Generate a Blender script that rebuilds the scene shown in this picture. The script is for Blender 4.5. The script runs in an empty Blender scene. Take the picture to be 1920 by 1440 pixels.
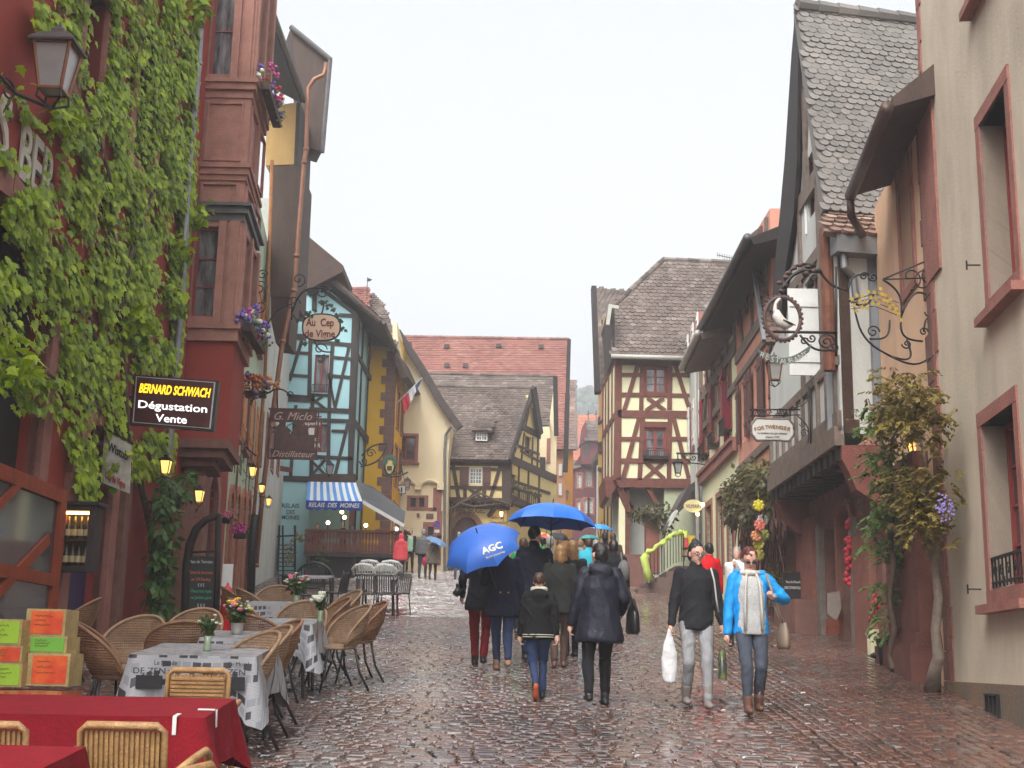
import bpy, bmesh, math, random
from mathutils import Vector, Matrix, noise, Quaternion
from mathutils.geometry import tessellate_polygon
R = math.radians
PI = math.pi
rng = random.Random(7)
sc = bpy.context.scene
C = sc.collection
#  camera
FPX = 2400.0
EYE = Vector((0, 0, 1.75))
TH = math.atan(520 / 2400.0)
RO = 0.02
Fv = Vector((0, math.cos(TH), math.sin(TH)))
U0 = Vector((0, -math.sin(TH), math.cos(TH)))
R0 = Vector((1, 0, 0))
Rv = R0 * math.cos(RO) + U0 * math.sin(RO)
Uv = -R0 * math.sin(RO) + U0 * math.cos(RO)
SL = 0.10                      # the street climbs away from the camera
def ray(px, py):
 return Fv + Rv * ((px - 960) / FPX) - Uv * ((py - 720) / FPX)
def at_y(px, py, y):
 d = ray(px, py)
 return EYE + d * (y / d.y)
def gz(y):
 if y > 90: return 90 * SL + (y - 90) * 0.05
 return y * SL
def on_g(px, py):
 d = ray(px, py)
 t = (EYE.z - 0) / (SL * d.y - d.z)
 return EYE + d * t
cam = bpy.data.cameras.new('camera')
cam.sensor_width = 36; cam.lens = 36 * FPX / 1920
cam.clip_start = 0.1; cam.clip_end = 5000
camo = bpy.data.objects.new('camera', cam)
camo.matrix_world = Matrix(((Rv.x, Uv.x, -Fv.x, EYE.x), (Rv.y, Uv.y, -Fv.y, EYE.y), (Rv.z, Uv.z, -Fv.z, EYE.z), (0, 0, 0, 1)))
C.objects.link(camo)
sc.camera = camo
#  tags
def tag(o, label=None, cat=None, group=None, kind=None):
 if label: o['label'] = label
 if cat: o['category'] = cat
 if group: o['group'] = group
 if kind: o['kind'] = kind
 return o
def empty(name, loc=(0, 0, 0), label=None, cat=None, group=None, rz=0.0):
 o = bpy.data.objects.new(name, None)
 o.empty_display_size = 0.1
 o.location = loc; o.rotation_euler = (0, 0, rz)
 C.objects.link(o)
 return tag(o, label, cat, group)
def kids(o):
 return [c for c in C.objects if c.parent == o]
def copy_tree(o, parent=None, loc=None, rz=None, label=None):
 c = o.copy(); C.objects.link(c)
 if parent: c.parent = parent
 if loc is not None: c.location = loc
 if rz is not None: c.rotation_euler = (c.rotation_euler[0], c.rotation_euler[1], rz)
 if label: c['label'] = label
 for ch in list(kids(o)):
  copy_tree(ch, c)
 return c
def root_loc(o):
 v = Vector((0, 0, 0))
 while o is not None:
  v += Vector(o.location); o = o.parent
 return v
#  mesh builder
class MB:
 def __init__(s):
  s.v = []; s.f = []; s.r = []; s.m = []; s.cr = 0.0; s.cm = 0; s.smooth = False
 def add(s, vs, fs):
  b = len(s.v)
  s.v.extend([tuple(q) for q in vs])
  for f in fs:
   s.f.append(tuple(b + i for i in f)); s.r.append(s.cr); s.m.append(s.cm)
 def poly(s, pts): s.add(pts, [tuple(range(len(pts)))])
 def hexa(s, p):                       # 8 corners: bottom 4, top 4
  s.add(p, [(3, 2, 1, 0), (4, 5, 6, 7), (0, 1, 5, 4), (1, 2, 6, 5), (2, 3, 7, 6), (3, 0, 4, 7)])
 def box(s, c, d, rz=0.0, M=None):
  c = Vector(c); x, y, z = d[0] / 2, d[1] / 2, d[2] / 2
  p = [Vector(q) for q in ((-x, -y, -z), (x, -y, -z), (x, y, -z), (-x, y, -z), (-x, -y, z), (x, -y, z), (x, y, z), (-x, y, z))]
  if M is None: M = Matrix.Rotation(rz, 3, 'Z')
  s.hexa([c + M @ q for q in p])
 def obox(s, o, u, w, n, U, W, N):      # oriented box from corner ranges (U0,U1)...
  p = []
  for ww in W:
   for a, b in ((U[0], N[0]), (U[1], N[0]), (U[1], N[1]), (U[0], N[1])):
    p.append(o + u * a + n * b + w * ww)
  s.hexa(p)
 def prism(s, pts, d):                 # polygon extruded by vector d
  n = len(pts); d = Vector(d)
  a = [Vector(q) for q in pts]; b = [q + d for q in a]
  s.add(a + b, [tuple(range(n))[::-1], tuple(range(n, 2 * n))] + [(i, (i + 1) % n, n + (i + 1) % n, n + i) for i in range(n)])
 def bar(s, a, b, w, h, up=(0, 0, 1)):  # square bar between two points
  a = Vector(a); b = Vector(b); t = (b - a).normalized(); up = Vector(up)
  if abs(t.dot(up)) > 0.98: up = Vector((0, 1, 0))
  x = t.cross(up).normalized() * (w / 2); y = x.normalized().cross(t).normalized() * (h / 2)
  s.hexa([a - x - y, a + x - y, a + x + y, a - x + y, b - x - y, b + x - y, b + x + y, b - x + y])
 def tube(s, pts, r, n=8, cap=True, flat=1.0):
  pts = [Vector(q) for q in pts]
  if not hasattr(r, '__len__'): r = [r] * len(pts)
  rings = []; prev = None
  for i, p in enumerate(pts):
   t = (pts[min(i + 1, len(pts) - 1)] - pts[max(i - 1, 0)])
   if t.length < 1e-9: t = Vector((0, 0, 1))
   t.normalize()
   if prev is None:
    a = Vector((0, 0, 1)) if abs(t.z) < 0.9 else Vector((1, 0, 0))
    x = t.cross(a).normalized()
   else:
    x = prev - t * prev.dot(t)
    if x.length < 1e-6: x = t.orthogonal()
    x.normalize()
   prev = x; y = t.cross(x)
   rings.append([p + (x * math.cos(2 * PI * k / n) + y * math.sin(2 * PI * k / n) * flat) * r[i] for k in range(n)])
  vs = [q for g in rings for q in g]; fs = []
  for i in range(len(pts) - 1):
   for k in range(n):
    fs.append((i * n + k, i * n + (k + 1) % n, (i + 1) * n + (k + 1) % n, (i + 1) * n + k))
  if cap:
   fs.append(tuple(range(n))[::-1]); fs.append(tuple(range((len(pts) - 1) * n, len(pts) * n)))
  s.add(vs, fs)
 def lathe(s, prof, c=(0, 0, 0), n=16, M=None, sx=1.0, sy=1.0):
  c = Vector(c); vs = []; fs = []
  for r, z in prof:
   for k in range(n):
    q = Vector((r * sx * math.cos(2 * PI * k / n), r * sy * math.sin(2 * PI * k / n), z))
    vs.append(c + (M @ q if M else q))
  m = len(prof)
  for i in range(m - 1):
   for k in range(n):
    fs.append((i * n + k, i * n + (k + 1) % n, (i + 1) * n + (k + 1) % n, (i + 1) * n + k))
  fs.append(tuple(range(n))[::-1]); fs.append(tuple(range((m - 1) * n, m * n)))
  s.add(vs, fs)
 def ell(s, c, r, n=12, m=8, M=None):
  c = Vector(c)
  if not hasattr(r, '__len__'): r = (r, r, r)
  vs = [c + ((M @ Vector((0, 0, -r[2]))) if M else Vector((0, 0, -r[2])))]; fs = []
  for i in range(1, m):
   a = -PI / 2 + PI * i / m
   for k in range(n):
    q = Vector((r[0] * math.cos(a) * math.cos(2 * PI * k / n), r[1] * math.cos(a) * math.sin(2 * PI * k / n), r[2] * math.sin(a)))
    vs.append(c + (M @ q if M else q))
  vs.append(c + ((M @ Vector((0, 0, r[2]))) if M else Vector((0, 0, r[2]))))
  for k in range(n): fs.append((0, 1 + (k + 1) % n, 1 + k))
  for i in range(m - 2):
   for k in range(n):
    a = 1 + i * n; fs.append((a + k, a + (k + 1) % n, a + n + (k + 1) % n, a + n + k))
  l = len(vs) - 1; a = 1 + (m - 2) * n
  for k in range(n): fs.append((a + k, a + (k + 1) % n, l))
  s.add(vs, fs)
 def build(s, name, mat, parent=None, smooth=None, world=True):
  me = bpy.data.meshes.new(name)
  off = root_loc(parent) if (parent is not None and world) else Vector((0, 0, 0))
  me.from_pydata([(x - off.x, y - off.y, z - off.z) for x, y, z in s.v], [], s.f)
  mats = mat if isinstance(mat, (list, tuple)) else [mat]
  for q in mats: me.materials.append(q)
  if len(mats) > 1: me.polygons.foreach_set('material_index', s.m)
  if any(s.r):
   a = me.attributes.new('rnd', 'FLOAT', 'FACE'); a.data.foreach_set('value', s.r)
  if smooth if smooth is not None else s.smooth:
   me.polygons.foreach_set('use_smooth', [True] * len(me.polygons))
  me.update()
  o = bpy.data.objects.new(name, me)
  C.objects.link(o)
  if parent is not None: o.parent = parent
  return o
def split_build(mb, name, m, parent, k=8):
 """each block of k corners becomes a part of its own"""
 isl = list(range(len(mb.v)))
 def find(a):
  while isl[a] != a: isl[a] = isl[isl[a]]; a = isl[a]
  return a
 for f in mb.f:
  for q in f[1:]: isl[find(q)] = find(f[0])
 g = {}
 for i, f in enumerate(mb.f): g.setdefault(find(f[0]), []).append(f)
 for fs in g.values():
  ids = sorted({i for f in fs for i in f}); mp = {a: b for b, a in enumerate(ids)}; q = MB(); q.add([mb.v[i] for i in ids], [tuple(mp[i] for i in f) for f in fs]); q.build(name, m, parent)
def base_thing(mb, name, mat, label, cat, group=None, smooth=None):
 """a thing that is one mesh: origin at the middle of its underside"""
 xs = [q[0] for q in mb.v]; ys = [q[1] for q in mb.v]; zs = [q[2] for q in mb.v]
 o = Vector(((min(xs) + max(xs)) / 2, (min(ys) + max(ys)) / 2, min(zs)))
 mb.v = [(x - o.x, y - o.y, z - o.z) for x, y, z in mb.v]
 ob = mb.build(name, mat, None, smooth); ob.location = o
 return tag(ob, label, cat, group)
#  materials
MATS = {}
def s2l(c):
 return tuple((x / 12.92 if x <= 0.04045 else ((x + 0.055) / 1.055) ** 2.4) for x in [y / 255.0 for y in c])
def mat(name, col, rough=0.7, var=0.12, scale=3.0, bump=0.0, bscale=30.0, metal=0.0, col2=None, thr=(0.42, 0.62), emit=None, estr=0.0, spec=0.5,
  rndcol=None, alpha=None, coat=0.0, stretch=None, sheen=0.0, trans=0.0, fine=0.0):
 """noise-varied principled material; col / col2 are linear base colours"""
 if name in MATS: return MATS[name]
 m = bpy.data.materials.new(name); m.use_nodes = True
 nt = m.node_tree; N = nt.nodes; L = nt.links
 b = N['Principled BSDF']
 tc = N.new('ShaderNodeTexCoord'); mp = N.new('ShaderNodeMapping')
 L.new(tc.outputs['Object'], mp.inputs[0])
 if stretch: mp.inputs['Scale'].default_value = stretch
 no = N.new('ShaderNodeTexNoise'); no.inputs['Scale'].default_value = scale; no.inputs['Detail'].default_value = 6; no.inputs['Roughness'].default_value = 0.62
 L.new(mp.outputs[0], no.inputs['Vector'])
 rp = N.new('ShaderNodeValToRGB')
 rp.color_ramp.elements[0].position = thr[0] if col2 else 0.3; rp.color_ramp.elements[1].position = thr[1] if col2 else 0.7
 lo = tuple(c * (1 - var) for c in col); hi = tuple(min(1, c * (1 + var)) for c in col)
 if col2:
  rp.color_ramp.elements[0].color = (*col, 1); rp.color_ramp.elements[1].color = (*col2, 1)
 else:
  rp.color_ramp.elements[0].color = (*lo, 1); rp.color_ramp.elements[1].color = (*hi, 1)
 L.new(no.outputs['Fac'], rp.inputs[0])
 out = rp.outputs[0]
 if rndcol:
  at = N.new('ShaderNodeAttribute'); at.attribute_name = 'rnd'
  r2 = N.new('ShaderNodeValToRGB'); e = r2.color_ramp.elements
  e[0].position = 0; e[0].color = (*rndcol[0], 1); e[1].position = 1; e[1].color = (*rndcol[-1], 1)
  for i, c in enumerate(rndcol[1:-1]):
   q = e.new((i + 1) / (len(rndcol) - 1)); q.color = (*c, 1)
  L.new(at.outputs['Fac'], r2.inputs[0])
  mx = N.new('ShaderNodeMix'); mx.data_type = 'RGBA'; mx.blend_type = 'MULTIPLY'; mx.inputs[0].default_value = 1
  L.new(out, mx.inputs[6]); L.new(r2.outputs[0], mx.inputs[7]); out = mx.outputs[2]
 if fine:
  n3 = N.new('ShaderNodeTexNoise'); n3.inputs['Scale'].default_value = bscale * 1.7; n3.inputs['Detail'].default_value = 3
  L.new(mp.outputs[0], n3.inputs['Vector'])
  r3 = N.new('ShaderNodeMapRange'); r3.inputs[1].default_value = 0.3; r3.inputs[2].default_value = 0.7; r3.inputs[3].default_value = 1 - fine; r3.inputs[4].default_value = 1 + fine
  L.new(n3.outputs['Fac'], r3.inputs[0])
  mx = N.new('ShaderNodeVectorMath'); mx.operation = 'SCALE'
  L.new(out, mx.inputs[0]); L.new(r3.outputs[0], mx.inputs['Scale']); out = mx.outputs[0]
 L.new(out, b.inputs['Base Color'])
 b.inputs['Roughness'].default_value = rough; b.inputs['Metallic'].default_value = metal
 b.inputs['Specular IOR Level'].default_value = spec
 if coat: b.inputs['Coat Weight'].default_value = coat; b.inputs['Coat Roughness'].default_value = 0.15
 if sheen: b.inputs['Sheen Weight'].default_value = sheen
 if trans: b.inputs['Transmission Weight'].default_value = trans
 if bump:
  n2 = N.new('ShaderNodeTexNoise'); n2.inputs['Scale'].default_value = bscale; n2.inputs['Detail'].default_value = 5
  L.new(mp.outputs[0], n2.inputs['Vector'])
  bu = N.new('ShaderNodeBump'); bu.inputs['Strength'].default_value = bump; bu.inputs['Distance'].default_value = 0.02
  L.new(n2.outputs['Fac'], bu.inputs['Height']); L.new(bu.outputs[0], b.inputs['Normal'])
 if emit:
  b.inputs['Emission Color'].default_value = (*emit, 1); b.inputs['Emission Strength'].default_value = estr
 MATS[name] = m
 return m
def plaster(name, rgb, k=1.0, dirt=0.25):
 c = tuple(x * k for x in s2l(rgb))
 d = tuple(x * (1 - dirt) for x in c)
 return mat(name, c, 0.85, col2=d, scale=1.3, thr=(0.4, 0.75), bump=0.35, bscale=60, spec=0.25, fine=0.05, stretch=(1, 1, 0.45))
def wood(name, rgb, k=1.0, stretch=(1, 1, 1)):
 c = tuple(x * k for x in s2l(rgb))
 return mat(name, c, 0.65, col2=tuple(x * 0.55 for x in c), scale=6, thr=(0.35, 0.75), bump=0.5, bscale=40, spec=0.3, stretch=stretch, fine=0.15)
def stone(name, rgb, k=1.0):
 c = tuple(x * k for x in s2l(rgb))
 return mat(name, c, 0.8, col2=tuple(x * 0.62 for x in c), scale=3.5, thr=(0.35, 0.75), bump=0.5, bscale=35, spec=0.3, fine=0.12)
def tiles(name, base, ramp):
 return mat(name, tuple(base), 0.6, var=0.22, scale=0.9, bump=0.4, bscale=40, rndcol=ramp, spec=0.4, fine=0.15)
def cloth(name, rgb, k=1.0, rough=0.85, sheen=0.2, var=0.15):
 return mat(name, tuple(x * k for x in s2l(rgb)), rough, var=var, scale=14, bump=0.35, bscale=60, spec=0.25, sheen=sheen)
def paint(name, rgb, k=1.0, rough=0.4):
 return mat(name, tuple(x * k for x in s2l(rgb)), rough, var=0.06, scale=8, bump=0.08, bscale=50)
M_iron = mat('wrought_iron', (0.018, 0.017, 0.018), 0.45, var=0.3, scale=20, metal=0.4)
M_glass = mat('window_glass', (0.045, 0.05, 0.055), 0.06, var=0.5, scale=1.2, spec=0.9)
M_curtain = mat('net_curtain_glass', (0.25, 0.26, 0.27), 0.12, col2=(0.05, 0.05, 0.055), scale=2.0, thr=(0.35, 0.6), spec=0.8, stretch=(3, 3, 0.6))
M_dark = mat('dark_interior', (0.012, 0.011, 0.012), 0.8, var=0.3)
M_white = paint('white_paint', (235, 235, 230), 0.85)
M_zinc = mat('zinc_gutter', (0.23, 0.24, 0.25), 0.45, var=0.2, scale=4, metal=0.5)
M_copper = mat('copper_pipe', (0.27, 0.12, 0.07), 0.4, col2=(0.22, 0.09, 0.05), scale=3, metal=0.45)
M_lampglass = mat('frosted_lamp_glass', (0.33, 0.33, 0.32), 0.25, var=0.15, spec=0.7)
M_warm = mat('lit_bulb', (0.9, 0.6, 0.2), 0.4, emit=(1.0, 0.55, 0.15), estr=6)
M_warmglass = mat('lit_lamp_glass', (0.5, 0.32, 0.12), 0.3, emit=(1.0, 0.5, 0.12), estr=0.9)
M_txt_dark = mat('dark_lettering', (0.02, 0.02, 0.022), 0.6, var=0.1)
M_txt_white = mat('white_lettering', (0.75, 0.75, 0.72), 0.6, var=0.05)
#  facade planes
class Pl:
 """vertical facade plane, u runs left to right as seen from the street, n faces the street"""
 def __init__(s, p0, p1):
  s.o = Vector((p0[0], p0[1], 0)); d = Vector((p1[0] - p0[0], p1[1] - p0[1], 0))
  s.len = d.length; s.u = d.normalized(); s.n = Vector((s.u.y, -s.u.x, 0)); s.w = Vector((0, 0, 1))
 def px(s, x, y, off=0.0):
  d = ray(x, y); o = s.o + s.n * off
  t = (o - EYE).dot(s.n) / d.dot(s.n); P = EYE + d * t
  return ((P - s.o).dot(s.u), P.z)
 def pt(s, u, z, off=0.0): return s.o + s.u * u + s.w * z + s.n * off
 def p(s, x, y, off=0.0):
  u, z = s.px(x, y, off); return s.pt(u, z, off)
 def g(s, u):
  q = s.pt(u, 0); return gz(q.y)
 def shift(s, off):
  q = Pl((0, 0), (1, 0)); q.o = s.o + s.n * off; q.u = s.u; q.n = s.n; q.w = s.w; q.len = s.len; return q
 def box(s, mb, u0, z0, u1, z1, o0, o1):
  mb.obox(s.o, s.u, s.w, s.n, (u0, u1), (z0, z1), (o1, o0))
def rect(pl, x0, y0, x1, y1, off=0.0):
 """pixel box -> (u0,z0,u1,z1) through its centre lines"""
 ym = (y0 + y1) / 2; xm = (x0 + x1) / 2
 ua = pl.px(x0, ym, off)[0]; ub = pl.px(x1, ym, off)[0]
 za = pl.px(xm, y0, off)[1]; zb = pl.px(xm, y1, off)[1]
 return (min(ua, ub), min(za, zb), max(ua, ub), max(za, zb))
def wall(pl, outline, holes, material, parent, name='wall', depth=5.0, rec=0.18, off=0.0, reveal=None):
 """outline: list of (u,z); holes: (u0,z0,u1,z1) rectangles or lists of (u,z)"""
 mb = MB()
 hs = []
 for h in holes:
  if len(h) == 4 and not hasattr(h[0], '__len__'):
   u0, z0, u1, z1 = h; h = [(u0, z0), (u1, z0), (u1, z1), (u0, z1)]
  hs.append(list(h))
 loops = [outline] + hs
 tri = tessellate_polygon([[Vector((a, b, 0)) for a, b in l] for l in loops])
 flat = [q for l in loops for q in l]
 mb.add([pl.pt(a, b, off) for a, b in flat], [tuple(t) for t in tri])
 for h in hs:
  n = len(h)
  for i in range(n):
   a, b = h[i], h[(i + 1) % n]
   mb.poly([pl.pt(*a, off), pl.pt(*b, off), pl.pt(*b, off - rec), pl.pt(*a, off - rec)])
  mb.poly([pl.pt(*q, off - rec - 0.02) for q in h])
 n = len(outline)
 for i in range(n):
  a, b = outline[i], outline[(i + 1) % n]
  mb.poly([pl.pt(*a, off), pl.pt(*b, off), pl.pt(*b, off - depth), pl.pt(*a, off - depth)])
 return mb.build(name, material, parent)
_bo = [0]
def beams(pl, segs, w=0.16, proud=0.03, off=0.0, mb=None, px=True):
 """timber beams between points; (x1,y1,x2,y2[,w])"""
 own = mb is None
 if own: mb = MB()
 for sgm in segs:
  x1, y1, x2, y2 = sgm[:4]; ww = sgm[4] if len(sgm) > 4 else w
  a = pl.px(x1, y1, off) if px else (x1, y1); b = pl.px(x2, y2, off) if px else (x2, y2)
  _bo[0] = (_bo[0] + 1) % 7
  pr = off + proud + _bo[0] * 0.0021
  du, dz = b[0] - a[0], b[1] - a[1]; l = math.hypot(du, dz)
  if l < 1e-4: continue
  nu, nz = -dz / l * ww / 2, du / l * ww / 2
  k = 1 + rng.uniform(-0.1, 0.1); k2 = 1 + rng.uniform(-0.1, 0.1)
  q = [(a[0] - nu * k, a[1] - nz * k), (b[0] - nu * k2, b[1] - nz * k2), (b[0] + nu * k2, b[1] + nz * k2), (a[0] + nu * k, a[1] + nz * k)]
  mb.prism([pl.pt(*t, off - 0.02) for t in q], pl.n * (pr - off + 0.02))
 return mb
def window(pl, r, parent, frame=None, cols=2, rows=3, rec=0.12, off=0.0, fw=0.06, surround=None, sw=0.12, sill=None, pane=None, mull=0.025, sp=0.03):
 u0, z0, u1, z1 = r; frame = frame or M_white
 o = off - rec
 f = MB()
 pl.box(f, u0, z0, u0 + fw, z1, o - 0.03, o + 0.03); pl.box(f, u1 - fw, z0, u1, z1, o - 0.03, o + 0.03)
 pl.box(f, u0 + fw, z0, u1 - fw, z0 + fw, o - 0.03, o + 0.031); pl.box(f, u0 + fw, z1 - fw, u1 - fw, z1, o - 0.03, o + 0.031)
 for i in range(1, cols):
  uu = u0 + fw + (u1 - u0 - 2 * fw) * i / cols; hw = fw * 0.55 if (cols == 2 or i * 2 == cols) else mull / 2
  pl.box(f, uu - hw, z0 + fw, uu + hw, z1 - fw, o - 0.02, o + 0.027)
 for i in range(1, rows):
  zz = z0 + fw + (z1 - z0 - 2 * fw) * i / rows
  pl.box(f, u0 + fw, zz - mull / 2, u1 - fw, zz + mull / 2, o - 0.015, o + 0.015)
 fo = f.build('window', frame, parent)
 g = MB(); g.poly([pl.pt(u0 + fw / 2, z0 + fw / 2, o - 0.01), pl.pt(u1 - fw / 2, z0 + fw / 2, o - 0.01), pl.pt(u1 - fw / 2, z1 - fw / 2, o - 0.01), pl.pt(u0 + fw / 2, z1 - fw / 2, o - 0.01)])
 g.build('pane', pane or M_glass, fo)
 if surround:
  s_ = MB()
  pl.box(s_, u0 - sw, z0, u0, z1, off - rec, off + sp); pl.box(s_, u1, z0, u1 + sw, z1, off - rec, off + sp)
  pl.box(s_, u0 - sw, z1, u1 + sw, z1 + sw, off - rec, off + sp + 0.004)
  pl.box(s_, u0 - sw, z0 - sw * 0.9, u1 + sw, z0, off - rec, off + sp + 0.004)
  s_.build('window_surround', surround, fo)
 if sill:
  s_ = MB(); b = sw if surround else 0.0
  pl.box(s_, u0 - b - 0.06, z0 - b - 0.09, u1 + b + 0.06, z0 - b, off - 0.05, off + 0.13)
  s_.build('sill', sill, fo)
 return fo
def shutter(pl, u0, z0, u1, z1, parent, m, off=0.05, ang=0.0, name='shutter', slats=0):
 s_ = MB(); t = 0.035
 pl.box(s_, u0, z0, u1, z1, off, off + t)
 for zz in (z0 + (z1 - z0) * 0.18, z0 + (z1 - z0) * 0.82):
  pl.box(s_, u0 + 0.03, zz - 0.05, u1 - 0.03, zz + 0.05, off + t, off + t + 0.02)
 for i in range(slats):
  zz = z0 + (z1 - z0) * (i + 0.5) / slats
  pl.box(s_, u0 + 0.05, zz - 0.012, u1 - 0.05, zz + 0.012, off + t, off + t + 0.012)
 return s_.build(name, m, parent)
def pip(x, y, poly):
 c = False; n = len(poly); j = n - 1
 for i in range(n):
  xi, yi = poly[i]; xj, yj = poly[j]
  if (yi > y) != (yj > y) and x < (xj - xi) * (y - yi) / (yj - yi) + xi: c = not c
  j = i
 return c
def roof(pts, parent, m, tw=0.17, th=0.16, slab=0.12, name='roof', lift=0.025, fine=True, jit=0.012, under=None):
 """planar roof polygon; pts[0]->pts[1] is the eave. Tiles laid as geometry on a slab."""
 P = [Vector(q) for q in pts]
 u = (P[1] - P[0]).normalized(); n = None
 for q in P[2:]:
  t = (P[1] - P[0]).cross(q - P[0])
  if t.length > 1e-3: n = t.normalized(); break
 if n.z < 0: n = -n
 v = n.cross(u).normalized()
 if v.z < 0: v = -v
 L2 = [((q - P[0]).dot(u), (q - P[0]).dot(v)) for q in P]
 mb = MB(); mb.cr = 0.35
 mb.prism([q - n * slab for q in P], n * (slab - 0.01))
 umin = min(a for a, b in L2); umax = max(a for a, b in L2); vmin = min(b for a, b in L2); vmax = max(b for a, b in L2)
 o = P[0]
 nr = int((vmax - vmin) / th) + 2; nc = int((umax - umin) / tw) + 2
 for i in range(nr):
  v0 = vmin + i * th - 0.03
  wob = 0.02 * math.sin(i * 0.7)
  for j in range(nc):
   uc = umin + (j + (0.5 if i % 2 else 0)) * tw + rng.uniform(-jit, jit)
   vc = v0 + th * 0.5
   if not pip(uc, vc, L2): continue
   mb.cr = 0.02 + 0.98 * min(1, max(0, 0.5 + 0.35 * noise.noise(Vector((uc * 0.5, vc * 0.5, o.x))) + rng.gauss(0, 0.17)))
   l = lift * (1 + rng.uniform(-0.3, 0.4)); hw = tw * 0.49; ve = v0 + rng.uniform(-0.01, 0.01)
   if fine:
    bot = [(-hw, th * 0.42), (-hw * 0.8, th * 0.16), (-hw * 0.4, 0.0), (hw * 0.4, 0.0), (hw * 0.8, th * 0.16), (hw, th * 0.42)]
   else:
    bot = [(-hw, 0.02), (0, -0.01), (hw, 0.02)]
   top = [(hw, th * 1.25), (-hw, th * 1.25)]
   vs = [o + u * (uc + a) + v * (ve + b) + n * (l + wob * 0.3) for a, b in bot] + [o + u * (uc + a) + v * (ve + b) + n * 0.002 for a, b in top]
   nb = len(bot)
   vs += [o + u * (uc + a) + v * (ve + b) - n * 0.005 for a, b in bot]
   fs = [tuple(range(nb + 2))] + [(k, nb + 2 + k, nb + 3 + k, k + 1) for k in range(nb - 1)]
   mb.add(vs, fs)
 return mb.build(name, m, parent)
def ridge_tiles(a, b, parent, m, r=0.11, name='ridge'):
 mb = MB(); a = Vector(a); b = Vector(b); l = (b - a).length; n = max(2, int(l / 0.38)); t = (b - a) / n
 for i in range(n):
  mb.cr = rng.random()
  p = a + t * i; q = p + t * 1.08
  mb.tube([p, q], [r, r * 0.82], 8)
 return mb.build(name, m, parent)
#  text
_ts = bpy.data.scenes.new('workbench')
def evaluated(o):
 _ts.collection.objects.link(o); dg = _ts.view_layers[0].depsgraph; _ts.view_layers[0].update(); dg = _ts.view_layers[0].depsgraph
 me = bpy.data.meshes.new_from_object(o.evaluated_get(dg)); _ts.collection.objects.unlink(o); return me
def text(s, P, ux, uz, size, m, parent, width=None, ext=0.004, bold=0.0, shear=0.0, name='lettering', align='CENTER', nrm=None, spacing=1.0):
 """mesh text; P is the middle of the line, ux/uz its directions, size the cap height"""
 cu = bpy.data.curves.new(name, 'FONT'); cu.body = s; cu.size = 1.0; cu.extrude = 0.001; cu.offset = bold; cu.shear = shear
 cu.resolution_u = 3; cu.space_character = spacing
 o = bpy.data.objects.new('tmp', cu); me = evaluated(o)
 bpy.data.objects.remove(o); bpy.data.curves.remove(cu)
 xs = [v.co.x for v in me.vertices]; ys = [v.co.y for v in me.vertices]
 if not xs: return None
 x0, x1 = min(xs), max(xs); y0, y1 = min(ys), max(ys)
 capk = size / 0.70
 kx = capk if width is None else width / (x1 - x0)
 ux = Vector(ux).normalized(); uz = Vector(uz).normalized(); nn = ux.cross(uz)
 off = root_loc(parent) if parent else Vector((0, 0, 0))
 P = Vector(P)
 for v in me.vertices:
  c = v.co
  v.co = P + ux * ((c.x - (x0 + x1) / 2) * kx) + uz * ((c.y - 0.35) * capk) + nn * (c.z / 0.001 * ext) - off
 me.materials.clear(); me.materials.append(m)
 ob = bpy.data.objects.new(name, me); C.objects.link(ob); ob.parent = parent
 return ob
def spiral(cx, cz, r0, r1, a0, turns, n=None):
 n = n or int(14 * abs(turns)) + 4
 return [(cx + (r0 + (r1 - r0) * i / n) * math.cos(a0 + turns * 2 * PI * i / n), cz + (r0 + (r1 - r0) * i / n) * math.sin(a0 + turns * 2 * PI * i / n)) for i in range(n + 1)]
#  foliage
def leaf(mb, p, d, nrm, s, kind=0):
 """one leaf at p pointing along d, facing nrm; kind 1 = lobed"""
 d = Vector(d).normalized(); nrm = Vector(nrm); x = d.cross(nrm)
 if x.length < 1e-4: x = d.orthogonal()
 x.normalize(); nn = x.cross(d).normalized()
 if kind == 1:
  pr = [(0, 0), (0.38, 0.0), (0.34, 0.28), (0.55, 0.42), (0.27, 0.55), (0.0, 1.0), (-0.27, 0.55), (-0.55, 0.42), (-0.34, 0.28), (-0.38, 0.0)]
  pts = [p + x * (a * s) + d * (b * s) - nn * (abs(a) * 0.25 * s + b * b * 0.18 * s) for a, b in pr]
  mb.add(pts, [(0, 1, 2, 3, 4, 5), (0, 5, 6, 7, 8, 9)])
 else:
  pts = [p, p + x * (0.32 * s) + d * (0.45 * s) - nn * 0.06 * s, p + d * s - nn * (0.2 * s), p - x * (0.32 * s) + d * (0.45 * s) - nn * 0.06 * s]
  mb.add(pts, [(0, 1, 2), (0, 2, 3)])
def leafball(mb, c, r, n, s, rg=None, kind=0, droop=0.5, shell=0.4):
 """leaves spread through an uneven ellipsoid"""
 rg = rg or rng; c = Vector(c)
 if not hasattr(r, '__len__'): r = (r, r, r)
 for _ in range(n):
  d = Vector((rg.gauss(0, 1), rg.gauss(0, 1), rg.gauss(0, 1))).normalized()
  k = shell + (1 - shell) * rg.random(); k *= 0.8 + 0.35 * noise.noise(d * 1.7 + c)
  p = c + Vector((d.x * r[0], d.y * r[1], d.z * r[2])) * k
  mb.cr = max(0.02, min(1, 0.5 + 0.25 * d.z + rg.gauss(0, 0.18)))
  dd = d + Vector((rg.uniform(-1, 1), rg.uniform(-1, 1), rg.uniform(-1, 1) - droop))
  leaf(mb, p, dd, d + Vector((rg.uniform(-.6, .6), rg.uniform(-.6, .6), 0.6)), s * rg.uniform(0.6, 1.25), kind)
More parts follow.
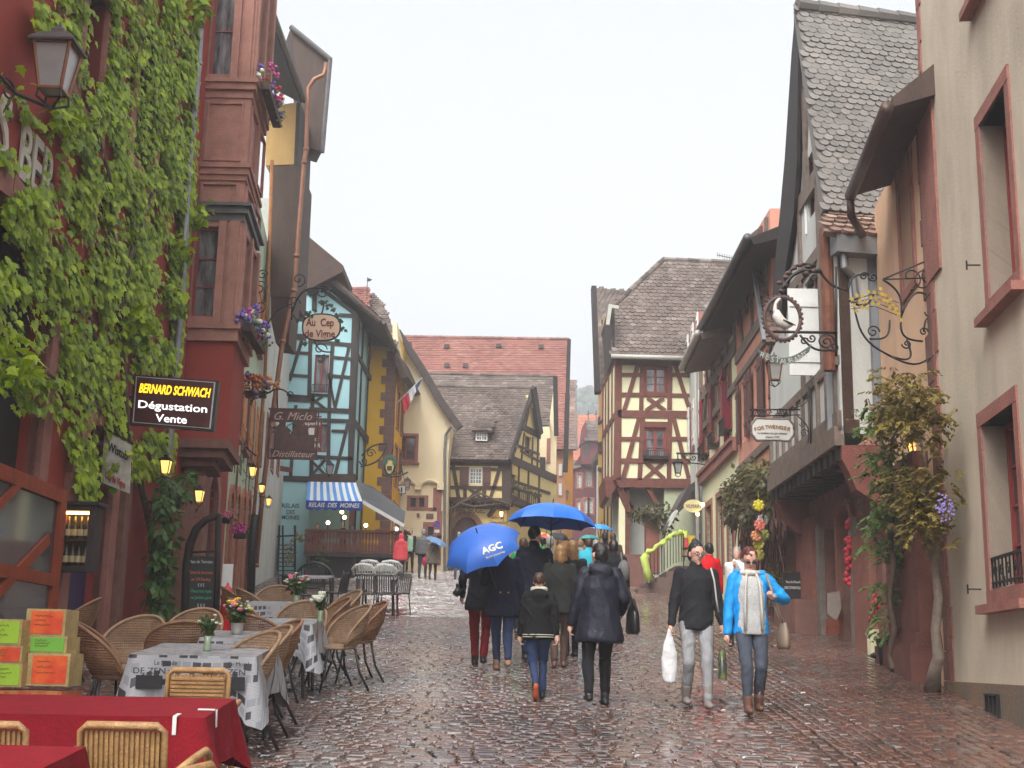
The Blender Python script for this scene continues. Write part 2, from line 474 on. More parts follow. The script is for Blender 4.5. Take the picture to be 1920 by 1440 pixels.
def leafmat(name, ramp, rough=0.45, trans=0.0):
 m = mat(name, (1, 1, 1), rough, var=0.12, scale=2.0, rndcol=ramp, spec=0.45)
 nt = m.node_tree; b = nt.nodes['Principled BSDF']; t = nt.nodes.new('ShaderNodeBsdfTranslucent'); x = nt.nodes.new('ShaderNodeMixShader'); x.inputs[0].default_value = .35
 nt.links.new(b.inputs['Base Color'].links[0].from_socket, t.inputs[0]); nt.links.new(b.outputs[0], x.inputs[1]); nt.links.new(t.outputs[0], x.inputs[2]); nt.links.new(x.outputs[0], nt.nodes['Material Output'].inputs[0])
 return m
M_ivy = leafmat('ivy_leaf', [(0.07, 0.12, 0.001), (0.20, 0.32, 0.002), (0.36, 0.50, 0.004), (0.50, 0.62, 0.02)])
M_green = leafmat('dark_leaf', [(0.02, 0.05, 0.012), (0.05, 0.10, 0.02), (0.09, 0.16, 0.03)])
M_wist = leafmat('young_wisteria_leaf', [(0.09, 0.065, 0.015), (0.20, 0.15, 0.03), (0.33, 0.26, 0.06)])
M_olive = leafmat('olive_leaf', [(0.06, 0.05, 0.02), (0.11, 0.10, 0.03), (0.16, 0.16, 0.05)])
M_bark = wood('vine_bark', (110, 92, 78), 0.8)
# setting materials
M_redpl = plaster('red_plaster', (156, 64, 55), 0.95)
M_pinkst = stone('pink_sandstone', (165, 112, 100), 0.95)
M_brownst = stone('brown_sandstone', (140, 100, 88), 0.85)
M_oriel = stone('oriel_red_paint', (170, 122, 108), 1.0)
M_greenpl = plaster('pale_green_plaster', (190, 208, 180), 0.9)
M_whitepl = plaster('white_plaster', (205, 208, 202), 0.95)
M_bluepl = plaster('pale_blue_plaster', (166, 208, 213), 1.0, dirt=0.08)
M_yellowpl = plaster('ochre_plaster', (228, 176, 44), 1.0, dirt=.12)
M_creampl = plaster('cream_plaster', (232, 216, 180), 1.0, dirt=0.1)
M_hugel = plaster('straw_plaster', (226, 206, 144), 1.0, dirt=.12)
M_limepl = plaster('lime_plaster', (228, 226, 186), 1.0, dirt=0.1)
M_salmon = plaster('salmon_plaster', (216, 154, 132), 0.95)
M_peach = plaster('peach_plaster', (228, 190, 156), 1.0)
M_beige = plaster('beige_plaster', (208, 195, 174), 1.0, dirt=0.3)
M_maroon = plaster('maroon_plaster', (112, 62, 66), 0.9)
M_orangepl = plaster('orange_plaster', (222, 150, 55), 0.9)
M_timber = wood('dark_timber', (68, 60, 56), 0.8)
M_timberb = wood('brown_timber', (84, 62, 52), 0.8)
M_timberr = wood('red_timber', (126, 74, 62), 0.85)
M_timberg = wood('grey_timber', (136, 120, 108), 0.85)
M_eave = wood('dark_eave_wood', (60, 48, 46), 0.5)
M_clad = wood('brown_cladding', (92, 72, 62), 0.7, stretch=(1, 1, .2))
M_orangewd = wood('orange_varnish', (170, 74, 36), 0.8)
M_orshut = paint('orange_shutter_paint', (196, 118, 58), 0.9, 0.5)
M_redframe = paint('red_frame_paint', (140, 52, 44), 0.9, 0.5)
M_brownframe = paint('brown_frame_paint', (96, 52, 44), 0.8, 0.5)
M_tbrown = tiles('brown_roof_tiles', (0.95, 0.95, 0.95), [(0.06, 0.043, 0.036), (0.115, 0.082, 0.067), (0.155, 0.118, 0.098), (0.24, 0.20, 0.17)])
M_tred = tiles('red_roof_tiles', (0.95, 0.95, 0.95), [(0.16, 0.055, 0.042), (0.24, 0.085, 0.062), (0.29, 0.11, 0.08), (0.34, 0.16, 0.12)])
M_tgrey = tiles('grey_roof_tiles', (0.95, 0.95, 0.95), [(0.11, 0.10, 0.09), (0.16, 0.148, 0.135), (0.20, 0.185, 0.165), (0.25, 0.22, 0.20)])
M_tmix = tiles('mottled_roof_tiles', (0.95, 0.95, 0.95), [(0.11, 0.07, 0.055), (0.19, 0.12, 0.095), (0.26, 0.16, 0.12), (0.36, 0.27, 0.20)])
M_tor = tiles('orange_roof_tiles', (0.95, 0.95, 0.95), [(0.40, 0.13, 0.07), (0.50, 0.17, 0.09)])
M_lead = mat('lead_sheet', (0.10, 0.095, 0.095), 0.5, var=0.25, metal=0.2)
def on_plane(px, py, P0, n):
 d = ray(px, py); return EYE + d * ((P0 - EYE).dot(n) / d.dot(n))
def house(name, pl_u, pl, label, cat='house'):
 q = pl.pt(pl_u, 0); return empty(name, (q.x, q.y, gz(q.y)), label, cat)
def arch(u0, u1, z0, zs, rise=None, n=10):
 rise = rise or (u1 - u0) / 2; m = (u0 + u1) / 2; r = (u1 - u0) / 2
 return [(u0, z0), (u1, z0), (u1, zs)] + [(m + r * math.cos(PI * k / n), zs + rise * math.sin(PI * k / n)) for k in range(1, n)] + [(u0, zs)]
def arch_band(mb, pl, u0, u1, z0, zs, w, o0, o1, rise=None, n=12):
 rise = rise or (u1 - u0) / 2; m = (u0 + u1) / 2; r = (u1 - u0) / 2
 pl.box(mb, u0 - w, z0, u0, zs, o0, o1); pl.box(mb, u1, z0, u1 + w, zs, o0, o1)
 for k in range(n):
  a, b = PI * k / n, PI * (k + 1) / n - 0.012
  q = [(m + r * math.cos(a), zs + rise * math.sin(a)), (m + (r + w) * math.cos(a), zs + (rise + w) * math.sin(a)),
             (m + (r + w) * math.cos(b), zs + (rise + w) * math.sin(b)), (m + r * math.cos(b), zs + rise * math.sin(b))]
  mb.prism([pl.pt(*t, o0) for t in q], pl.n * (o1 - o0 + 0.003 * (k % 2)))
def zpx(pl, x, y, off=0): return pl.px(x, y, off)[1]
def upx(pl, x, y, off=0): return pl.px(x, y, off)[0]
# A: ivy house
PA = Pl((-5.3, 4), (-5.8, 22.1))
hA = house('vine_covered_house', 12, PA, 'tall red plastered house under a dense green climber on the near left', 'house')
uA0, uA1 = -2, PA.len
zt = 15
d0, d1 = upx(PA, 118, 1100), upx(PA, 187, 1100)
zg = PA.g(d0) - 0.6; zd = PA.g(d0); zs = zpx(PA, 165, 905)
e0, e1 = upx(PA, -190, 900), upx(PA, 62, 900); zs2 = zpx(PA, 20, 560)
w1 = rect(PA, 150, -40, 190, 230); w2 = rect(PA, 250, 60, 290, 330)
wall(PA, [(uA0, -1), (uA1, 0.5), (uA1, zt), (uA0, zt)], [arch(d0, d1, zg, zs), arch(e0, e1, PA.g(e0) - 0.5, zs2, 1.0), w1, w2], M_redpl, hA, depth=6, rec=0.3)
mb = MB(); arch_band(mb, PA, d0, d1, zg, zs, 0.34, -0.1, 0.08)
arch_band(mb, PA, e0, e1, PA.g(e0) - 0.5, zs2, 0.30, -0.1, 0.07, 1.0); mb.build('arch_surround', M_pinkst, hA)
mb = MB(); PA.box(mb, d1 + 0.5, zg, d1 + 0.85, zs + 0.3, -0.05, 0.12); PA.box(mb, uA0, -1, e0 - 0.35, 1.6, -0.05, 0.06)
PA.box(mb, e1 + 0.32, PA.g(e1) - .5, d0 - 0.36, PA.g(d0) + 1.0, -0.05, 0.05)
split_build(mb, 'stone_jamb', M_brownst, hA)
mb = MB(); PA.box(mb, d0, zg, d1, zs + 0.6, -0.26, -0.2); mb.build('door', paint('purple_door_paint', (52, 40, 92), 0.8, 0.6), hA)
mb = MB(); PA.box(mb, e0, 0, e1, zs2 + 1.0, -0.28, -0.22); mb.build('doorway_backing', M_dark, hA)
for r in (w1, w2):
 window(PA, r, hA, frame=M_brownframe, cols=2, rows=3, surround=M_pinkst, sw=0.28, rec=0.2, pane=M_curtain, sp=0.07)
# orange glazed door leaf folded open in front of the arch
oL = PA.shift(0.25)
mb = MB(); a0, a1 = upx(oL, -60, 1060), upx(oL, 104, 1060); z0, z1 = zpx(oL, 60, 1245), zpx(oL, 60, 897); z0 = oL.g(a1) + 0.05
for (x0, x1) in ((a0, a0 + .14), (a1 - .22, a1)): oL.box(mb, x0, z0, x1, z1, 0, 0.07)
oL.box(mb, a0 + .14, z1 - 0.16, a1 - .22, z1, 0, 0.068); oL.box(mb, a0 + .14, z0, a1 - .22, z0 + 0.2, 0, 0.068)
zm = zpx(oL, 60, 1080); oL.box(mb, a0 + .14, zm - 0.08, a1 - .22, zm + .06, 0, 0.066)
beams(oL, [(-30, 1130, 84, 1010, .13), (-60, 1000, 30, 905, .1)], proud=0.06, mb=mb)
do = mb.build('door_leaf', M_orangewd, hA)
mb = MB(); mb.poly([oL.pt(a0 + .1, z0 + .1, .03), oL.pt(a1 - .1, z0 + .1, .03), oL.pt(a1 - .1, z1 - .1, .03), oL.pt(a0 + .1, z1 - .1, .03)]); mb.build('pane', M_glass, do)
# raised letters on the wall
for s, x, y, h in (('S', 8, 235, 0.72), ('BER', 71, 312, 0.66), ('W', 212, 452, 0.3)):
 q = PA.p(x, y, 0.03)
 w_ = {'S': 0.32, 'BER': 1.15, 'W': 0.4}[s]
 text(s, q + PA.n * -0.012 + PA.u * 0.05 - PA.w * 0.03, PA.u, PA.w, h, M_txt_dark, hA, width=w_, ext=0.01, bold=0.02)
 text(s, q, PA.u, PA.w, h, mat('cream_letter_paint', (0.55, 0.5, 0.42), 0.6), hA, width=w_, ext=0.012, bold=0.015)
# downpipe at the corner
mb = MB(); pts = [PA.p(380, -60, .16), PA.p(372, 120, .16), PA.p(352, 330, .16), PA.p(340, 560, .16), PA.p(320, 800, .16), PA.p(308, 960, .16), PA.p(297, 1165, .16)]
mb.tube(pts, 0.062, 10)
for q in pts[1:-1]: mb.tube([q - Vector((0, 0, .03)), q + Vector((0, 0, .03))], 0.075, 10)
mb.build('downpipe', M_zinc, hA, smooth=True)
#  the climbing vine
DENSE = [(60, -30), (385, -30), (372, 120), (372, 300), (355, 460), (350, 560), (338, 700), (330, 830), (325, 880), (250, 900), (215, 885), (180, 935), (150, 940), (140, 880), (100, 780), (20, 770), (-10, 700), (-10, 400), (-10, 160), (40, 160), (58, 210), (95, 240), (120, 150), (70, 80)]
HOLES = [([(25, 215), (125, 250), (110, 360), (35, 345)], .96), ([(0, 560), (95, 560), (110, 820), (0, 860)], .78), ([(150, -20), (200, -20), (190, 170), (150, 240)], .6),
         ([(245, 60), (292, 60), (290, 330), (240, 300)], .6), ([(215, 560), (240, 560), (245, 880), (215, 900)], .5), ([(-10, 60), (60, 60), (70, 200), (-10, 150)], .96),
         ([(95, 700), (200, 760), (190, 870), (120, 870)], .55), ([(290, 380), (318, 400), (318, 620), (295, 600)], .35), ([(190, 420), (225, 420), (225, 475), (190, 475)], .6),
         ([(238, 695), (420, 700), (415, 815), (236, 806)], .97), ([(183, 800), (250, 815), (248, 935), (183, 915)], .93)]
mb = MB(); rg = random.Random(3)
u0, u1 = upx(PA, -40, 500), PA.len + 0.4
cnt = 0
def to_px(P):
 v = P - EYE; d = v.dot(Fv); return 960 + FPX * v.dot(Rv) / d, 720 - FPX * v.dot(Uv) / d
while cnt < 16500:
 u = rg.uniform(u0, u1); z = rg.uniform(2.2, 13.4)
 cl = .8 * noise.noise(Vector((u * 1.6, z * 1.3, 3.3))) + 0.6 * noise.noise(Vector((u * 4, z * 3.4, 8)))
 if cl < -0.16 + rg.random() * 0.14: continue
 off = 0.04 + 0.13 * abs(rg.gauss(0, 0.6)) * (1 + max(0, cl))
 P = PA.pt(u, z, off); x, y = to_px(P)
 if not pip(x, y, DENSE): continue
 if any(pip(x, y, h) and rg.random() < k for h, k in HOLES): continue
 mb.cr = max(0.03, min(1, 0.52 + 0.5 * cl * 0.6 + rg.gauss(0, 0.17)))
 d = PA.w * -1 + PA.u * rg.uniform(-.8, .8) + PA.n * rg.uniform(0.1, .7)
 leaf(mb, P, d, PA.n + Vector((0, -.35, rg.uniform(0.4, 1.7))) + PA.u * rg.uniform(-.5, .5), rg.uniform(0.07, 0.14), 1)
 cnt += 1
# hanging sprays at the edges
for (x, y, n_) in ((372, 395, 50), (370, 20, 60), (345, 470, 40), (330, 560, 40), (225, 870, 60), (60, 700, 50), (20, 690, 40), (255, 610, 160), (120, 235, 24), (30, 160, 8)):
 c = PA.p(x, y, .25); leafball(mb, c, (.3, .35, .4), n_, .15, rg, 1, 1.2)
vine = empty('climbing_vine', PA.pt(15, gz(19.5), .3), 'bright green lobed leaved climber covering the red house front', 'climbing plant')
mb.build('foliage', M_ivy, vine)
mb = MB()
for pts, r in (([(292, 1160), (285, 1000), (262, 900), (238, 820), (232, 700), (225, 600), (215, 480), (205, 330), (170, 200)], (.07, .06, .06, .05, .05, .04, .035, .03, .02)),
               ([(262, 900), (240, 840), (200, 780), (150, 740), (90, 700)], (.05, .045, .04, .03, .02)), ([(238, 820), (215, 790), (170, 600), (120, 450)], (.04, .035, .03, .02)),
               ([(225, 600), (245, 480), (290, 350), (330, 250)], (.035, .03, .025, .02)), ([(285, 990), (300, 940), (318, 900)], (.04, .03, .02))):
 mb.tube([PA.p(x, y, .1 + .03 * math.sin(i * 2)) for i, (x, y) in enumerate(pts)], r, 7)
mb.build('stem', M_bark, vine, smooth=True)
# lower dark green climber beside the door
cr = empty('creeper', PA.p(300, 1190, .35), 'dark green creeper hanging down beside the purple doorway', 'climbing plant')
mb = MB(); rg = random.Random(5)
for i in range(26):
 t = i / 25; x = 312 - 14 * t + 9 * math.sin(i * 1.3); y = 905 + 265 * t
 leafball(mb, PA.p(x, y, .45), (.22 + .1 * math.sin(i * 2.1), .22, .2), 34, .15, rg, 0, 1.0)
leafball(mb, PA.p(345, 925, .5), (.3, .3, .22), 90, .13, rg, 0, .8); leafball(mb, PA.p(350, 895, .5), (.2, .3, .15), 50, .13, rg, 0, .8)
mb.build('foliage', leafmat('fresh_leaf', [(0.03, 0.08, 0.015), (0.07, 0.16, 0.03), (0.13, 0.25, 0.05)]), cr)
mb = MB(); mb.tube([PA.p(292, 1195, .3), PA.p(296, 1060, .35), PA.p(312, 930, .4), PA.p(345, 900, .45)], (.035, .03, .025, .015), 6); mb.build('stem', M_bark, cr)
# B: red oriel house
yB = 22.15
FB = Pl((-5.82, yB), (-4.95, yB)); SB = Pl((-4.95, yB), (-5.05, yB + 2.0))
LB = Pl((-5.82, yB + .1), (-6.25, 28.2))
hB = house('oriel_house', 0, FB, 'dark red house with a tall pink stone corner oriel beside the vine', 'house')
zf = lambda y: zpx(FB, 420, y)
def stage(mb, ya, yb, o, inset=0.0):
 """block of the oriel between two pixel heights, o = how far it stands proud"""
 z0, z1 = zf(yb), zf(ya); x0, x1 = -6.6, -4.95 + o; y0 = yB - o; y1 = yB + 2.0 + o
 mb.hexa([Vector(q) for q in ((x0, y0, z0), (x1, y0, z0), (x1 - .2, y1, z0), (x0, y1, z0), (x0, y0, z1), (x1, y0, z1), (x1 - .2, y1, z1), (x0, y1, z1))])
mb = MB(); stage(mb, 184, 308, 0); stage(mb, 338, 384, -.02); split_build(mb, 'oriel_panel', M_oriel, hB)
mb = MB()
for ya, yb, o in ((150, 158, .13), (158, 170, .09), (170, 184, .03), (308, 316, .09), (316, 328, .05), (328, 338, .015), (606, 618, .10), (618, 640, .05)): stage(mb, ya, yb, o)
split_build(mb, 'oriel_cornice', M_oriel, hB)
mb = MB(); stage(mb, 384, 390, .17); stage(mb, 390, 402, .1); stage(mb, 402, 415, .03)
mb.build('oriel_canopy', M_lead, hB)
mb = MB(); stage(mb, 640, 823, -.03); mb.build('oriel_base', M_redpl, hB)
mb = MB(); 
for k, (ya, yb) in enumerate(((823, 840), (840, 856), (856, 870), (870, 884))): stage(mb, ya, yb, [.0, -.1, -.28, -.5][k])
mb.build('oriel_corbel', M_brownst, hB)
# window stages
def oriel_windows(yt, yb, name):
 z0, z1 = zf(yb), zf(yt)
 u0f, u1f = 0.0, FB.len
 r = (upx(FB, 358, 520), z0 + .12, upx(FB, 408, 520), z1 - .1) if name == 'low' else (0.02, z0 + .12, upx(FB, 428, 80), z1 - .1)
 r = (max(.02, r[0]), r[1], max(r[0] + .45, r[2]), r[3])
 wall(FB, [(-.6, z0), (u1f, z0), (u1f, z1), (-.6, z1)], [r], M_oriel, hB, name='oriel_wall', depth=.25, rec=.2)
 window(FB, r, hB, frame=M_redframe, cols=1, rows=3, rec=.15, pane=M_curtain, fw=.05)
 L = SB.len; rs = [(.25 + k * .9, z0 + .12, .95 + k * .9, z1 - .1) for k in range(2)]
 wall(SB, [(0, z0), (L, z0), (L, z1), (0, z1)], rs, M_oriel, hB, name='oriel_wall', depth=.25, rec=.2)
 for q in rs: window(SB, q, hB, frame=M_redframe, cols=2, rows=3, rec=.15, pane=M_curtain, fw=.05)
 m = MB()
 for a, b in ((u1f - .22, u1f - .05), (u1f - .42, u1f - .28)): FB.box(m, a, z0, b, z1, 0, .05)
 for k in range(3): SB.box(m, .03 + k * .9, z0, .2 + k * .9, z1, 0, .05)
 split_build(m, 'oriel_pilaster', M_oriel, hB)
oriel_windows(-120, 150, 'top'); oriel_windows(415, 606, 'low')
mb = MB()
for ya, yb in ((192, 302), (343, 380)):
 z0, z1 = zf(yb), zf(ya)
 for pl, a, b in ((FB, .06, FB.len - .12), (SB, .12, .95), (SB, 1.08, 1.9)):
  for x0, x1, q0, q1 in ((a, b, z0, z0 + .04), (a, b, z1 - .04, z1), (a, a + .04, z0 + .04, z1 - .04), (b - .04, b, z0 + .04, z1 - .04)): pl.box(mb, x0, q0, x1, q1, -.03, .03)
mb.build('panel_moulding', M_oriel, hB)
wall(LB, [(0, 1), (LB.len, 1.6), (LB.len, 15), (0, 15)], [arch(.9, 2.0, 1.8, LB.g(1) + 2.2), arch(3.0, 4.2, 1.8, LB.g(3) + 2.2)], M_redpl, hB, depth=5, rec=.3)
mb = MB(); arch_band(mb, LB, .9, 2.0, 1.8, LB.g(1) + 2.2, .3, -.1, .1); arch_band(mb, LB, 3.0, 4.2, 1.8, LB.g(3) + 2.2, .3, -.1, .1); mb.build('arch_surround', M_pinkst, hB)
mb = MB(); LB.box(mb, .9, 1.8, 4.2, LB.g(3) + 2.8, -.32, -.25); mb.build('door', M_dark, hB)
mb = MB(); LB.box(mb, .0, LB.g(0), .55, LB.g(0) + 2.6, -.1, .5); mb.build('stone_pier', M_brownst, hB)
# sloping thin sheet roof edge at far left behind the pipe is part of this house's upper wall
# C: pale green house
GC = Pl((-6.25, 28.2), (-6.98, 34.5))
hC = house('green_house', 1, GC, 'pale green plastered house with orange shutters and small lit lanterns', 'house')
z1g = GC.g(0)
hs = [arch(a, a + .85, 2.4, GC.g(a) + 2.1, .42) for a in (.5, 2.0, 3.6, 5.0)]
w3 = [(a, z1g + 4.0, a + .9, z1g + 5.5) for a in (.6, 2.6, 4.6)] + [(a, z1g + 7.0, a + .9, z1g + 8.4) for a in (.6, 2.6, 4.6)]
wall(GC, [(0, 2), (GC.len, 2.6), (GC.len, 13.2), (0, 13.2)], hs + w3, M_greenpl, hC, depth=5, rec=.25)
mb = MB()
for a in (.5, 2.0, 3.6, 5.0): arch_band(mb, GC, a, a + .85, GC.g(a) - .2, GC.g(a) + 2.1, .2, -.1, .05, .42)
mb.build('arch_surround', stone('salmon_stone', (190, 120, 96), .9), hC)
mb = MB(); GC.box(mb, .4, 2.4, 6, GC.g(5) + 2.6, -.3, -.25); mb.build('door', M_brownframe, hC)
for r in w3:
 window(GC, r, hC, frame=M_white, cols=2, rows=3, surround=M_pinkst, sill=M_pinkst)
 shutter(GC, r[0] - .6, r[1], r[0] - .13, r[3], hC, M_orshut, .06); shutter(GC, r[2] + .13, r[1], r[2] + .6, r[3], hC, M_orshut, .06)
# eave running away over the facade
E0 = at_y(566, 188, 34.5)
mb = MB(); xa, xb = E0.x, -7.6
mb.prism([(xa, 24, E0.z + .05), (xb, 24, E0.z + .9), (xb, 24, E0.z + .6), (xa, 24, E0.z - .1)], (0, 10.5, 0)); mb.build('eave', M_eave, hC)
mb = MB(); mb.tube([(xa + .06, 24, E0.z), (xa + .06, 34.5, E0.z)], .09, 10); mb.build('gutter', M_lead, hC, smooth=True)
mb = MB(); mb.tube([GC.p(466, 1090, .12), GC.p(497, 700, .12), GC.p(510, 300, .12)], .05, 8)
mb.build('downpipe', wood('ochre_pipe_paint', (178, 120, 70), .9), hC, smooth=True)
# D: jettied house with the copper pipe
GD = Pl((-6.98, 34.55), (-8.2, 46))
hD = house('jettied_house', 1, GD, 'tall white house with jettied brown upper storeys and copper downpipe', 'house')
wd = [(a, GD.g(a) + 3.6, a + .9, GD.g(a) + 5.0) for a in (1, 3.2, 5.5, 8)]
wall(GD, [(0, 2), (GD.len, 3), (GD.len, 14.5), (0, 14.5)], wd, M_whitepl, hD, depth=4, rec=.2)
for r in wd: window(GD, r, hD, frame=M_redframe, cols=2, rows=3, surround=M_pinkst)
def pxbox(poly, y, dy, m, name, parent):
 mb = MB(); mb.prism([at_y(a, b, y) for a, b in poly], (0, dy, 0)); return mb.build(name, m, parent)
pxbox([(500, 200), (556, 192), (551, 308), (498, 310)], 34.3, 2.2, plaster('yellow_jetty_plaster', (206, 168, 110), .9), 'jetty_wall', hD)
pxbox([(505, 311), (561, 309), (548, 556), (507, 556)], 34.2, 2.4, M_clad, 'jetty_cladding', hD)
pxbox([(508, 556), (549, 556), (541, 645), (517, 643), (508, 600)], 34.25, 1.2, M_timberb, 'jetty_bracket', hD)
pxbox([(556, 192), (563, 192), (558, 309), (551, 308)], 34.24, 2.2, M_timber, 'corner_post', hD)
# projecting eave above
A = [(545, 52), (618, 114), (604, 284), (572, 274), (563, 190)]
mb = MB(); mb.prism([at_y(a, b, 36) for a, b in A], (-.3, .9, 0)); mb.build('hipped_eave', M_clad, hD)
mb = MB(); mb.tube([at_y(619, 112, 35.9), at_y(604, 286, 35.9)], .07, 8); mb.tube([at_y(545, 50, 35.9), at_y(620, 112, 35.9)], .08, 8); mb.build('gutter', M_lead, hD)
mb = MB(); pts = [(612, 118), (608, 140), (590, 148), (578, 165), (574, 280), (570, 305), (556, 480), (551, 545), (530, 640), (508, 800), (492, 930), (480, 1060)]
mb.tube([at_y(a, b, 33.9) for a, b in pts], .065, 10)
for a, b in pts[4:]:
 q = at_y(a, b, 33.9); mb.tube([q - Vector((0, 0, .05)), q + Vector((0, 0, .05))], .085, 10)
mb.build('copper_downpipe', M_copper, hD, smooth=True)
mb = MB(); mb.tube([at_y(a, b, 33.8) for a, b in ((478, 965), (474, 1000), (470, 1118))], (.09, .1, .11), 10); mb.build('pipe_boot', M_iron, hD, smooth=True)
# E: pale blue half timbered house
yE = 46.0
PE = Pl((-10.0, yE), (-4.0, yE))
hE = house('blue_timbered_house', 3, PE, 'pale blue half timbered house with dark beams and a wide gable', 'house')
cR = upx(PE, 663, 800); pR = lambda y: (upx(PE, 663, 800), 0)
uL = upx(PE, 500, 700)
ol = [(uL, 4.2), (cR, 4.2), (cR, zpx(PE, 668, 592)), (upx(PE, 597, 530), zpx(PE, 597, 527)), (upx(PE, 597, 480), zpx(PE, 594, 480)), (upx(PE, 545, 445), zpx(PE, 545, 432)), (uL, zpx(PE, 500, 420))]
wE1 = rect(PE, 589, 665, 616, 735); wE2 = rect(PE, 590, 795, 613, 848)
dE = (upx(PE, 578, 1000), 4.3, cR - .15, zpx(PE, 620, 905))
wall(PE, ol, [wE1, wE2, dE], M_bluepl, hE, depth=5.5, rec=.2)
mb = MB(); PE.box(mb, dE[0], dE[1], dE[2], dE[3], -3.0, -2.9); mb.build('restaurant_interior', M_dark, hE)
segE = [(593, 493, 589, 583, .26), (560, 493, 593, 494, .2), (558, 550, 591, 551, .18), (637, 591, 670, 593, .22), (545, 631, 575, 633, .34), (578, 640, 670, 648, .22),
  (582, 644, 580, 742, .2), (624, 644, 618, 742, .2), (666, 591, 659, 766, .3), (566, 639, 543, 714, .17), (655, 648, 628, 766, .17), (520, 660, 580, 663, .17), (520, 702, 580, 706, .17),
  (624, 705, 659, 708, .17), (540, 746, 590, 749, .4), (580, 740, 620, 742, .16), (602, 788, 661, 790, .2), (622, 808, 652, 809, .16), (580, 856, 661, 860, .2), (654, 788, 628, 893, .17),
  (618, 742, 615, 893, .2), (586, 742, 584, 893, .2), (582, 862, 612, 892, .14), (610, 862, 584, 892, .14), (526, 897, 582, 899, .3), (659, 766, 657, 894, .3), (556, 556, 571, 610, .15),
  (587, 757, 606, 742, .14), (589, 750, 612, 768, .14), (580, 768, 661, 771, .24), (535, 700, 528, 895, .2), (555, 760, 545, 893, .16), (526, 830, 584, 832, .17), (598, 482, 560, 452, .2), (590, 532, 668, 590, .2), (616, 700, 628, 766, .13), (624, 670, 657, 673, .15)]
beams(PE, [(*q[:4], q[4] * .68) for q in segE], proud=.035).build('timber_frame', M_timber, hE)
beams(PE, [(580, 896, 667, 897, .3)], proud=.06).build('shop_lintel', M_timberb, hE)
window(PE, wE1, hE, frame=M_redframe, cols=2, rows=1, rec=.1, pane=M_curtain); window(PE, wE2, hE, frame=M_redframe, cols=2, rows=1, rec=.1, pane=M_curtain)
mb = MB(); q = rect(PE, 586, 722, 617, 737)
for k in range(9): PE.box(mb, q[0] + (q[2] - q[0]) * k / 8 - .008, q[1], q[0] + (q[2] - q[0]) * k / 8 + .008, q[3], .1, .115)
PE.box(mb, q[0], q[3] - .02, q[2], q[3], .09, .125); PE.box(mb, q[0], q[1], q[2], q[1] + .02, .09, .125); mb.build('window_rail', M_iron, hE)
# right side wall and roof
cE = PE.pt(cR, 0); SE = Pl((cE.x, yE), (cE.x + .12, yE + 5.5))
zE = zpx(PE, 668, 592)
beams(SE, [(0, zE - 1.5, 5.4, zE - 1.5, .2), (.12, 4.5, .12, zE, .25), (1.5, 5, 1.3, zE, .18), (3, 5, 3.3, zE, .18), (4.6, 5, 4.4, zE, .18), (0, zE - 4, 5.4, zE - 4, .25)], px=False, proud=.03).build('timber_frame', M_timber, hE)
V1 = at_y(714, 604, yE - .5); V2 = at_y(612, 516, yE - .5)
sl = (V2 - V1); far = Vector((.12, 6.5, 0)); nrm = Vector((-sl.z, 0, sl.x)).normalized(); nrm = -nrm if nrm.z < 0 else nrm
roof([V1 + far + nrm * .12, V1 + nrm * .12, V2 + sl * 1.5 + nrm * .12, V2 + sl * 1.5 + far + nrm * .12], hE, M_tbrown, slab=.2)
mb = MB()
mb.bar(V1, V2 + sl * .9, .08, .22, up=(0, 1, 0)); mb.build('barge_board', M_timberb, hE)
mb = MB(); mb.tube([V1 + Vector((.1, 0, .02)), V1 + far + Vector((.1, 0, .02))], .08, 8); mb.build('gutter', M_lead, hE)
V3 = at_y(643, 497, yE - .9); V4 = at_y(560, 428, yE - .9)
mb = MB(); mb.prism([V3, V4, V4 + Vector((0, 0, -.9)), V3 + Vector((-1.3, 0, -1.0)), V3 + Vector((0, 0, -.25))], (0, 3, 0)); mb.build('upper_gable_hood', M_timberb, hE)
for s, y, w_ in (('RELAIS', 948, .62), ('DES', 960, .3), ('MOINES', 970, .62)):
 text(s, PE.p(545, y, .01), PE.u, PE.w, .15, M_txt_dark, hE, width=w_, bold=.01)
# F: ochre house
yF = 50.0
PF = Pl((-8.0, yF), (-4.0, yF))
hF = house('ochre_house', 2, PF, 'deep yellow house with pink corner quoins behind the terrace', 'house')
a0, a1 = upx(PF, 640, 800), upx(PF, 738, 800)
wall(PF, [(a0, 4.5), (a1, 4.5), (a1, zpx(PF, 738, 640)), (a0, zpx(PF, 700, 640))], [], M_yellowpl, hF, depth=5)
mb = MB(); zq = zpx(PF, 738, 668); k = 0; z = 5.0
while z < zq:
 h = .34; wq = .38 if k % 2 else .56; PF.box(mb, a1 - wq, z, a1 + .03, z + h - .012, -.03, .03 + .002 * (k % 3)); z += h; k += 1
mb.build('quoin', M_brownst, hF)
cF = PF.pt(a1, 0); SF = Pl((cF.x, yF), (cF.x + .1, yF + 2.9)); 
rF = [(a, z, a + .8, z + 1.5) for a in (.7, 2.1) for z in (6.3, 8.6, 10.9)]
wall(SF, [(0, 4.8), (SF.len, 4.8), (SF.len, 14.6), (0, 14.6)], rF, M_yellowpl, hF, depth=.8, off=.01)
for r in rF: window(SF, r, hF, frame=M_white, surround=M_pinkst)
mb = MB(); cc = at_y(744, 655, yF - .1)
mb.prism([at_y(736, 655, yF - .3), at_y(747, 655, yF - .3), at_y(744, 604, yF - .3), at_y(736, 602, yF - .3)], (0, 3, 0)); mb.build('attic_wall', M_creampl, hF)
mb = MB(); mb.prism([at_y(741, 655, yF - .4), at_y(764, 706, yF - .4), at_y(752, 710, yF - .4), at_y(738, 670, yF - .4)], (.3, 3.4, 0)); mb.build('cornice', M_timberb, hF)
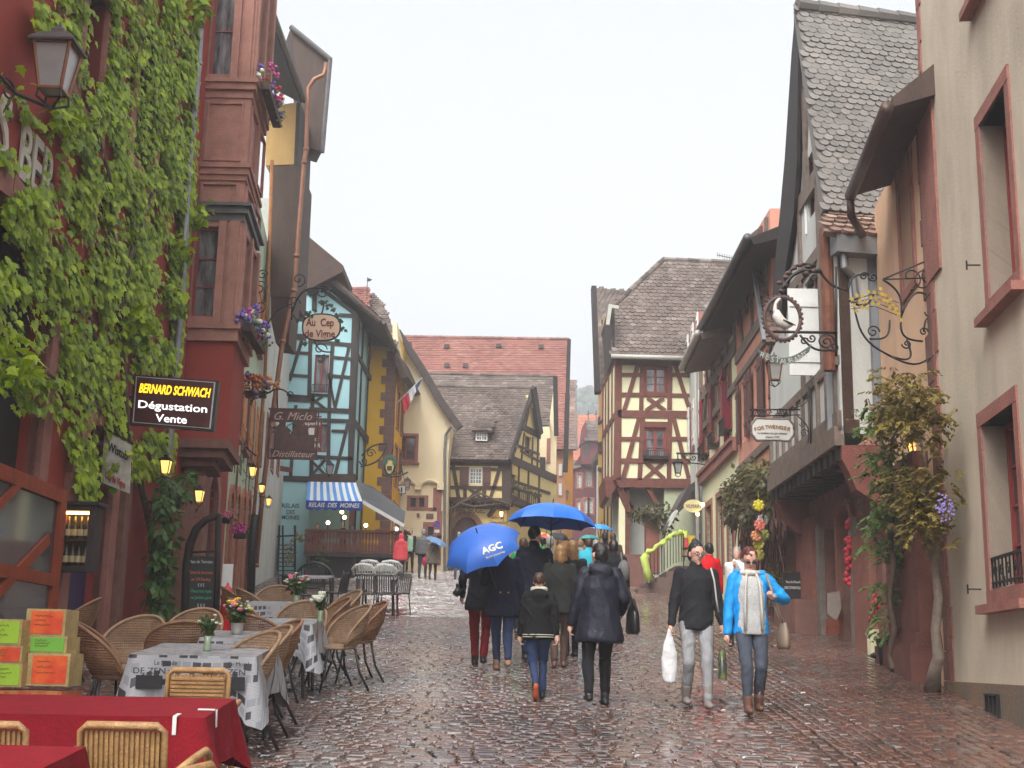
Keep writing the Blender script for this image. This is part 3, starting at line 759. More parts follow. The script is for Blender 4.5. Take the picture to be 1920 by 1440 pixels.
P0 = at_y(690, 645, yF - .6); nn = Vector((0, -math.sin(R(42)), math.cos(R(42))))
roof([on_plane(x, y, P0, nn) for x, y in ((680, 645), (744, 645), (731, 597), (716, 566), (700, 548), (680, 560))], hF, M_tbrown, tw=.2, th=.2)
P0 = at_y(660, 575, yF + 1)
roof([on_plane(x, y, P0, nn) for x, y in ((640, 588), (693, 585), (693, 538), (645, 540))], hF, M_tred, tw=.22, th=.22, name='dormer_roof')
pxbox([(640, 625), (693, 625), (693, 578), (650, 578)], yF + 1.1, 2, M_tred, 'dormer_wall', hF)
mb = MB(); mb.tube([at_y(688, 560, yF + 1), at_y(689, 520, yF + 1)], .015, 6); mb.prism([at_y(689, 521, yF + 1), at_y(698, 524, yF + 1), at_y(694, 527, yF + 1), at_y(689, 528, yF + 1)], (0, .02, 0)); mb.build('weather_vane', M_iron, hF)
# G: cream house with the info sign
yG = 53.0
PG = Pl((-6.5, yG), (-1.5, yG))
hG = house('cream_house', 2, PG, 'cream gable house with pink stone windows and information sign', 'house')
px_ = lambda l, pl: [pl.px(a, b) for a, b in l]
wG = rect(PG, 742, 818, 779, 862); wg2 = rect(PG, 769, 933, 780, 951); wg3 = rect(PG, 785, 933, 796, 951); wg4 = rect(PG, 801, 988, 813, 1006)
wall(PG, px_([(700, 1100), (837, 1100), (840, 860), (846, 792), (830, 765), (790, 695), (752, 634), (742, 640), (700, 700)], PG), [wG, wg2, wg3, wg4], M_creampl, hG, depth=5)
window(PG, wG, hG, frame=M_redframe, cols=2, rows=3, surround=M_pinkst, sw=.12, sill=M_brownst)
for r in (wg2, wg3, wg4): window(PG, r, hG, frame=M_brownframe, cols=1, rows=1, fw=.04)
mb = MB()
for x0, y0, x1, y1 in ((763, 929, 769, 957), (780, 929, 785, 957), (796, 929, 803, 957), (803, 952, 818, 958), (769, 951, 780, 957), (785, 951, 796, 957), (769, 929, 780, 933), (785, 929, 796, 933),
                       (812, 915, 828, 958), (818, 958, 828, 1060), (793, 979, 801, 1006), (813, 979, 818, 1006), (801, 979, 813, 988), (790, 1004, 828, 1009)):
 q = rect(PG, x0, y0, x1, y1); PG.box(mb, *q, -.05, .035)
mb.build('window_surround', M_pinkst, hG)
mb = MB()
for (xa, xb) in ((745, 783), (785, 826)):
 pts = [PG.p(xa + (xb - xa) * k / 8, 913 - 12 * math.sin(PI * k / 8) ** .6, .12) for k in range(9)]
 mb.tube(pts, .08, 6)
for x in (745, 784, 826): q = PG.p(x, 912, .06); mb.box(q, (.28, .25, .3))
mb.build('corbel_arch', M_creampl, hG)
mb = MB()
vg = [PG.p(745, 622, .35), PG.p(790, 690, .35), PG.p(828, 755, .35), PG.p(862, 803, .35)]
for a, b in zip(vg, vg[1:]): mb.bar(a, b, .3, .3, up=(0, 1, 0))
mb.build('verge', M_tbrown, hG)
mb = MB(); mb.tube([PG.p(846, 800, .3), PG.p(836, 815, .1), PG.p(834, 845, .1), PG.p(834, 1080, .1)], .06, 8); mb.build('downpipe', M_zinc, hG)
text('39', PG.p(743, 937, .02), PG.u, PG.w, .17, M_txt_dark, hG, width=.26)
mb = MB(); mb.box(PG.p(784, 966, .02), (.12, .03, .16)); mb.box(PG.p(806, 968, .02), (.3, .02, .22)); mb.build('wall_plaque', M_brownst, hG)
# H: straw coloured half timbered wine house
yH = 55.0
PH = Pl((-4.0, yH), (1.0, yH))
hH = house('wine_house', 3, PH, 'straw yellow half timbered wine house with brown tiled roof and arched door', 'house')
cH = at_y(953, 900, yH); uc = upx(PH, 952, 900)
wH = rect(PH, 880, 877, 904, 908); ua, ub = upx(PH, 846, 1040), upx(PH, 898, 1040); zsH = zpx(PH, 872, 1003)
rr = zpx(PH, 872, 968) - zsH
wall(PH, [(upx(PH, 834, 1000), 5), (uc, 5), (uc, zpx(PH, 952, 862)), (upx(PH, 834, 1000), zpx(PH, 836, 862))], [arch(ua, ub, 5.2, zsH, rr), wH], M_hugel, hH, depth=4, rec=.3)
mb = MB(); arch_band(mb, PH, ua, ub, 5.2, zsH, .22, -.1, .05, rr); mb.build('arch_surround', stone('tan_stone', (160, 120, 95), .9), hH)
mb = MB(); PH.box(mb, ua, 5.2, ub, zsH + rr, -.32, -.28); mb.build('door', M_brownframe, hH)
window(PH, wH, hH, frame=M_white, cols=4, rows=4, rec=.04, fw=.05, mull=.03)
for x0, x1 in ((862, 879), (905, 920)):
 q = rect(PH, x0, 876, x1, 910); shutter(PH, q[0], q[1], q[2], q[3], hH, M_brownframe, .04)
beams(PH, [(840, 862, 840, 938, .22), (838, 866, 952, 868, .3), (849, 868, 860, 935, .16), (940, 868, 919, 936, .16), (872, 912, 872, 938, .16), (908, 912, 908, 938, .16), (878, 914, 904, 936, .13), (904, 914, 878, 936, .13),
           (838, 878, 862, 879, .13), (920, 880, 946, 881, .13), (838, 914, 946, 915, .14), (949, 866, 949, 938, .35), (834, 944, 956, 949, .34)], proud=.05).build('timber_frame', M_timberb, hH)
mb = MB(); q = rect(PH, 833, 936, 960, 944); PH.box(mb, q[0], q[1], q[2], q[3], .05, .55)
for k in range(16): u = q[0] + (q[2] - q[0]) * k / 15; PH.box(mb, u - .05, q[1] - .13, u + .05, q[1], .0, .5)
mb.bar(PH.p(916, 968, .05), PH.p(930, 950, .4), .14, .14); mb.build('jetty', M_timberb, hH)
text('INS FINS "HUGEL"', PH.p(875, 957, .3), PH.u, PH.w, .2, mat('brown_lettering', (.05, .03, .02), .6), hH, width=rect(PH, 839, 950, 913, 960)[2] - rect(PH, 839, 950, 913, 960)[0], bold=.02)
for s, x, y, w_ in (('Salon de', 933, 970, .55), ('Dégustation', 934, 979, .75)): text(s, PH.p(x, y, .02), PH.u, PH.w, .13, mat('brown_lettering', (.05, .03, .02), .6), hH, width=w_, shear=.3)
# gable side running back
PS = Pl((cH.x, yH), (cH.x + .4 * 5.6, yH + 5.6))
sp = [(953, 1085), (1043, 1085), (1043, 900), (1012, 885), (1011, 815), (999, 740), (956, 860)]
wS = [rect(PS, 958, 890, 968, 925), rect(PS, 984, 818, 996, 852)]
wall(PS, px_(sp, PS), wS, M_hugel, hH, depth=2.5, off=.012)
for r in wS: window(PS, r, hH, frame=M_brownframe, cols=2, rows=2)
beams(PS, [(955, 860, 1042, 899, .35), (978, 800, 1012, 818, .3), (960, 850, 998, 742, .13), (1000, 745, 1010, 812, .13), (982, 812, 976, 868, .12), (998, 820, 996, 876, .12), (1008, 822, 1006, 880, .12), (968, 835, 1010, 852, .12),
           (990, 770, 984, 800, .1), (998, 765, 1004, 808, .1), (956, 870, 956, 940, .3), (972, 875, 970, 945, .15), (990, 880, 988, 950, .15), (1010, 890, 1008, 958, .15), (955, 900, 1030, 925, .12), (955, 935, 1042, 975, .4), (975, 845, 1010, 865, .1)], proud=.05).build('timber_frame', M_timberb, hH)
mb = MB(); nb = 15
for k in range(nb):
 x = 960 + 52 * k / (nb - 1); a = PS.p(x, 912 + 9 * k / nb + 6, .45); b = PS.p(x, 940 + 14 * k / nb, .45); mb.bar(a, b, .05, .05)
mb.bar(PS.p(958, 914, .45), PS.p(1014, 930, .45), .08, .1); mb.bar(PS.p(958, 941, .45), PS.p(1014, 958, .45), .1, .14)
for x in (962, 985, 1008): mb.bar(PS.p(x, 945, .0), PS.p(x, 945, .5), .1, .1)
mb.build('balcony', M_timberb, hH)
mb = MB(); rg = random.Random(8)
for k in range(12): leafball(mb, PS.p(960 + 4.5 * k, 905 + 2.2 * k, .5), .16, 16, .12, rg)
base_thing(mb, 'balcony_plants', M_olive, 'row of withered plants along the brown wooden balcony rail', 'plants')
pitch = R(48); nF = Vector((0, -math.sin(pitch), math.cos(pitch)))
P0 = at_y(890, 862, yH - .45)
roof([on_plane(x, y, P0, nF) for x, y in ((822, 860), (958, 862), (1001, 728), (800, 724))], hH, M_tbrown, tw=.2, th=.17, slab=.15)
a, b = on_plane(804, 724, P0, nF), on_plane(1001, 728, P0, nF); ridge_tiles(a, b, hH, M_tbrown)
mb = MB(); mb.bar(on_plane(956, 866, P0, nF), on_plane(1000, 728, P0, nF), .12, .3); 
q = PS.p(1000, 727, .25); mb.bar(q, PS.p(1013, 815, .25), .5, .14, up=tuple(PS.n)); mb.build('barge_board', M_eave, hH)
# dormer
D0 = at_y(901, 820, yH + .35); PD = Pl((D0.x - 1, D0.y), (D0.x + 1, D0.y))
q = rect(PD, 891, 810, 916, 829)
mb = MB(); PD.box(mb, q[0], q[1] - .25, q[2], q[3] + .1, -1.5, 0); dm = mb.build('dormer', M_timberb, hH)
window(PD, rect(PD, 892, 811, 914, 827), hH, frame=M_white, cols=4, rows=2, rec=-.04, fw=.05)
nD = Vector((0, -math.sin(R(28)), math.cos(R(28)))); Pd = at_y(900, 806, D0.y - .25)
roof([on_plane(x, y, Pd, nD) for x, y in ((884, 806), (922, 807), (934, 776), (896, 774))], hH, M_tbrown, tw=.2, th=.17, slab=.1, name='dormer_roof')
# wisteria on the beam
mb = MB(); mb.tube([PH.p(842, 1075, .5), PH.p(840, 1030, .5), PH.p(846, 985, .55), (PH.p(846, 955, .65)), PH.p(862, 944, .7), PH.p(900, 925, .7), PH.p(932, 938, .7), PH.p(955, 945, .7)], (.14, .12, .1, .09, .07, .05, .04, .03), 7)
mb.tube([PH.p(862, 944, .7), PH.p(890, 950, .75), PH.p(940, 944, .75)], (.05, .04, .02), 6)
rg = random.Random(4)
for k in range(22):
 x = rg.uniform(838, 958); a = PH.p(x, rg.uniform(934, 950), .65); mb.tube([a, a + Vector((rg.uniform(-.3, .3), rg.uniform(-.1, .1), rg.uniform(-.25, .3)))], .012, 4)
base_thing(mb, 'wisteria', M_bark, 'bare old wisteria trunk winding up beside the arched wine house door', 'climbing plant')
# I: second brown roof
yI = 61.0
hI = empty('brown_roofed_house', (0.6, yI, gz(yI)), 'cream house with large brown tiled roof just behind the wine house', 'house')
P0 = at_y(1015, 797, yI)
roof([on_plane(x, y, P0, nF) for x, y in ((820, 797), (1029, 797), (1041, 706), (800, 700))], hI, M_tbrown, tw=.24, th=.2, fine=False)
ridge_tiles(on_plane(802, 701, P0, nF), on_plane(1041, 706, P0, nF), hI, M_tbrown)
PI1 = Pl((0.6, yI), (3.0, yI)); q0 = at_y(1012, 850, yI + .3)
wall(PI1, px_([(1005, 1085), (1041, 1085), (1041, 905), (1030, 800), (1005, 800)], PI1), [], M_creampl, hI, depth=5)
mb = MB(); mb.prism([at_y(a, b, yI + .3) for a, b in ((1029, 797), (1041, 706), (1044, 816), (1042, 905), (1034, 900))], (0, .5, 0)); mb.build('gable_wall', M_creampl, hI)
mb = MB(); mb.bar(at_y(1041, 706, yI), at_y(1043, 817, yI), .22, .2); mb.build('barge_board', M_eave, hI)
wI = rect(PI1, 1025, 822, 1032, 868); window(PI1, wI, hI, frame=M_pinkst, cols=2, rows=3, rec=-.04)
mb = MB(); q = rect(PI1, 1007, 860, 1022, 888); PI1.box(mb, *q, 0, .5); mb.build('balcony_hatch', M_timber, hI)
# J: great red roof
yJ = 68.0
hJ = empty('red_roofed_house', (0.8, yJ, gz(yJ)), 'large house with a broad red tiled roof rising behind the others', 'house')
P0 = at_y(1045, 842, yJ)
roof([on_plane(x, y, P0, nF) for x, y in ((760, 842), (1059, 842), (1067, 637), (700, 631))], hJ, M_tred, tw=.3, th=.24, fine=False, lift=.03)
ridge_tiles(on_plane(702, 631, P0, nF), on_plane(1067, 637, P0, nF), hJ, M_tred, r=.14)
PJ = Pl((0.6, yJ), (3.4, yJ)); wall(PJ, px_([(1040, 1085), (1060, 1085), (1062, 842), (1040, 842)], PJ), [], plaster('apricot_plaster', (206, 150, 112), .9), hJ, depth=5, off=-.4)
mb = MB(); mb.bar(at_y(1067, 637, yJ - .1), at_y(1064, 740, yJ - .1), .2, .3); mb.bar(at_y(1064, 740, yJ - .1), at_y(1060, 885, yJ - .1), .25, .3); mb.build('barge_board', M_eave, hJ)
wj = [rect(PJ, 1048, y, 1054, y + 22) for y in (868, 905)]
for r in wj: window(PJ, r, hJ, frame=M_white, cols=2, rows=3, rec=.35)
mb = MB()
for x, y in ((767, 648), (838, 652), (935, 651), (1014, 653), (838, 688), (873, 688)):
 q = on_plane(x, y, P0, nF) + nF * .1; mb.box(q, (.3, .3, .22))
mb.build('roof_vent', M_tbrown, hJ)
# K: narrow roof, ochre side
yK = 80.0
hK = empty('narrow_orange_house', (3.6, yK, gz(yK)), 'narrow bright orange house with mottled tiled roof far up the street', 'house')
P0 = at_y(1070, 842, yK)
roof([on_plane(x, y, P0, nF) for x, y in ((1040, 842), (1081, 842), (1079, 713), (1040, 713))], hK, M_tmix, tw=.34, th=.3, fine=False)
pxbox([(1040, 1080), (1072, 1080), (1075, 842), (1040, 842)], yK + .4, 5, M_orangepl, 'wall', hK)
mb = MB(); mb.bar(at_y(1079.5, 713, yK - .2), at_y(1081.5, 843, yK - .2), .1, .15); mb.build('verge', M_zinc, hK)
# L: maroon house
yL = 96.0
hL = empty('maroon_house', (5.4, yL, gz(yL)), 'dark maroon house with dormer at the far end of the street', 'house')
PLm = Pl((3.0, yL), (9.0, yL))
wl = [rect(PLm, *q) for q in ((1083, 889, 1090, 914), (1100, 884, 1109, 911), (1083, 938, 1088, 960), (1096, 936, 1102, 962), (1105, 936, 1111, 962))]
wall(PLm, px_([(1060, 1080), (1150, 1080), (1150, 850), (1090, 850), (1073, 876), (1060, 876)], PLm), wl, M_maroon, hL)
for r in wl: window(PLm, r, hL, frame=M_white, cols=2, rows=3, surround=M_pinkst, sw=.15)
P0 = at_y(1085, 880, yL - .3)
roof([on_plane(x, y, P0, nF) for x, y in ((1060, 882), (1098, 874), (1098, 862), (1060, 862))], hL, M_tbrown, tw=.4, th=.4, fine=False)
Pm = Pl((3.0, yL - 1), (9.0, yL - 1)); wd_ = rect(Pm, 1095, 828, 1104, 855)
wall(Pm, px_([(1090, 870), (1112, 870), (1150, 850), (1150, 826), (1090, 826)], Pm), [wd_], M_maroon, hL, name='dormer_wall', depth=1.5)
window(Pm, wd_, hL, frame=M_timber, cols=2, rows=2)
pxbox([(1088, 833), (1092, 800), (1098, 790), (1103, 826)], yL - 1.2, 2, M_maroon, 'dormer_gable', hL)
P0 = at_y(1110, 828, yL - 1.5)
roof([on_plane(x, y, P0, nF) for x, y in ((1101, 826), (1150, 826), (1150, 792), (1097, 790))], hL, M_tbrown, tw=.4, th=.4, fine=False, name='dormer_roof')
# orange roof beyond
hX = empty('orange_roofed_house', (5.8, 118, gz(118)), 'house with plain bright orange roof below the wooded hill', 'house')
P0 = at_y(1100, 870, 118.0)
roof([on_plane(x, y, P0, nF) for x, y in ((1060, 870), (1160, 870), (1160, 783), (1060, 780))], hX, M_tor, tw=.5, th=.5, fine=False)
pxbox([(1060, 1040), (1160, 1040), (1160, 868), (1060, 868)], 118.5, 6, M_creampl, 'wall', hX)
mb = MB()
for x in (1103, 1118): mb.tube([at_y(x, 800, 117), at_y(x, 770, 117)], .04, 5); mb.tube([at_y(x - 4, 778, 117), at_y(x + 4, 775, 117)], .03, 4)
mb.build('aerial', M_iron, hX)
# M: ochre timbered house on the right bend
hM = empty('yellow_timbered_house', (3.9, 50, gz(50)), 'yellow timbered house with sagging dark gable edge on the right bend', 'house')
yM = 47.0
PM = Pl((3.9, 60), (3.72, yM))
wM = [rect(PM, 1130, 735, 1136, 770)]
wall(PM, px_([(1121, 1060), (1157, 1090), (1160, 690), (1150, 640), (1143, 585), (1128, 600), (1122, 700)], PM), [], plaster('tan_plaster', (205, 170, 100), .9), hM, depth=3)
beams(PM, [(1123, 735, 1148, 690, .25), (1123, 790, 1150, 765, .3), (1130, 600, 1128, 735, .15), (1150, 690, 1148, 1060, .3), (1136, 700, 1134, 1060, .18), (1123, 880, 1150, 885, .2), (1143, 700, 1140, 1060, .15), (1123, 840, 1150, 832, .5)], proud=.05).build('timber_frame', M_timberb, hM)
mb = MB(); q = [PM.p(x, y, .03) for x, y in ((1128, 740), (1138, 725), (1136, 780), (1127, 790))]; mb.prism(q, PM.n * .04); q = [PM.p(x, y, .03) for x, y in ((1140, 790), (1146, 788), (1144, 840), (1138, 840))]; mb.prism(q, PM.n * .04); mb.build('shutter', paint('pink_shutter_paint', (186, 128, 108), .9, .6), hM)
P0 = at_y(1120, 720, yM + 3)
roof([on_plane(x, y, P0, Vector((-.25, -math.sin(R(50)), math.cos(R(50)))).normalized()) for x, y in ((1124, 735), (1146, 690), (1200, 600), (1190, 546), (1113, 539))], hM, M_tbrown, tw=.24, th=.2, fine=False)
mb = MB(); a, b = at_y(1113, 539, 50.8), at_y(1120, 737, 49.5); mb.bar(a, b, .2, .3); mb.build('barge_board', M_eave, hM)
# small white and salmon fronts further up on the right
hW = empty('white_narrow_house', (4.6, 75, gz(75)), 'narrow white house front with grey windows beside the maroon house', 'house')
PW = Pl((6.2, 90), (4.9, 66)); wW = [rect(PW, 1122, 938, 1127, 965), rect(PW, 1129, 940, 1134, 968), rect(PW, 1123, 880, 1127, 912)]
wall(PW, px_([(1117, 1060), (1142, 1060), (1142, 840), (1117, 862)], PW), wW, M_whitepl, hW, depth=4)
for r in wW: window(PW, r, hW, frame=M_timber, cols=2, rows=3)
pxbox([(1116, 866), (1144, 842), (1144, 820), (1117, 850)], 66, 3, M_tbrown, 'roof', hW)
hV = empty('salmon_shop_front', (4.2, 62, gz(62)), 'salmon pink shop front far up the street past the corner house', 'house')
pxbox([(1138, 1070), (1156, 1080), (1156, 930), (1138, 935)], 60.5, 4, M_salmon, 'wall', hV)
mb = MB(); Pv = Pl((3, 60.5), (6, 60.5)); 
for x in (1141, 1148): q = rect(Pv, x, 955, x + 4, 1010); Pv.box(mb, *q, .0, .04)
mb.build('window', M_glass, hV)
# N: corner house with red timbers
yN = 42.0
PN = Pl((3.0, yN), (7.0, yN))
hN = house('corner_timbered_house', 2, PN, 'lime white corner house with red brown timbers and large sagging brown roof', 'house')
n0, n1 = upx(PN, 1156, 800), upx(PN, 1297, 800)
zb, ztp = zpx(PN, 1220, 905), zpx(PN, 1220, 668)
wn1 = rect(PN, 1209, 688, 1250, 738); wn2 = rect(PN, 1208, 802, 1249, 860)
wall(PN, [(n0, zb), (n1, zb), (n1, ztp), (n0, ztp)], [wn1, wn2], M_limepl, hN, depth=4.6, rec=.15)
segN = [(1160, 672, 1157, 900, .27), (1160, 678, 1298, 681, .26), (1204, 680, 1202, 768, .18), (1257, 680, 1255, 768, .18), (1162, 703, 1203, 703, .15), (1257, 703, 1297, 704, .15), (1162, 740, 1298, 742, .16), (1158, 776, 1298, 778, .3),
  (1197, 682, 1170, 770, .17), (1265, 682, 1294, 772, .17), (1214, 746, 1247, 770, .15), (1244, 746, 1211, 770, .15), (1198, 784, 1168, 897, .17), (1263, 784, 1291, 897, .17), (1205, 784, 1199, 900, .18), (1256, 784, 1254, 900, .18),
  (1160, 823, 1203, 823, .15), (1256, 823, 1297, 823, .15), (1160, 864, 1297, 865, .18), (1212, 868, 1246, 898, .15), (1243, 868, 1209, 898, .15), (1156, 905, 1297, 907, .36), (1204, 684, 1257, 685, .14), (1204, 795, 1257, 796, .2)]
beams(PN, [(*q[:4], q[4] * .86) for q in segN], proud=.04).build('timber_frame', M_timberr, hN)
for r in (wn1, wn2):
 window(PN, r, hN, frame=M_redframe, cols=2, rows=3, rec=.06, fw=.08, surround=M_timberr, sw=.1, pane=M_curtain, sp=.05)
mb = MB(); q = rect(PN, 1205, 856, 1253, 862); PN.box(mb, *q, .04, .2)
q = rect(PN, 1206, 846, 1252, 858)
for k in range(12): PN.box(mb, q[0] + (q[2] - q[0]) * k / 11 - .01, q[1], q[0] + (q[2] - q[0]) * k / 11 + .01, q[3], .17, .19)
PN.box(mb, q[0], q[3] - .02, q[2], q[3], .16, .2); mb.build('window_rail', M_iron, hN)
xN0 = PN.pt(n0, 0).x
SN = Pl((xN0 - .12, yN + 4.4), (xN0, yN))
wall(SN, [(0, zb - .3), (SN.len, zb), (SN.len, ztp), (0, ztp)], [], M_limepl, hN, depth=.3, off=.01)
beams(SN, [(a, zb, a, ztp, .18) for a in (.15, 1.1, 2.1, 3.2, 4.25)] + [(0, z, 4.4, z, .2) for z in (zb + .2, zb + 2.3, ztp - .1)], px=False, proud=.045).build('timber_frame', M_timberr, hN)
mb = MB(); mb.prism([(xN0 - .1, yN - .3, zb), (xN0 - .1, yN + 4, zb), (xN0 + .9, yN + 4, zb - 1.1), (xN0 + .9, yN + .8, zb - 1.1)], (.0, 0, .05)); 
q = [PN.p(1134, 893, 0), PN.p(1160, 896, 0), PN.p(1158, 910, 0), PN.p(1142, 935, 0), PN.p(1136, 930, 0)]; mb.prism(q, (0, 3.0, 0)); mb.build('jetty_skirt', M_timberr, hN)
# ground floor, set back
PN2 = Pl((3.0, yN + .9), (7.0, yN + .9)); PN3 = Pl((3.0, yN + .1), (7.0, yN + .1))
wall(PN2, [(upx(PN2, 1160, 1000), 3.8), (upx(PN2, 1260, 1000), 3.8), (upx(PN2, 1260, 1000), zb + .1), (upx(PN2, 1160, 1000), zb + .1)], [], plaster('grey_white_plaster', (186, 188, 180), .9), hN, name='shop_wall', depth=3.5)
wall(PN3, [(upx(PN3, 1246, 1000), 3.8), (upx(PN3, 1345, 1000), 3.8), (upx(PN3, 1345, 1000), zb - .02), (upx(PN3, 1246, 1000), zb - .02)], [rect(PN3, 1298, 985, 1322, 1062)], plaster('sage_plaster', (192, 198, 166), .9), hN, name='shop_wall', depth=3)
mb = MB(); q = rect(PN3, 1296, 985, 1324, 1062); PN3.box(mb, *q, -.3, -.25); mb.build('door', M_dark, hN)
mb = MB(); PN.box(mb, upx(PN, 1172, 1000), 3.9, upx(PN, 1181, 1000), zb, -.4, -.15); mb.bar(PN.p(1178, 960, -.2), PN.p(1160, 915, -.1), .2, .2); mb.bar(PN.p(1232, 945, -.1), PN.p(1212, 912, -.1), .14, .14); mb.build('post', M_timberr, hN)
mb = MB(); q = rect(PN3, 1161, 925, 1172, 1042); PN3.box(mb, *q, -.5, 0); mb.build('corner_pier', M_limepl, hN)
mb = MB(); q = rect(PN3, 1142, 1042, 1205, 1090); PN3.box(mb, q[0], 3.8, q[2], q[3], -.6, .6); mb.build('plinth', M_brownst, hN)
text("Vue de Riewihr", PN2.p(1222, 925, .01), PN2.u, PN2.w, .14, mat('faded_lettering', (.28, .27, .26), .7), hN, width=.9)
pN = R(52); nN = Vector((0, -math.sin(pN), math.cos(pN)))
P0 = at_y(1220, 667, yN - .55)
roof([on_plane(x, y, P0, nN) for x, y in ((1147, 665), (1420, 673), (1420, 495), (1365, 491), (1245, 486), (1180, 546), (1146, 577))], hN, M_tbrown, tw=.2, th=.2, slab=.18)
ridge_tiles(on_plane(1245, 487, P0, nN), on_plane(1400, 493, P0, nN), hN, M_tbrown); ridge_tiles(on_plane(1147, 577, P0, nN), on_plane(1245, 486, P0, nN), hN, M_tbrown)
mb = MB(); mb.tube([at_y(1146, 668, yN - .65), at_y(1295, 672, yN - .65)], .08, 8)
mb.tube([at_y(1293, 672, yN - .6), at_y(1288, 682, yN - .6), at_y(1300, 700, yN - .2), at_y(1299, 900, yN - .2)], .05, 8); mb.build('gutter', mat('cream_gutter', (.42, .41, .36), .5), hN, smooth=True)
mb = MB(); mb.prism([at_y(a, b, yN - .3) for a, b in ((1141, 578), (1152, 574), (1153, 668), (1150, 668), (1144, 590))], (0, 3.5, 0)); mb.build('gable_cladding', M_timber, hN)
mb = MB(); mb.bar(at_y(1139, 610, yN - .6), at_y(1144, 575, yN - .6), .12, .2); mb.bar(at_y(1141, 574, yN - .6), at_y(1160, 577, yN - .6), .12, .12); mb.build('hood', mat('cream_gutter', (.42, .41, .36), .5), hN)
mb = MB(); mb.tube([at_y(1345, 478, 44), at_y(1385, 487, 44)], .015, 4)
for k in range(9): x = 1345 + 4.5 * k; mb.tube([at_y(x, 473 + k, 44), at_y(x, 482 + k * 1.1, 44)], .008, 4)
mb.tube([at_y(1376, 486, 44), at_y(1377, 505, 44)], .02, 5)
mb.build('aerial', M_iron, hN)
# O: narrow white house
PO = Pl((5.96, 42), (5.86, 38.7)); PP = Pl((5.86, 38.7), (5.76, 32.0)); PQ = Pl((5.76, 32.0), (5.62, 26.8))
M_crgut = mat('cream_gutter', (.42, .41, .36), .5)
M_redshut = paint('dark_red_shutter_paint', (138, 32, 48), .9, .5)
M_pinkshut = paint('dusty_shutter_paint', (140, 96, 98), .9, .5)
def eave_run(pl, near_px, far_px, parent, off, m, gm, back=.7, h=.35):
 a = pl.p(near_px[0], near_px[1], off); b = pl.p(far_px[0], far_px[1], off); z = (a.z + b.z) / 2
 a.z = z; b.z = z
 mb = MB(); n = pl.n
 mb.prism([a, a - n * (off + back) + Vector((0, 0, .45)), a - n * (off + back) + Vector((0, 0, .1)), a - n * .05 + Vector((0, 0, -.16))], b - a)
 mb.build('eave', m, parent)
 mb = MB(); mb.tube([a + n * .07, b + n * .07], .09, 10); mb.build('gutter', gm, parent, smooth=True)
 return a, b
hO = house('white_shuttered_house', 1, PO, 'narrow white house with white shutters squeezed beside the corner house', 'house')
zt_ = zpx(PO, 1300, 655)
wO = [(.5, 8.6, 1.25, 10.1), (2.0, 8.6, 2.75, 10.1), (.5, 12 - .6, 1.25, 12.8 - .2), (2.0, 11.4, 2.75, 12.6)]
wall(PO, [(-.0, 3), (PO.len, 3), (PO.len, zt_), (0, zt_)], wO, M_whitepl, hO, depth=4)
for r in wO:
 window(PO, r, hO, frame=M_redframe, cols=2, rows=3, surround=M_pinkst, sw=.1)
 shutter(PO, r[0] - .45, r[1], r[0] - .1, r[3], hO, M_white, .06); shutter(PO, r[2] + .1, r[1], r[2] + .45, r[3], hO, M_white, .06)
eave_run(PO, (1313, 611), (1282, 703), hO, .75, M_timberg, M_crgut)
mb = MB(); mb.tube([PP.pt(-.15, zpx(PP, 1312, 640), .15), PP.pt(-.15, 3.5, .15)], .06, 8); mb.build('downpipe', M_crgut, hO)
# P: cream timbered with red shutters
hP = house('cream_timbered_house', 1, PP, 'cream timbered house with dark red shutters and a long row of upper windows', 'house')
rows_ = []
def ur(pl, x): return upx(pl, x, 800)
L = PP.len
zs1 = zpx(PP, 1389, 630); zs0 = zs1 + 1.75
up = [(.5 + 1.35 * k, zs1, 1.35 + 1.35 * k, zs0) for k in range(4)]
zl1 = zpx(PP, 1380, 775); lo = [(.6, zl1 - .2, 1.5, zl1 + 1.6), (2.7, zl1 - .2, 3.6, zl1 + 1.6), (4.9, zl1 - .2, 5.8, zl1 + 1.6)]
gr = [(.8, 3.6, 1.9, 6.3), (3.0, 4.3, 4.0, 6.3), (4.9, 3.3, 5.9, 6.2)]
wall(PP, [(0, 3), (L, 3), (L, zs0 + .6), (0, zs0 + .6)], up + lo + gr, M_limepl, hP, depth=4)
for r in up:
 window(PP, r, hP, frame=M_brownframe, cols=2, rows=3); shutter(PP, r[0] - .22, r[1], r[0] - .02, r[3], hP, M_pinkshut, .06); shutter(PP, r[2] + .02, r[1], r[2] + .22, r[3], hP, M_pinkshut, .06)
for r in lo:
 window(PP, r, hP, frame=M_white, cols=2, rows=3, surround=M_redframe, sw=.08); shutter(PP, r[0] - .55, r[1], r[0] - .1, r[3], hP, M_redshut, .06)
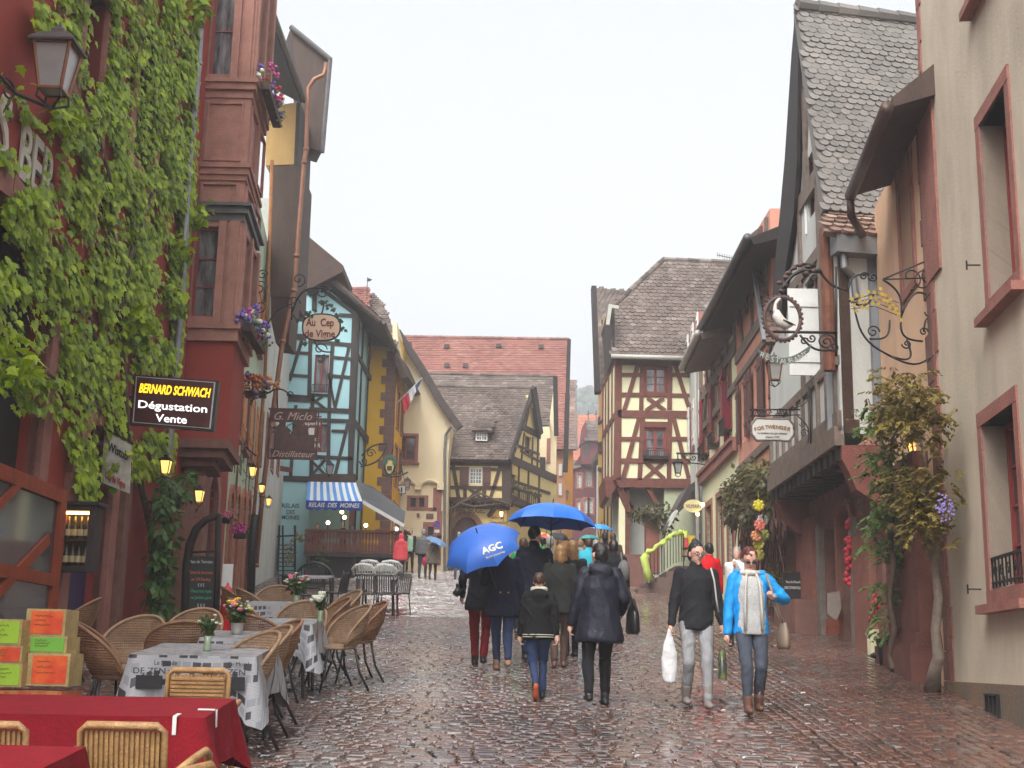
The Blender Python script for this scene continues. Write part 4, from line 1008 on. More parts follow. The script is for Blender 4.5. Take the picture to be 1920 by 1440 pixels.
# one red shutter stands open towards the viewer
a = at_y(1357, 832, 33.4); b = at_y(1386, 716, 33.4); shutter(Pl((a.x, 33.4), (b.x, 33.4)), 0, a.z, b.x - a.x, b.z, hP, M_redshut, 0)
for r in gr: window(PP, r, hP, frame=M_brownframe, cols=2, rows=3, surround=M_pinkst, sw=.16)
bz = [zs1 - .15, zs1 - 1.1, zl1 + 1.85, zl1 - .9]
beams(PP, [(0, z, L, z, .2) for z in bz] + [(a, bz[2], a, bz[0], .13) for a in [k * .48 + .1 for k in range(14)]] + [(a, bz[1], a + .5, bz[0], .12) for a in (.6, 2.2, 3.9, 5.4)] + [(.05, zs1, .05, zs0 + .5, .2), (L - .1, zs1, L - .1, zs0 + .5, .2)], px=False, proud=.05).build('timber_frame', M_timberg, hP)
mb = MB(); PP.box(mb, 0, zl1 - 1.0, L, zl1 - .75, 0, .14); PP.box(mb, 0, zl1 - .75, L, zl1 - .65, 0, .2); mb.build('string_course', M_pinkst, hP)
eave_run(PP, (1408, 452), (1316, 612), hP, .75, M_eave, M_lead, back=.3)
for r in lo:
 mb = MB()
 for k in range(9): PP.box(mb, r[0] + .1 * k, r[1] - .1, r[0] + .1 * k + .015, r[1] + .22, .2, .215)
 PP.box(mb, r[0] - .05, r[1] + .22, r[2] + .05, r[1] + .25, .19, .23); PP.box(mb, r[0] - .05, r[1] - .12, r[2] + .05, r[1] - .1, .0, .23)
 mb.build('window_rail', M_iron, hP)
# roof above the eave, seen as its front slope
# Q: salmon house
hQ = house('salmon_house', 1, PQ, 'salmon plastered timber house with brown shutters next to the stork sign house', 'house')
L = PQ.len; zq1 = zpx(PQ, 1430, 790)
wq = [(.7, zq1, 1.6, zq1 + 1.5), (2.6, zq1, 3.5, zq1 + 1.5), (4.2, zq1, 5.0, zq1 + 1.5), (1.2, zq1 + 3, 2.0, zq1 + 4.3), (3.4, zq1 + 3, 4.2, zq1 + 4.3), (.8, 3.0, 2.0, 5.2), (3.2, 2.8, 4.4, 5.1)]
wall(PQ, [(0, 2), (L, 2), (L, zq1 + 4.5), (0, zq1 + 4.8)], wq, M_salmon, hQ, depth=4)
for r in wq[:5]:
 window(PQ, r, hQ, frame=M_brownframe, cols=2, rows=3); shutter(PQ, r[0] - .4, r[1], r[0] - .03, r[3], hQ, M_brownframe, .06); shutter(PQ, r[2] + .03, r[1], r[2] + .4, r[3], hQ, M_brownframe, .06)
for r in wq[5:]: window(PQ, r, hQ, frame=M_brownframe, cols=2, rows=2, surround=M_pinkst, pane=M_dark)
beams(PQ, [(0, zq1 + 2.3, L, zq1 + 2.3, .28), (0, zq1 - .6, L, zq1 - .6, .2), (0, zq1 + 1.7, L, zq1 + 1.7, .16), (1.2, zq1 + 2.4, .4, zq1 + 4.6, .16), (2.7, zq1 + 2.4, 2.7, zq1 + 4.6, .16), (4.6, zq1 + 2.4, 4.9, zq1 + 4.4, .16)], px=False, proud=.05).build('timber_frame', M_timberg, hQ)
nQ = Vector((-.05, -math.sin(R(58)), math.cos(R(58)))).normalized()
P0 = at_y(1440, 640, 26.4)
roof([on_plane(x, y, P0, nQ) for x, y in ((1434, 640), (1490, 640), (1490, 478), (1410, 478))], hQ, M_tmix, tw=.2, th=.16, slab=.12)
mb = MB(); mb.bar(on_plane(1432, 642, P0, nQ) + nQ * .04, on_plane(1409, 478, P0, nQ) + nQ * .04, .08, .1); mb.build('verge', M_zinc, hQ)
P0b = at_y(1430, 466, 28.0); nb_ = Vector((0, -math.sin(R(35)), math.cos(R(35))))
roof([on_plane(x, y, P0b, nb_) for x, y in ((1408, 468), (1480, 462), (1480, 398), (1455, 408), (1412, 448))], hQ, M_tmix, tw=.24, th=.2, slab=.12, name='upper_roof')
mb = MB(); mb.bar(at_y(1404, 468, 27.7), at_y(1462, 464, 27.7), .12, .1); mb.build('gutter', M_zinc, hQ)
mb = MB(); mb.bar(at_y(1400, 452, 27.9), at_y(1460, 404, 27.9), .1, .12); mb.build('ridge_board', M_tmix, hQ)
# R: tall gabled restaurant house
RG = Pl((5.72, 27.0), (5.66, 19.5)); RU = Pl((5.08, 24.6), (5.0, 19.1))
hR = house('gabled_restaurant_house', 2, RG, 'tall white half timbered gable house with steep grey scalloped roof', 'house')
xx = Vector((1, .2, 0)).normalized()
zb1 = zpx(RU, 1584, 795); zb0 = zb1 - .1
u0, u1 = upx(RU, 1457, 800), upx(RU, 1584, 700)
Lr = RU.len
ap = RU.px(1494, 10, .1); nr_ = RU.px(1546, 391, .1)
ze = nr_[1]
um = ap[0]
apz = ap[1]
fe = (2 * um - nr_[0], ze)
holesR = [(1.0, zb1 + 1.2, 2.0, zb1 + 2.9), (3.3, zb1 + 1.2, 4.4, zb1 + 2.9), (1.6, zb1 + 4.7, 2.4, zb1 + 6.1), (3.0, zb1 + 4.7, 3.7, zb1 + 6.1), (2.3, zb1 + 7.9, 2.9, zb1 + 8.9)]
zwe = zpx(RU, 1560, 440)
LBd = [RU.px(*q, .1) for q in ((1463, 600), (1473, 500), (1488, 400), (1494, 300))]
def ubd(z):
 if z <= LBd[0][1] - .2: return 0
 for (a, za), (b, zb) in zip(LBd, LBd[1:]):
  if z <= zb: return a + (b - a) * max(0, z - za) / (zb - za) + .05
 return LBd[-1][0] + (um - LBd[-1][0]) * min(1, (z - LBd[-1][1]) / (apz - LBd[-1][1]))
def ubr(z): return Lr if z < ze else nr_[0] - .4 - (z - ze) / (apz - ze) * (nr_[0] - um - .3)
holesR = [h for h in holesR + [(um - .1, zb1 + 3.9, um + .5, zb1 + 5.0)] if h[0] > ubd(h[3]) and h[2] < ubr(h[3])]
wall(RU, [(0, zb0), (Lr, zb0), (Lr, zwe), (nr_[0] - .35, ze - .1), (um + .05, apz - .8)] + LBd[::-1] + [(.3, LBd[0][1] - .25), (0, LBd[0][1] - .3)], holesR, M_whitepl, hR, depth=.5, rec=.15)
for i, r in enumerate(holesR): window(RU, r, hR, frame=M_brownframe, cols=2, rows=3 if i < 4 else 2, rec=.08)
sg = [(0, zb1 + .1, Lr, zb1 + .1, .3), (0, zb1 + 1.05, Lr, zb1 + 1.05, .16), (0, zb1 + 3.1, Lr, zb1 + 3.1, .2), (1.0, zb1 + 4.4, Lr, zb1 + 4.4, .3), (1.2, zb1 + 6.4, Lr - .4, zb1 + 6.4, .2), (1.4, zb1 + 7.6, Lr - 1.0, zb1 + 7.6, .22)]
for k in range(10): sg.append((.1 + k * .58, zb1, .1 + k * .58, zb1 + 1.05, .11))
for k in (0.1, 1.1, 2.2, 3.1, 4.6, Lr - .12): sg.append((k, zb1 + 1.05, k, zb1 + (4.4 if k > .5 else 3.2), .17))
for k in (1.3, 1.7, 2.55, 2.9, 3.8, 4.6): sg.append((k, zb1 + 4.4, k + (um - k) * .08, zb1 + 7.6, .14))
sg += [(.2, zb1 + 1.1, .85, zb1 + 3.1, .14), (4.7, zb1 + 4.3, 5.3, zb1 + 1.2, .14), (2.1, zb1 + 7.6, 2.3, zb1 + 9.2, .13), (3.1, zb1 + 7.6, 2.95, zb1 + 9.2, .13), (1.8, zb1 + 7.7, um, apz - .9, .13), (3.6, zb1 + 4.5, 4.7, zb1 + 6.3, .12)]
sg = [(min(max(a, ubd(b)), ubr(b)), b, min(max(c, ubd(d)), ubr(d)), d, w_) for a, b, c, d, w_ in sg if abs(a - c) > 1 or ubd(d) - .3 < c < ubr(d) + .3 and ubd(b) - .3 < a < ubr(b) + .3]
beams(RU, sg, px=False, proud=.045).build('timber_frame', M_timberg, hR)
mb = MB(); RU.box(mb, 0, zb1 - .28, Lr, zb1 + .02, -.05, .10)
mb.build('jetty_beam', M_timberg, hR)
mb = MB()
for k in range(14): u = .15 + k * (Lr - .3) / 13; RU.box(mb, u - .09, zb1 - .5, u + .09, zb1 - .28, -.75, .04)
mb.poly([RU.pt(0, zb1 - .27, -.0), RU.pt(Lr, zb1 - .27, 0), RU.pt(Lr, zb1 - .27, -1.0), RU.pt(0, zb1 - .27, -1.0)]); mb.build('jetty_joist', M_eave, hR)
mb = MB(); 
cb = [RU.pt(Lr - .3, zb1 - .28, 0), RU.pt(Lr - .3, zb1 - .28, -.75), RU.pt(Lr - .3, zb1 - 1.9, -.75), RU.pt(Lr - .3, zb1 - 1.5, -.6), RU.pt(Lr - .3, zb1 - 1.15, -.5), RU.pt(Lr - .3, zb1 - .95, -.2), RU.pt(Lr - .3, zb1 - .7, -.1), RU.pt(Lr - .3, zb1 - .5, .0)]
mb.prism(cb, RU.u * .32); cb = [q - RU.u * (Lr - .3) for q in cb]; mb.prism(cb, RU.u * .3); split_build(mb, 'stone_corbel', stone('corbel_sandstone', (140, 86, 76), .85), hR)
# side wall towards the viewer
cx_ = RU.pt(Lr, 0); SR = Pl((cx_.x, cx_.y), (6.4, cx_.y + .25))
wall(SR, [(0.02, zb0 + .1), (SR.len, zb0 + .1), (SR.len, zwe + .2), (.02, zwe + .2)], [], plaster('grey_plaster', (168, 172, 174), .9), hR, name='side_wall', depth=.5, off=-.01)
mb = MB(); SR.box(mb, .04, zb1 - .1, .2, zwe, 0, .05); q = rect(SR, 1650, 530, 1668, 790); SR.box(mb, q[0], zb1, q[2], zwe, 0, .06); SR.box(mb, .2, zb1 - .1, SR.len, zb1 + .12, 0, .055)
mb.build('corner_post', M_timberb, hR)
mb = MB(); mb.tube([RU.pt(Lr - .12, zb1 + .9, .1), RU.pt(Lr - .12, zb1 + 3.2, .1)], .1, 10); mb.build('bracket_post', wood('orange_post', (140, 88, 66), .8), hR)
q = rect(SR, 1608, 503, 1648, 700)
mb = MB(); SR.box(mb, q[0], zb1 + .1, q[2], q[3], .0, .03); mb.build('side_panel', plaster('blue_grey_plaster', (172, 178, 184), .95), hR)
# steep roof
E1 = RU.pt(nr_[0], ze, .1); A1 = RU.pt(um, apz, .1)
roof([E1, E1 + xx * 6.5, A1 + xx * 6.5, A1], hR, M_tgrey, tw=.17, th=.125, slab=.16, lift=.02)
ridge_tiles(A1, A1 + xx * 6.5, hR, M_tgrey, r=.14)
rl = [RU.p(*q, .07) for q in ((1493, 10), (1494, 300), (1488, 400), (1473, 500), (1463, 600), (1454, 605))]; mb = MB()
for a, b in zip(rl, rl[1:]): mb.prism([a, b, b + RU.u * -.2 + Vector((0, 0, .12)), a + RU.u * -.2 + Vector((0, 0, .12))], xx * 6.3)
mb.build('rear_roof', M_eave, hR)
mb = MB(); bp = ((1492, 6), (1497, 90), (1494, 300), (1488, 400), (1473, 500), (1463, 600), (1445, 600), (1452, 500), (1462, 400), (1471, 300), (1484, 100))
mb.prism([RU.p(x, y, .12) for x, y in bp], RU.n * -.06); mb.build('barge_board', M_eave, hR)
# skirt of mottled tiles and zinc hopper
s0 = SR.p(1545, 432, .35); s1 = SR.p(1700, 432, .35); s2 = SR.p(1690, 392, -.2); s3 = SR.p(1545, 392, -.2)
s1.z = s0.z; s2.z = s3.z = s0.z + .5
roof([s0, s1, s2, s3], hR, M_tmix, tw=.2, th=.17, slab=.1, name='skirt_roof', lift=.04)
mb = MB(); a = SR.p(1563, 458, .2); b = SR.p(1672, 458, .2); b.z = a.z; mb.bar(a, b, .26, .3); mb.tube([SR.p(1580, 470, .2), SR.p(1583, 500, .2), SR.p(1600, 520, .1), SR.p(1605, 560, .08)], .06, 8); mb.build('gutter', M_zinc, hR)
# open shutters standing off the facade
for (x0, y0, x1, y1, yy) in ((1478, 543, 1545, 705, 20.6), (1507, 285, 1522, 440, 21.0)):
 a = at_y(x0, (y0 + y1) / 2, yy); b = at_y(x1, (y0 + y1) / 2, yy); zt2 = at_y(x1, y0, yy).z; zb2 = at_y(x1, y1, yy).z
 Ps = Pl((a.x, yy), (b.x, yy)); shutter(Ps, 0, zb2, b.x - a.x, zt2, hR, M_white, 0)
# ground floor: piers, arches and shop fronts in the shade of the jetty
zc = zb1 - .5
def ux_(x): return upx(RG, x, 1080)
ar = arch(ux_(1577), ux_(1606), 1.6, zpx(RG, 1590, 985), zpx(RG, 1590, 945) - zpx(RG, 1590, 985))
shop = (ux_(1549), 1.6, ux_(1572), zpx(RG, 1560, 985)); shop2 = (ux_(1473), 2.2, ux_(1503), zpx(RG, 1490, 980)); shop3 = (ux_(1612), 1.6, ux_(1622), zpx(RG, 1617, 1000))
wall(RG, [(-.2, 2), (RG.len, 1), (RG.len, zc + .1), (-.2, zc + .1)], [ar, shop, shop2], M_brownst, hR, name='ground_floor_wall', depth=.8, rec=.5)
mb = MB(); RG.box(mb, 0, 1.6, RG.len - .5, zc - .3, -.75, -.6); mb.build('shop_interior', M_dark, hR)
mb = MB()
for x0, x1, t in ((1541, 1547, 985), (1604, 1610, 970)):
 RG.box(mb, ux_(x0), 1.8, ux_(x1), zpx(RG, x0, t), 0, .1)
split_build(mb, 'pale_post', wood('pale_grey_post', (140, 130, 120), .85), hR)
mb = MB(); RG.box(mb, ux_(1613), 1.6, ux_(1643), zpx(RG, 1630, 1000), 0, .12); RG.box(mb, ux_(1507), 2, ux_(1538), zpx(RG, 1520, 975), 0, .14)
arch_band(mb, RG, ux_(1577), ux_(1603), 1.8, zpx(RG, 1590, 985), .14, 0, .06, zpx(RG, 1590, 945) - zpx(RG, 1590, 985)); split_build(mb, 'stone_pier', stone('rosy_sandstone', (150, 98, 84), .9), hR)
mb = MB(); RG.box(mb, ux_(1498), 2.2, ux_(1540), zpx(RG, 1520, 1128), 0, .5); RG.box(mb, ux_(1500), 2.2, ux_(1538), zpx(RG, 1520, 1140), 0, .38); mb.build('stone_bench', M_brownst, hR)
# S1: peach house
P1 = Pl((5.62, 19.0), (5.2, 15.3))
hS = house('peach_house', 1, P1, 'peach plastered house with deep dark eave and pink stone strips', 'house')
zE1 = zpx(P1, 1668, 400)
Ls = P1.len; zEv = (P1.p(1672, 178, .52).z + P1.p(1603, 386, .52).z) / 2 + .3
ws = [(upx(P1, 1684, 300), zpx(P1, 1690, 560), upx(P1, 1706, 300), zpx(P1, 1690, 270)), (upx(P1, 1725, 240), zpx(P1, 1735, 545), upx(P1, 1748, 240), zpx(P1, 1735, 150))]
wall(P1, [(-.0, .8), (Ls, .8), (Ls, zEv), (0, zEv)], [ws[0]], M_peach, hS, depth=4, rec=.3)
window(P1, ws[0], hS, frame=M_brownframe, cols=2, rows=4, rec=.25, surround=M_pinkst, sw=.14)
mb = MB(); P1.box(mb, ws[1][0], ws[1][1], ws[1][2] + .12, ws[1][3], -.05, .03); mb.build('stone_strip', M_pinkst, hS)
mb = MB(); bq = [(ux, z0, ux2, z1) for ux, z0, ux2, z1 in ((upx(P1, 1683, 1150), .8, upx(P1, 1757, 1150), zpx(P1, 1720, 1210)),)]
for q in bq: P1.box(mb, q[0], q[1], q[2], q[3], 0, .34)
P1.box(mb, upx(P1, 1690, 1100), zpx(P1, 1720, 1210), upx(P1, 1752, 1100), zpx(P1, 1720, 860), 0, .2); P1.box(mb, upx(P1, 1686, 1100), zpx(P1, 1720, 1215), upx(P1, 1755, 1100), zpx(P1, 1720, 1190), 0, .27)
mb.build('stone_pier', stone('dark_red_sandstone', (120, 74, 64), .85), hS)
mb = MB(); z = zpx(P1, 1740, 1290) - .3; k = 0
while z < zEv - .4:
 h = rng.uniform(.3, .5); wq = rng.uniform(.2, .42); P1.box(mb, Ls - wq, z, Ls + .0, z + h - .01, -.02, .02 + .003 * (k % 3)); z += h; k += 1
mb.build('quoin', M_brownst, hS)
a = P1.p(1602, 385, .0)
# deep eave: level gutter from near (1740,150) to far (1602,385), soffit back to the wall
g1 = at_y(1603, 386, 18.6); g0 = Vector((g1.x - .52, 14.6, g1.z))
g0 = P1.p(1672, 178, .52); g1 = P1.p(1603, 386, .52); g0.z = g1.z = (g0.z + g1.z) / 2
nn_ = P1.n
mb = MB(); top = Vector((0, 0, .62))
mb.prism([g1, g1 - nn_ * .56 + Vector((0, 0, .16)), g1 - nn_ * .6 + top * 1.0, g1 + top * .2], (P1.u * ((g0 - g1).length))); mb.build('eave', M_clad, hS)
mb = MB(); mb.tube([g1 + nn_ * .06, g0 + nn_ * .06], .085, 10); mb.tube([g1 + nn_ * .06, g1 + nn_ * .06 + Vector((0, 0, -.3)), SR.p(1617, 440, .3)], .06, 8); mb.build('gutter', mat('brown_gutter', (.09, .055, .045), .5, metal=.3), hS, smooth=True)
# S2: cream house at right edge
P2 = Pl((5.2, 15.3), (4.3, 7.2))
hT = house('beige_house', 1, P2, 'beige plastered house at the right edge with pink stone windows', 'house')
zpl = zpx(P2, 1850, 1281)
wt = []
for x0, x1, y0, y1 in ((1846, 1899, 195, 545), (1850, 1913, 765, 1108)):
 xa = upx(P2, x0, (y0 + y1) / 2); xb = upx(P2, x1, (y0 + y1) / 2)
 wt.append((xa, zpx(P2, x0, y1 + (1 if y0 > 700 else 30)), xb, zpx(P2, x0, y0 + 28)))
wt.append((wt[0][0] + .12, wt[0][3] + 1.5, wt[0][2], wt[0][3] + 3.0))
Lt = P2.len
wt += [(wt[0][2] + 1.6, r[1], wt[0][2] + 1.6 + (r[2] - r[0]), r[3]) for r in wt[:2]]
wall(P2, [(0, zpl - .01), (Lt, zpl - .01), (Lt, 14), (0, 14)], wt, M_beige, hT, depth=4, rec=.32)
for i, r in enumerate(wt):
 window(P2, r, hT, frame=M_redframe, cols=2, rows=4, rec=.26, fw=.05, surround=M_pinkst, sw=.15, sp=.02, sill=M_pinkst)
 mb = MB()
 for k in range(10): P2.box(mb, r[0] + (r[2] - r[0]) * k / 9 - .008, r[1] + .02, r[0] + (r[2] - r[0]) * k / 9 + .008, r[1] + .3, -.02, -.005)
 P2.box(mb, r[0], r[1] + .3, r[2], r[1] + .33, -.03, .0); P2.box(mb, r[0], r[1] + .06, r[2], r[1] + .08, -.03, .0)
 for k in range(5):
  c = (r[0] + (r[2] - r[0]) * (k + .5) / 5, r[1] + .18); mb.tube([P2.pt(*q, -.012) for q in spiral(c[0], c[1], .07, .015, 0, 1.3)], .007, 5)
 if i == 1: mb.build('window_rail', M_iron, hT)
mb = MB()
P2.box(mb, 0, -1, Lt, zpl, -.4, .05); mb.build('plinth', mat('stained_plinth', (.16, .125, .095), .75, col2=(.27, .15, .06), scale=1.2, thr=(.4, .7), bump=.5, bscale=25, fine=.2), hT)
mb = MB(); z = zpl; k = 0
while z < 14:
 h = rng.uniform(.32, .55); wq = rng.uniform(.1, .26); P2.box(mb, -.02, z, wq, z + h - .012, -.02, .014 + .003 * (k % 3)); z += h; k += 1
mb.build('quoin', M_pinkst, hT)
mb = MB(); q = rect(P2, 1862, 1305, 1885, 1345)
for k in range(4): P2.box(mb, q[0] + (q[2] - q[0]) * k / 3 - .012, q[1], q[0] + (q[2] - q[0]) * k / 3 + .012, q[3], .05, .08)
P2.box(mb, q[0], q[3], q[2], q[3] + .02, .05, .09); mb.build('vent_grille', M_iron, hT)
mb = MB()
for x, y in ((1840, 1105), (1912, 1090), (1838, 497)):
 q = P2.p(x, y, .0); mb.bar(q, q + P2.n * .14, .015, .015); mb.bar(q + P2.n * .14 - Vector((0, 0, .05)), q + P2.n * .14 + Vector((0, 0, .05)), .015, .015)
mb.build('shutter_hook', M_iron, hT)
# helpers for props
TILT = math.atan(SL)
def place(root, x, y, rz=0.0, tilt=True, dz=0.0):
 M = Matrix.Translation((x, y, gz(y) + dz)) @ (Matrix.Rotation(TILT, 4, 'X') if tilt else Matrix.Identity(4)) @ Matrix.Rotation(rz, 4, 'Z')
 root.location = M.to_translation(); root.rotation_euler = M.to_euler()
def local_root(name, label, cat, group=None): return empty(name, (0, 0, 0), label, cat, group)
def xg(px, y, h=.45):      # sideways position of something standing on the street at distance y
 q = Vector((0, y, gz(y) + h)) - EYE
 return ((px - 960) / FPX * q.dot(Fv) - q.dot(Rv)) / Rv.x
M_wick = mat('wicker_cane', s2l((160, 131, 102)), .55, col2=s2l((120, 94, 72)), scale=9, thr=(.35, .7), bump=.5, bscale=90, fine=.2, spec=.4)
M_wickd = mat('worn_wicker', s2l((150, 112, 82)), .55, col2=s2l((110, 80, 60)), scale=9, thr=(.35, .7), bump=.5, bscale=90, fine=.2, spec=.4)
M_ratt = mat('honey_rattan', s2l((172, 134, 86)), .45, col2=s2l((132, 96, 58)), scale=12, thr=(.35, .75), bump=.4, bscale=80, fine=.2, spec=.5)
M_blk = mat('black_metal', (.02, .02, .022), .35, var=.2)
M_redcl = cloth('red_tablecloth', (150, 16, 34), .6, .9, 0)
M_gold = mat('gilded_metal', (.55, .38, .08), .35, metal=.5, var=.2)
#  wicker bistro chair
def wicker(label, m):
 r = local_root('wicker_chair', label, 'chair', 'round backed wicker chairs of the terrace')
 mb = MB(); mb.lathe([(.0, .435), (.215, .435), (.235, .445), (.235, .462), (.2, .468), (0, .462)], n=28, sy=.95); mb.build('seat', m, r, smooth=False)
 mb = MB(); n = 58; rim = []; base = []
 for i in range(n + 1):
  t = -1 + 2 * i / n; a = -PI / 2 + t * R(92)
  h = .47 + .42 * max(0, math.cos(t * PI / 2)) ** .62
  k = (h - .47) / .42
  base.append(Vector((.245 * math.cos(a), .235 * math.sin(a), .47))); rim.append(Vector(((.245 + .07 * k + .03) * math.cos(a), (.235 + .14 * k) * math.sin(a) - .0, h)))
 for b, q in zip(base, rim):
  mid = (b + q) / 2 + Vector((b.x, b.y, 0)).normalized() * .03
  if (q - b).length > .03: mb.tube([b, mid, q], .0058, 4, cap=False)
 for k in [x / 19 for x in range(1, 19)]:
  pts = []
  for b, q in zip(base, rim):
   z = .47 + .42 * k
   if z < q.z - .005:
    f = (z - .47) / max(1e-3, q.z - .47); p = b.lerp(q, f) + Vector((b.x, b.y, 0)).normalized() * .03 * 4 * f * (1 - f) * .8; pts.append(p)
  if len(pts) > 2: mb.tube(pts, .0085, 4, cap=False, flat=.8)
 bk = mb.build('backrest', m, r)
 mb = MB(); mb.tube(rim, .016, 8); mb.build('rim', m, r, smooth=True)
 for sx, sy in ((-1, -1), (1, -1), (-1, 1), (1, 1)):
  mb = MB(); mb.tube([(sx * .17, sy * .16, .44), (sx * .2, sy * .2, .2), (sx * .235, sy * (.26 if sy > 0 else .3), .0)], .013, 7); mb.build('leg', M_blk, r, smooth=True)
 return r
cA = wicker('light wicker chair at the right end of the newspaper covered table', M_wick)
cB = wicker('worn brown wicker chair with dark back at left end of the newspaper table', M_wickd)
spots = [(cA, 436, 10.35, 132, None), (cB, 228, 11.2, -72, None),
 (0, 236, 11.75, 165, 'light wicker chair behind the left end of the newspaper table'), (1, 336, 11.85, 20, 'brown wicker chair behind the vase with small white flowers'),
 (0, 353, 12.9, 170, 'pale wicker chair under the chalkboard, left of the potted pink flowers'), (0, 462, 11.05, 122, 'wicker chair pushed close behind the nearest one'),
 (1, 486, 11.75, 116, 'third wicker chair of the overlapping row at the table corner'), (0, 630, 14.2, 120, 'wicker chair standing nearest to the open cobbled street'),
 (1, 664, 14.95, 112, 'wicker chair half hidden behind the one by the open street'), (1, 486, 15.3, -60, 'brown wicker chair beside the bouquet table, back turned'),
 (1, 497, 12.9, -25, 'brown wicker chair right of the potted pink flowers'), (0, 558, 14.6, 172, 'light wicker chair behind the table with white hydrangeas, facing the viewer'),
 (0, 625, 17.4, 120, 'light wicker chair right of the far bouquet'), (1, 598, 15.6, 110, 'brown wicker chair just behind the white hydrangeas'), (0, 512, 18.2, 178, 'light wicker chair left behind the far bouquet'),
 (0, 495, 17.6, -60, 'wicker chair seen edge on left of the far bouquet'), (1, 466, 17.9, -70, 'farthest left wicker chair near the red hydrant'), (1, 122, 14.6, 95, 'wicker chair alone beside the purple door')]
src = {0: cA, 1: cB}
for k, x, y, a, lab in spots:
 o = k if lab is None else copy_tree(src[k], label=lab)
 place(o, xg(x, y), y, R(a))
#  rattan armchair
def rattan(label):
 r = local_root('rattan_armchair', label, 'armchair', 'square backed rattan armchairs at the red tables')
 mb = MB()
 for i in range(15): mb.tube([(-.2 + i * .4 / 14, -.2 - .02, .44), (-.205 + i * .41 / 14, -.25, .8)], .0125, 5)
 for k in range(14): mb.tube([(-.21, -.205 - .0022 * k, .46 + .024 * k), (.21, -.205 - .0022 * k, .46 + .024 * k)], .0095, 5)
 mb.box((0, -.228, .62), (.4, .008, .34), M=Matrix.Rotation(.1, 3, 'X')); mb.v = [(a * .8, b, c) for a, b, c in mb.v]; mb.build('backrest', M_ratt, r)
 mb = MB(); mb.tube([(-.235, -.215, .42), (-.238, -.255, .80), (-.2, -.262, .825), (.2, -.262, .825), (.238, -.255, .80), (.235, -.215, .42)], .02, 9); mb.v = [(a * .8, b, c) for a, b, c in mb.v]; mb.build('back_frame', M_ratt, r, smooth=True)
 mb = MB(); mb.box((0, 0, .42), (.46, .44, .05)); 
 for i in range(20): mb.tube([(-.22 + i * .44 / 19, -.21, .447), (-.22 + i * .44 / 19, .21, .447)], .009, 4)
 mb.build('seat', M_ratt, r)
 for s in (-1, 1):
  mb = MB(); mb.tube([(s * .25, -.24, .62), (s * .29, -.1, .655), (s * .3, .1, .66), (s * .29, .22, .62), (s * .27, .26, .5), (s * .25, .24, .0)], .02, 8); mb.build('armrest', M_ratt, r, smooth=True)
  mb = MB(); mb.tube([(s * .23, -.23, .42), (s * .235, -.26, 0)], .02, 8); mb.build('leg', M_ratt, r, smooth=True)
 return r
ra = rattan('rattan armchair with its back turned, in front of the long red tablecloth')
for i, (x, y, a, lab) in enumerate([(258, 6.35, 0, None), (352, 8.1, 180, 'rattan chair behind the red table with only its top rail showing'), (8, 6.3, 0, 'rattan armchair cut by the left picture edge, its top rail showing'), (238, 5.15, 62, 'rattan armchair lowest in the picture, seen from its side by the red corner')]):
 o = ra if i == 0 else copy_tree(ra, label=lab)
 place(o, xg(x, y), y, R(a))
#  tables and cloths
def table(label, x0, x1, y0, y1, h=.73, m=None, group='terrace tables'):
 r = local_root('cafe_table', label, 'table', group); w, d = x1 - x0, y1 - y0
 mb = MB(); mb.box((0, 0, h - .015), (w - .02, d - .02, .03)); mb.build('table_top', m or M_timberb, r)
 for sx in (-1, 1):
  for sy in (-1, 1):
   mb = MB(); mb.tube([(sx * (w / 2 - .08), sy * (d / 2 - .08), h - .03), (sx * (w / 2 - .05), sy * (d / 2 - .05), 0)], .018, 8); mb.build('leg', M_blk, r)
 place(r, (x0 + x1) / 2, (y0 + y1) / 2)
 return r
def tcloth(name, x0, x1, y0, y1, h, drop, m, label, group, seed=1, kink=.05):
 rg = random.Random(seed); w, d = (x1 - x0) / 2, (y1 - y0) / 2
 mb = MB(); N = 8; per = []
 def edge(t):                                  # perimeter, t in 0..4
  s_ = int(t) % 4; f = t - int(t)
  return [(-w + 2 * w * f, -d), (w, -d + 2 * d * f), (w - 2 * w * f, d), (-w, d - 2 * d * f)][s_]
 K = 96; ring0 = [edge(4 * k / K) for k in range(K)]
 lv = 7; vs = []
 for j in range(lv + 1):
  f = j / lv
  for k, (a, b) in enumerate(ring0):
   t = 4 * k / K; cor = min(t % 1, 1 - t % 1)      # 0 at the corners
   dr = drop * (1 + .55 * max(0, 1 - cor * 5))
   out = f * (.02 + kink * (.5 + .5 * math.sin(t * 11 + seed)) + .10 * max(0, 1 - cor * 6)) 
   nx = a / w if abs(a) > w * .999 else 0; ny = b / d if abs(b) > d * .999 else 0
   if cor < .04: nx, ny = a / w * .7, b / d * .7
   vs.append((a + nx * out + .008 * f * math.sin(t * 23), b + ny * out, h - (0 if j == 0 else .012) - dr * f + (.004 if j == 0 else 0)))
 fs = []
 for j in range(lv):
  for k in range(K): fs.append((j * K + k, (j + 1) * K + k, (j + 1) * K + (k + 1) % K, j * K + (k + 1) % K))
 mb.add(vs, fs)
 g = [[(-w + 2 * w * i / N, -d + 2 * d * j / N, h + .004 + .002 * math.sin(i * 2 + j)) for i in range(N + 1)] for j in range(N + 1)]
 mb.add([q for r_ in g for q in r_], [(j * (N + 1) + i, j * (N + 1) + i + 1, (j + 1) * (N + 1) + i + 1, (j + 1) * (N + 1) + i) for j in range(N) for i in range(N)])
 o = mb.build(name, m, None, smooth=True); tag(o, label, 'tablecloth', group); place(o, (x0 + x1) / 2, (y0 + y1) / 2, 0, True)
 return o
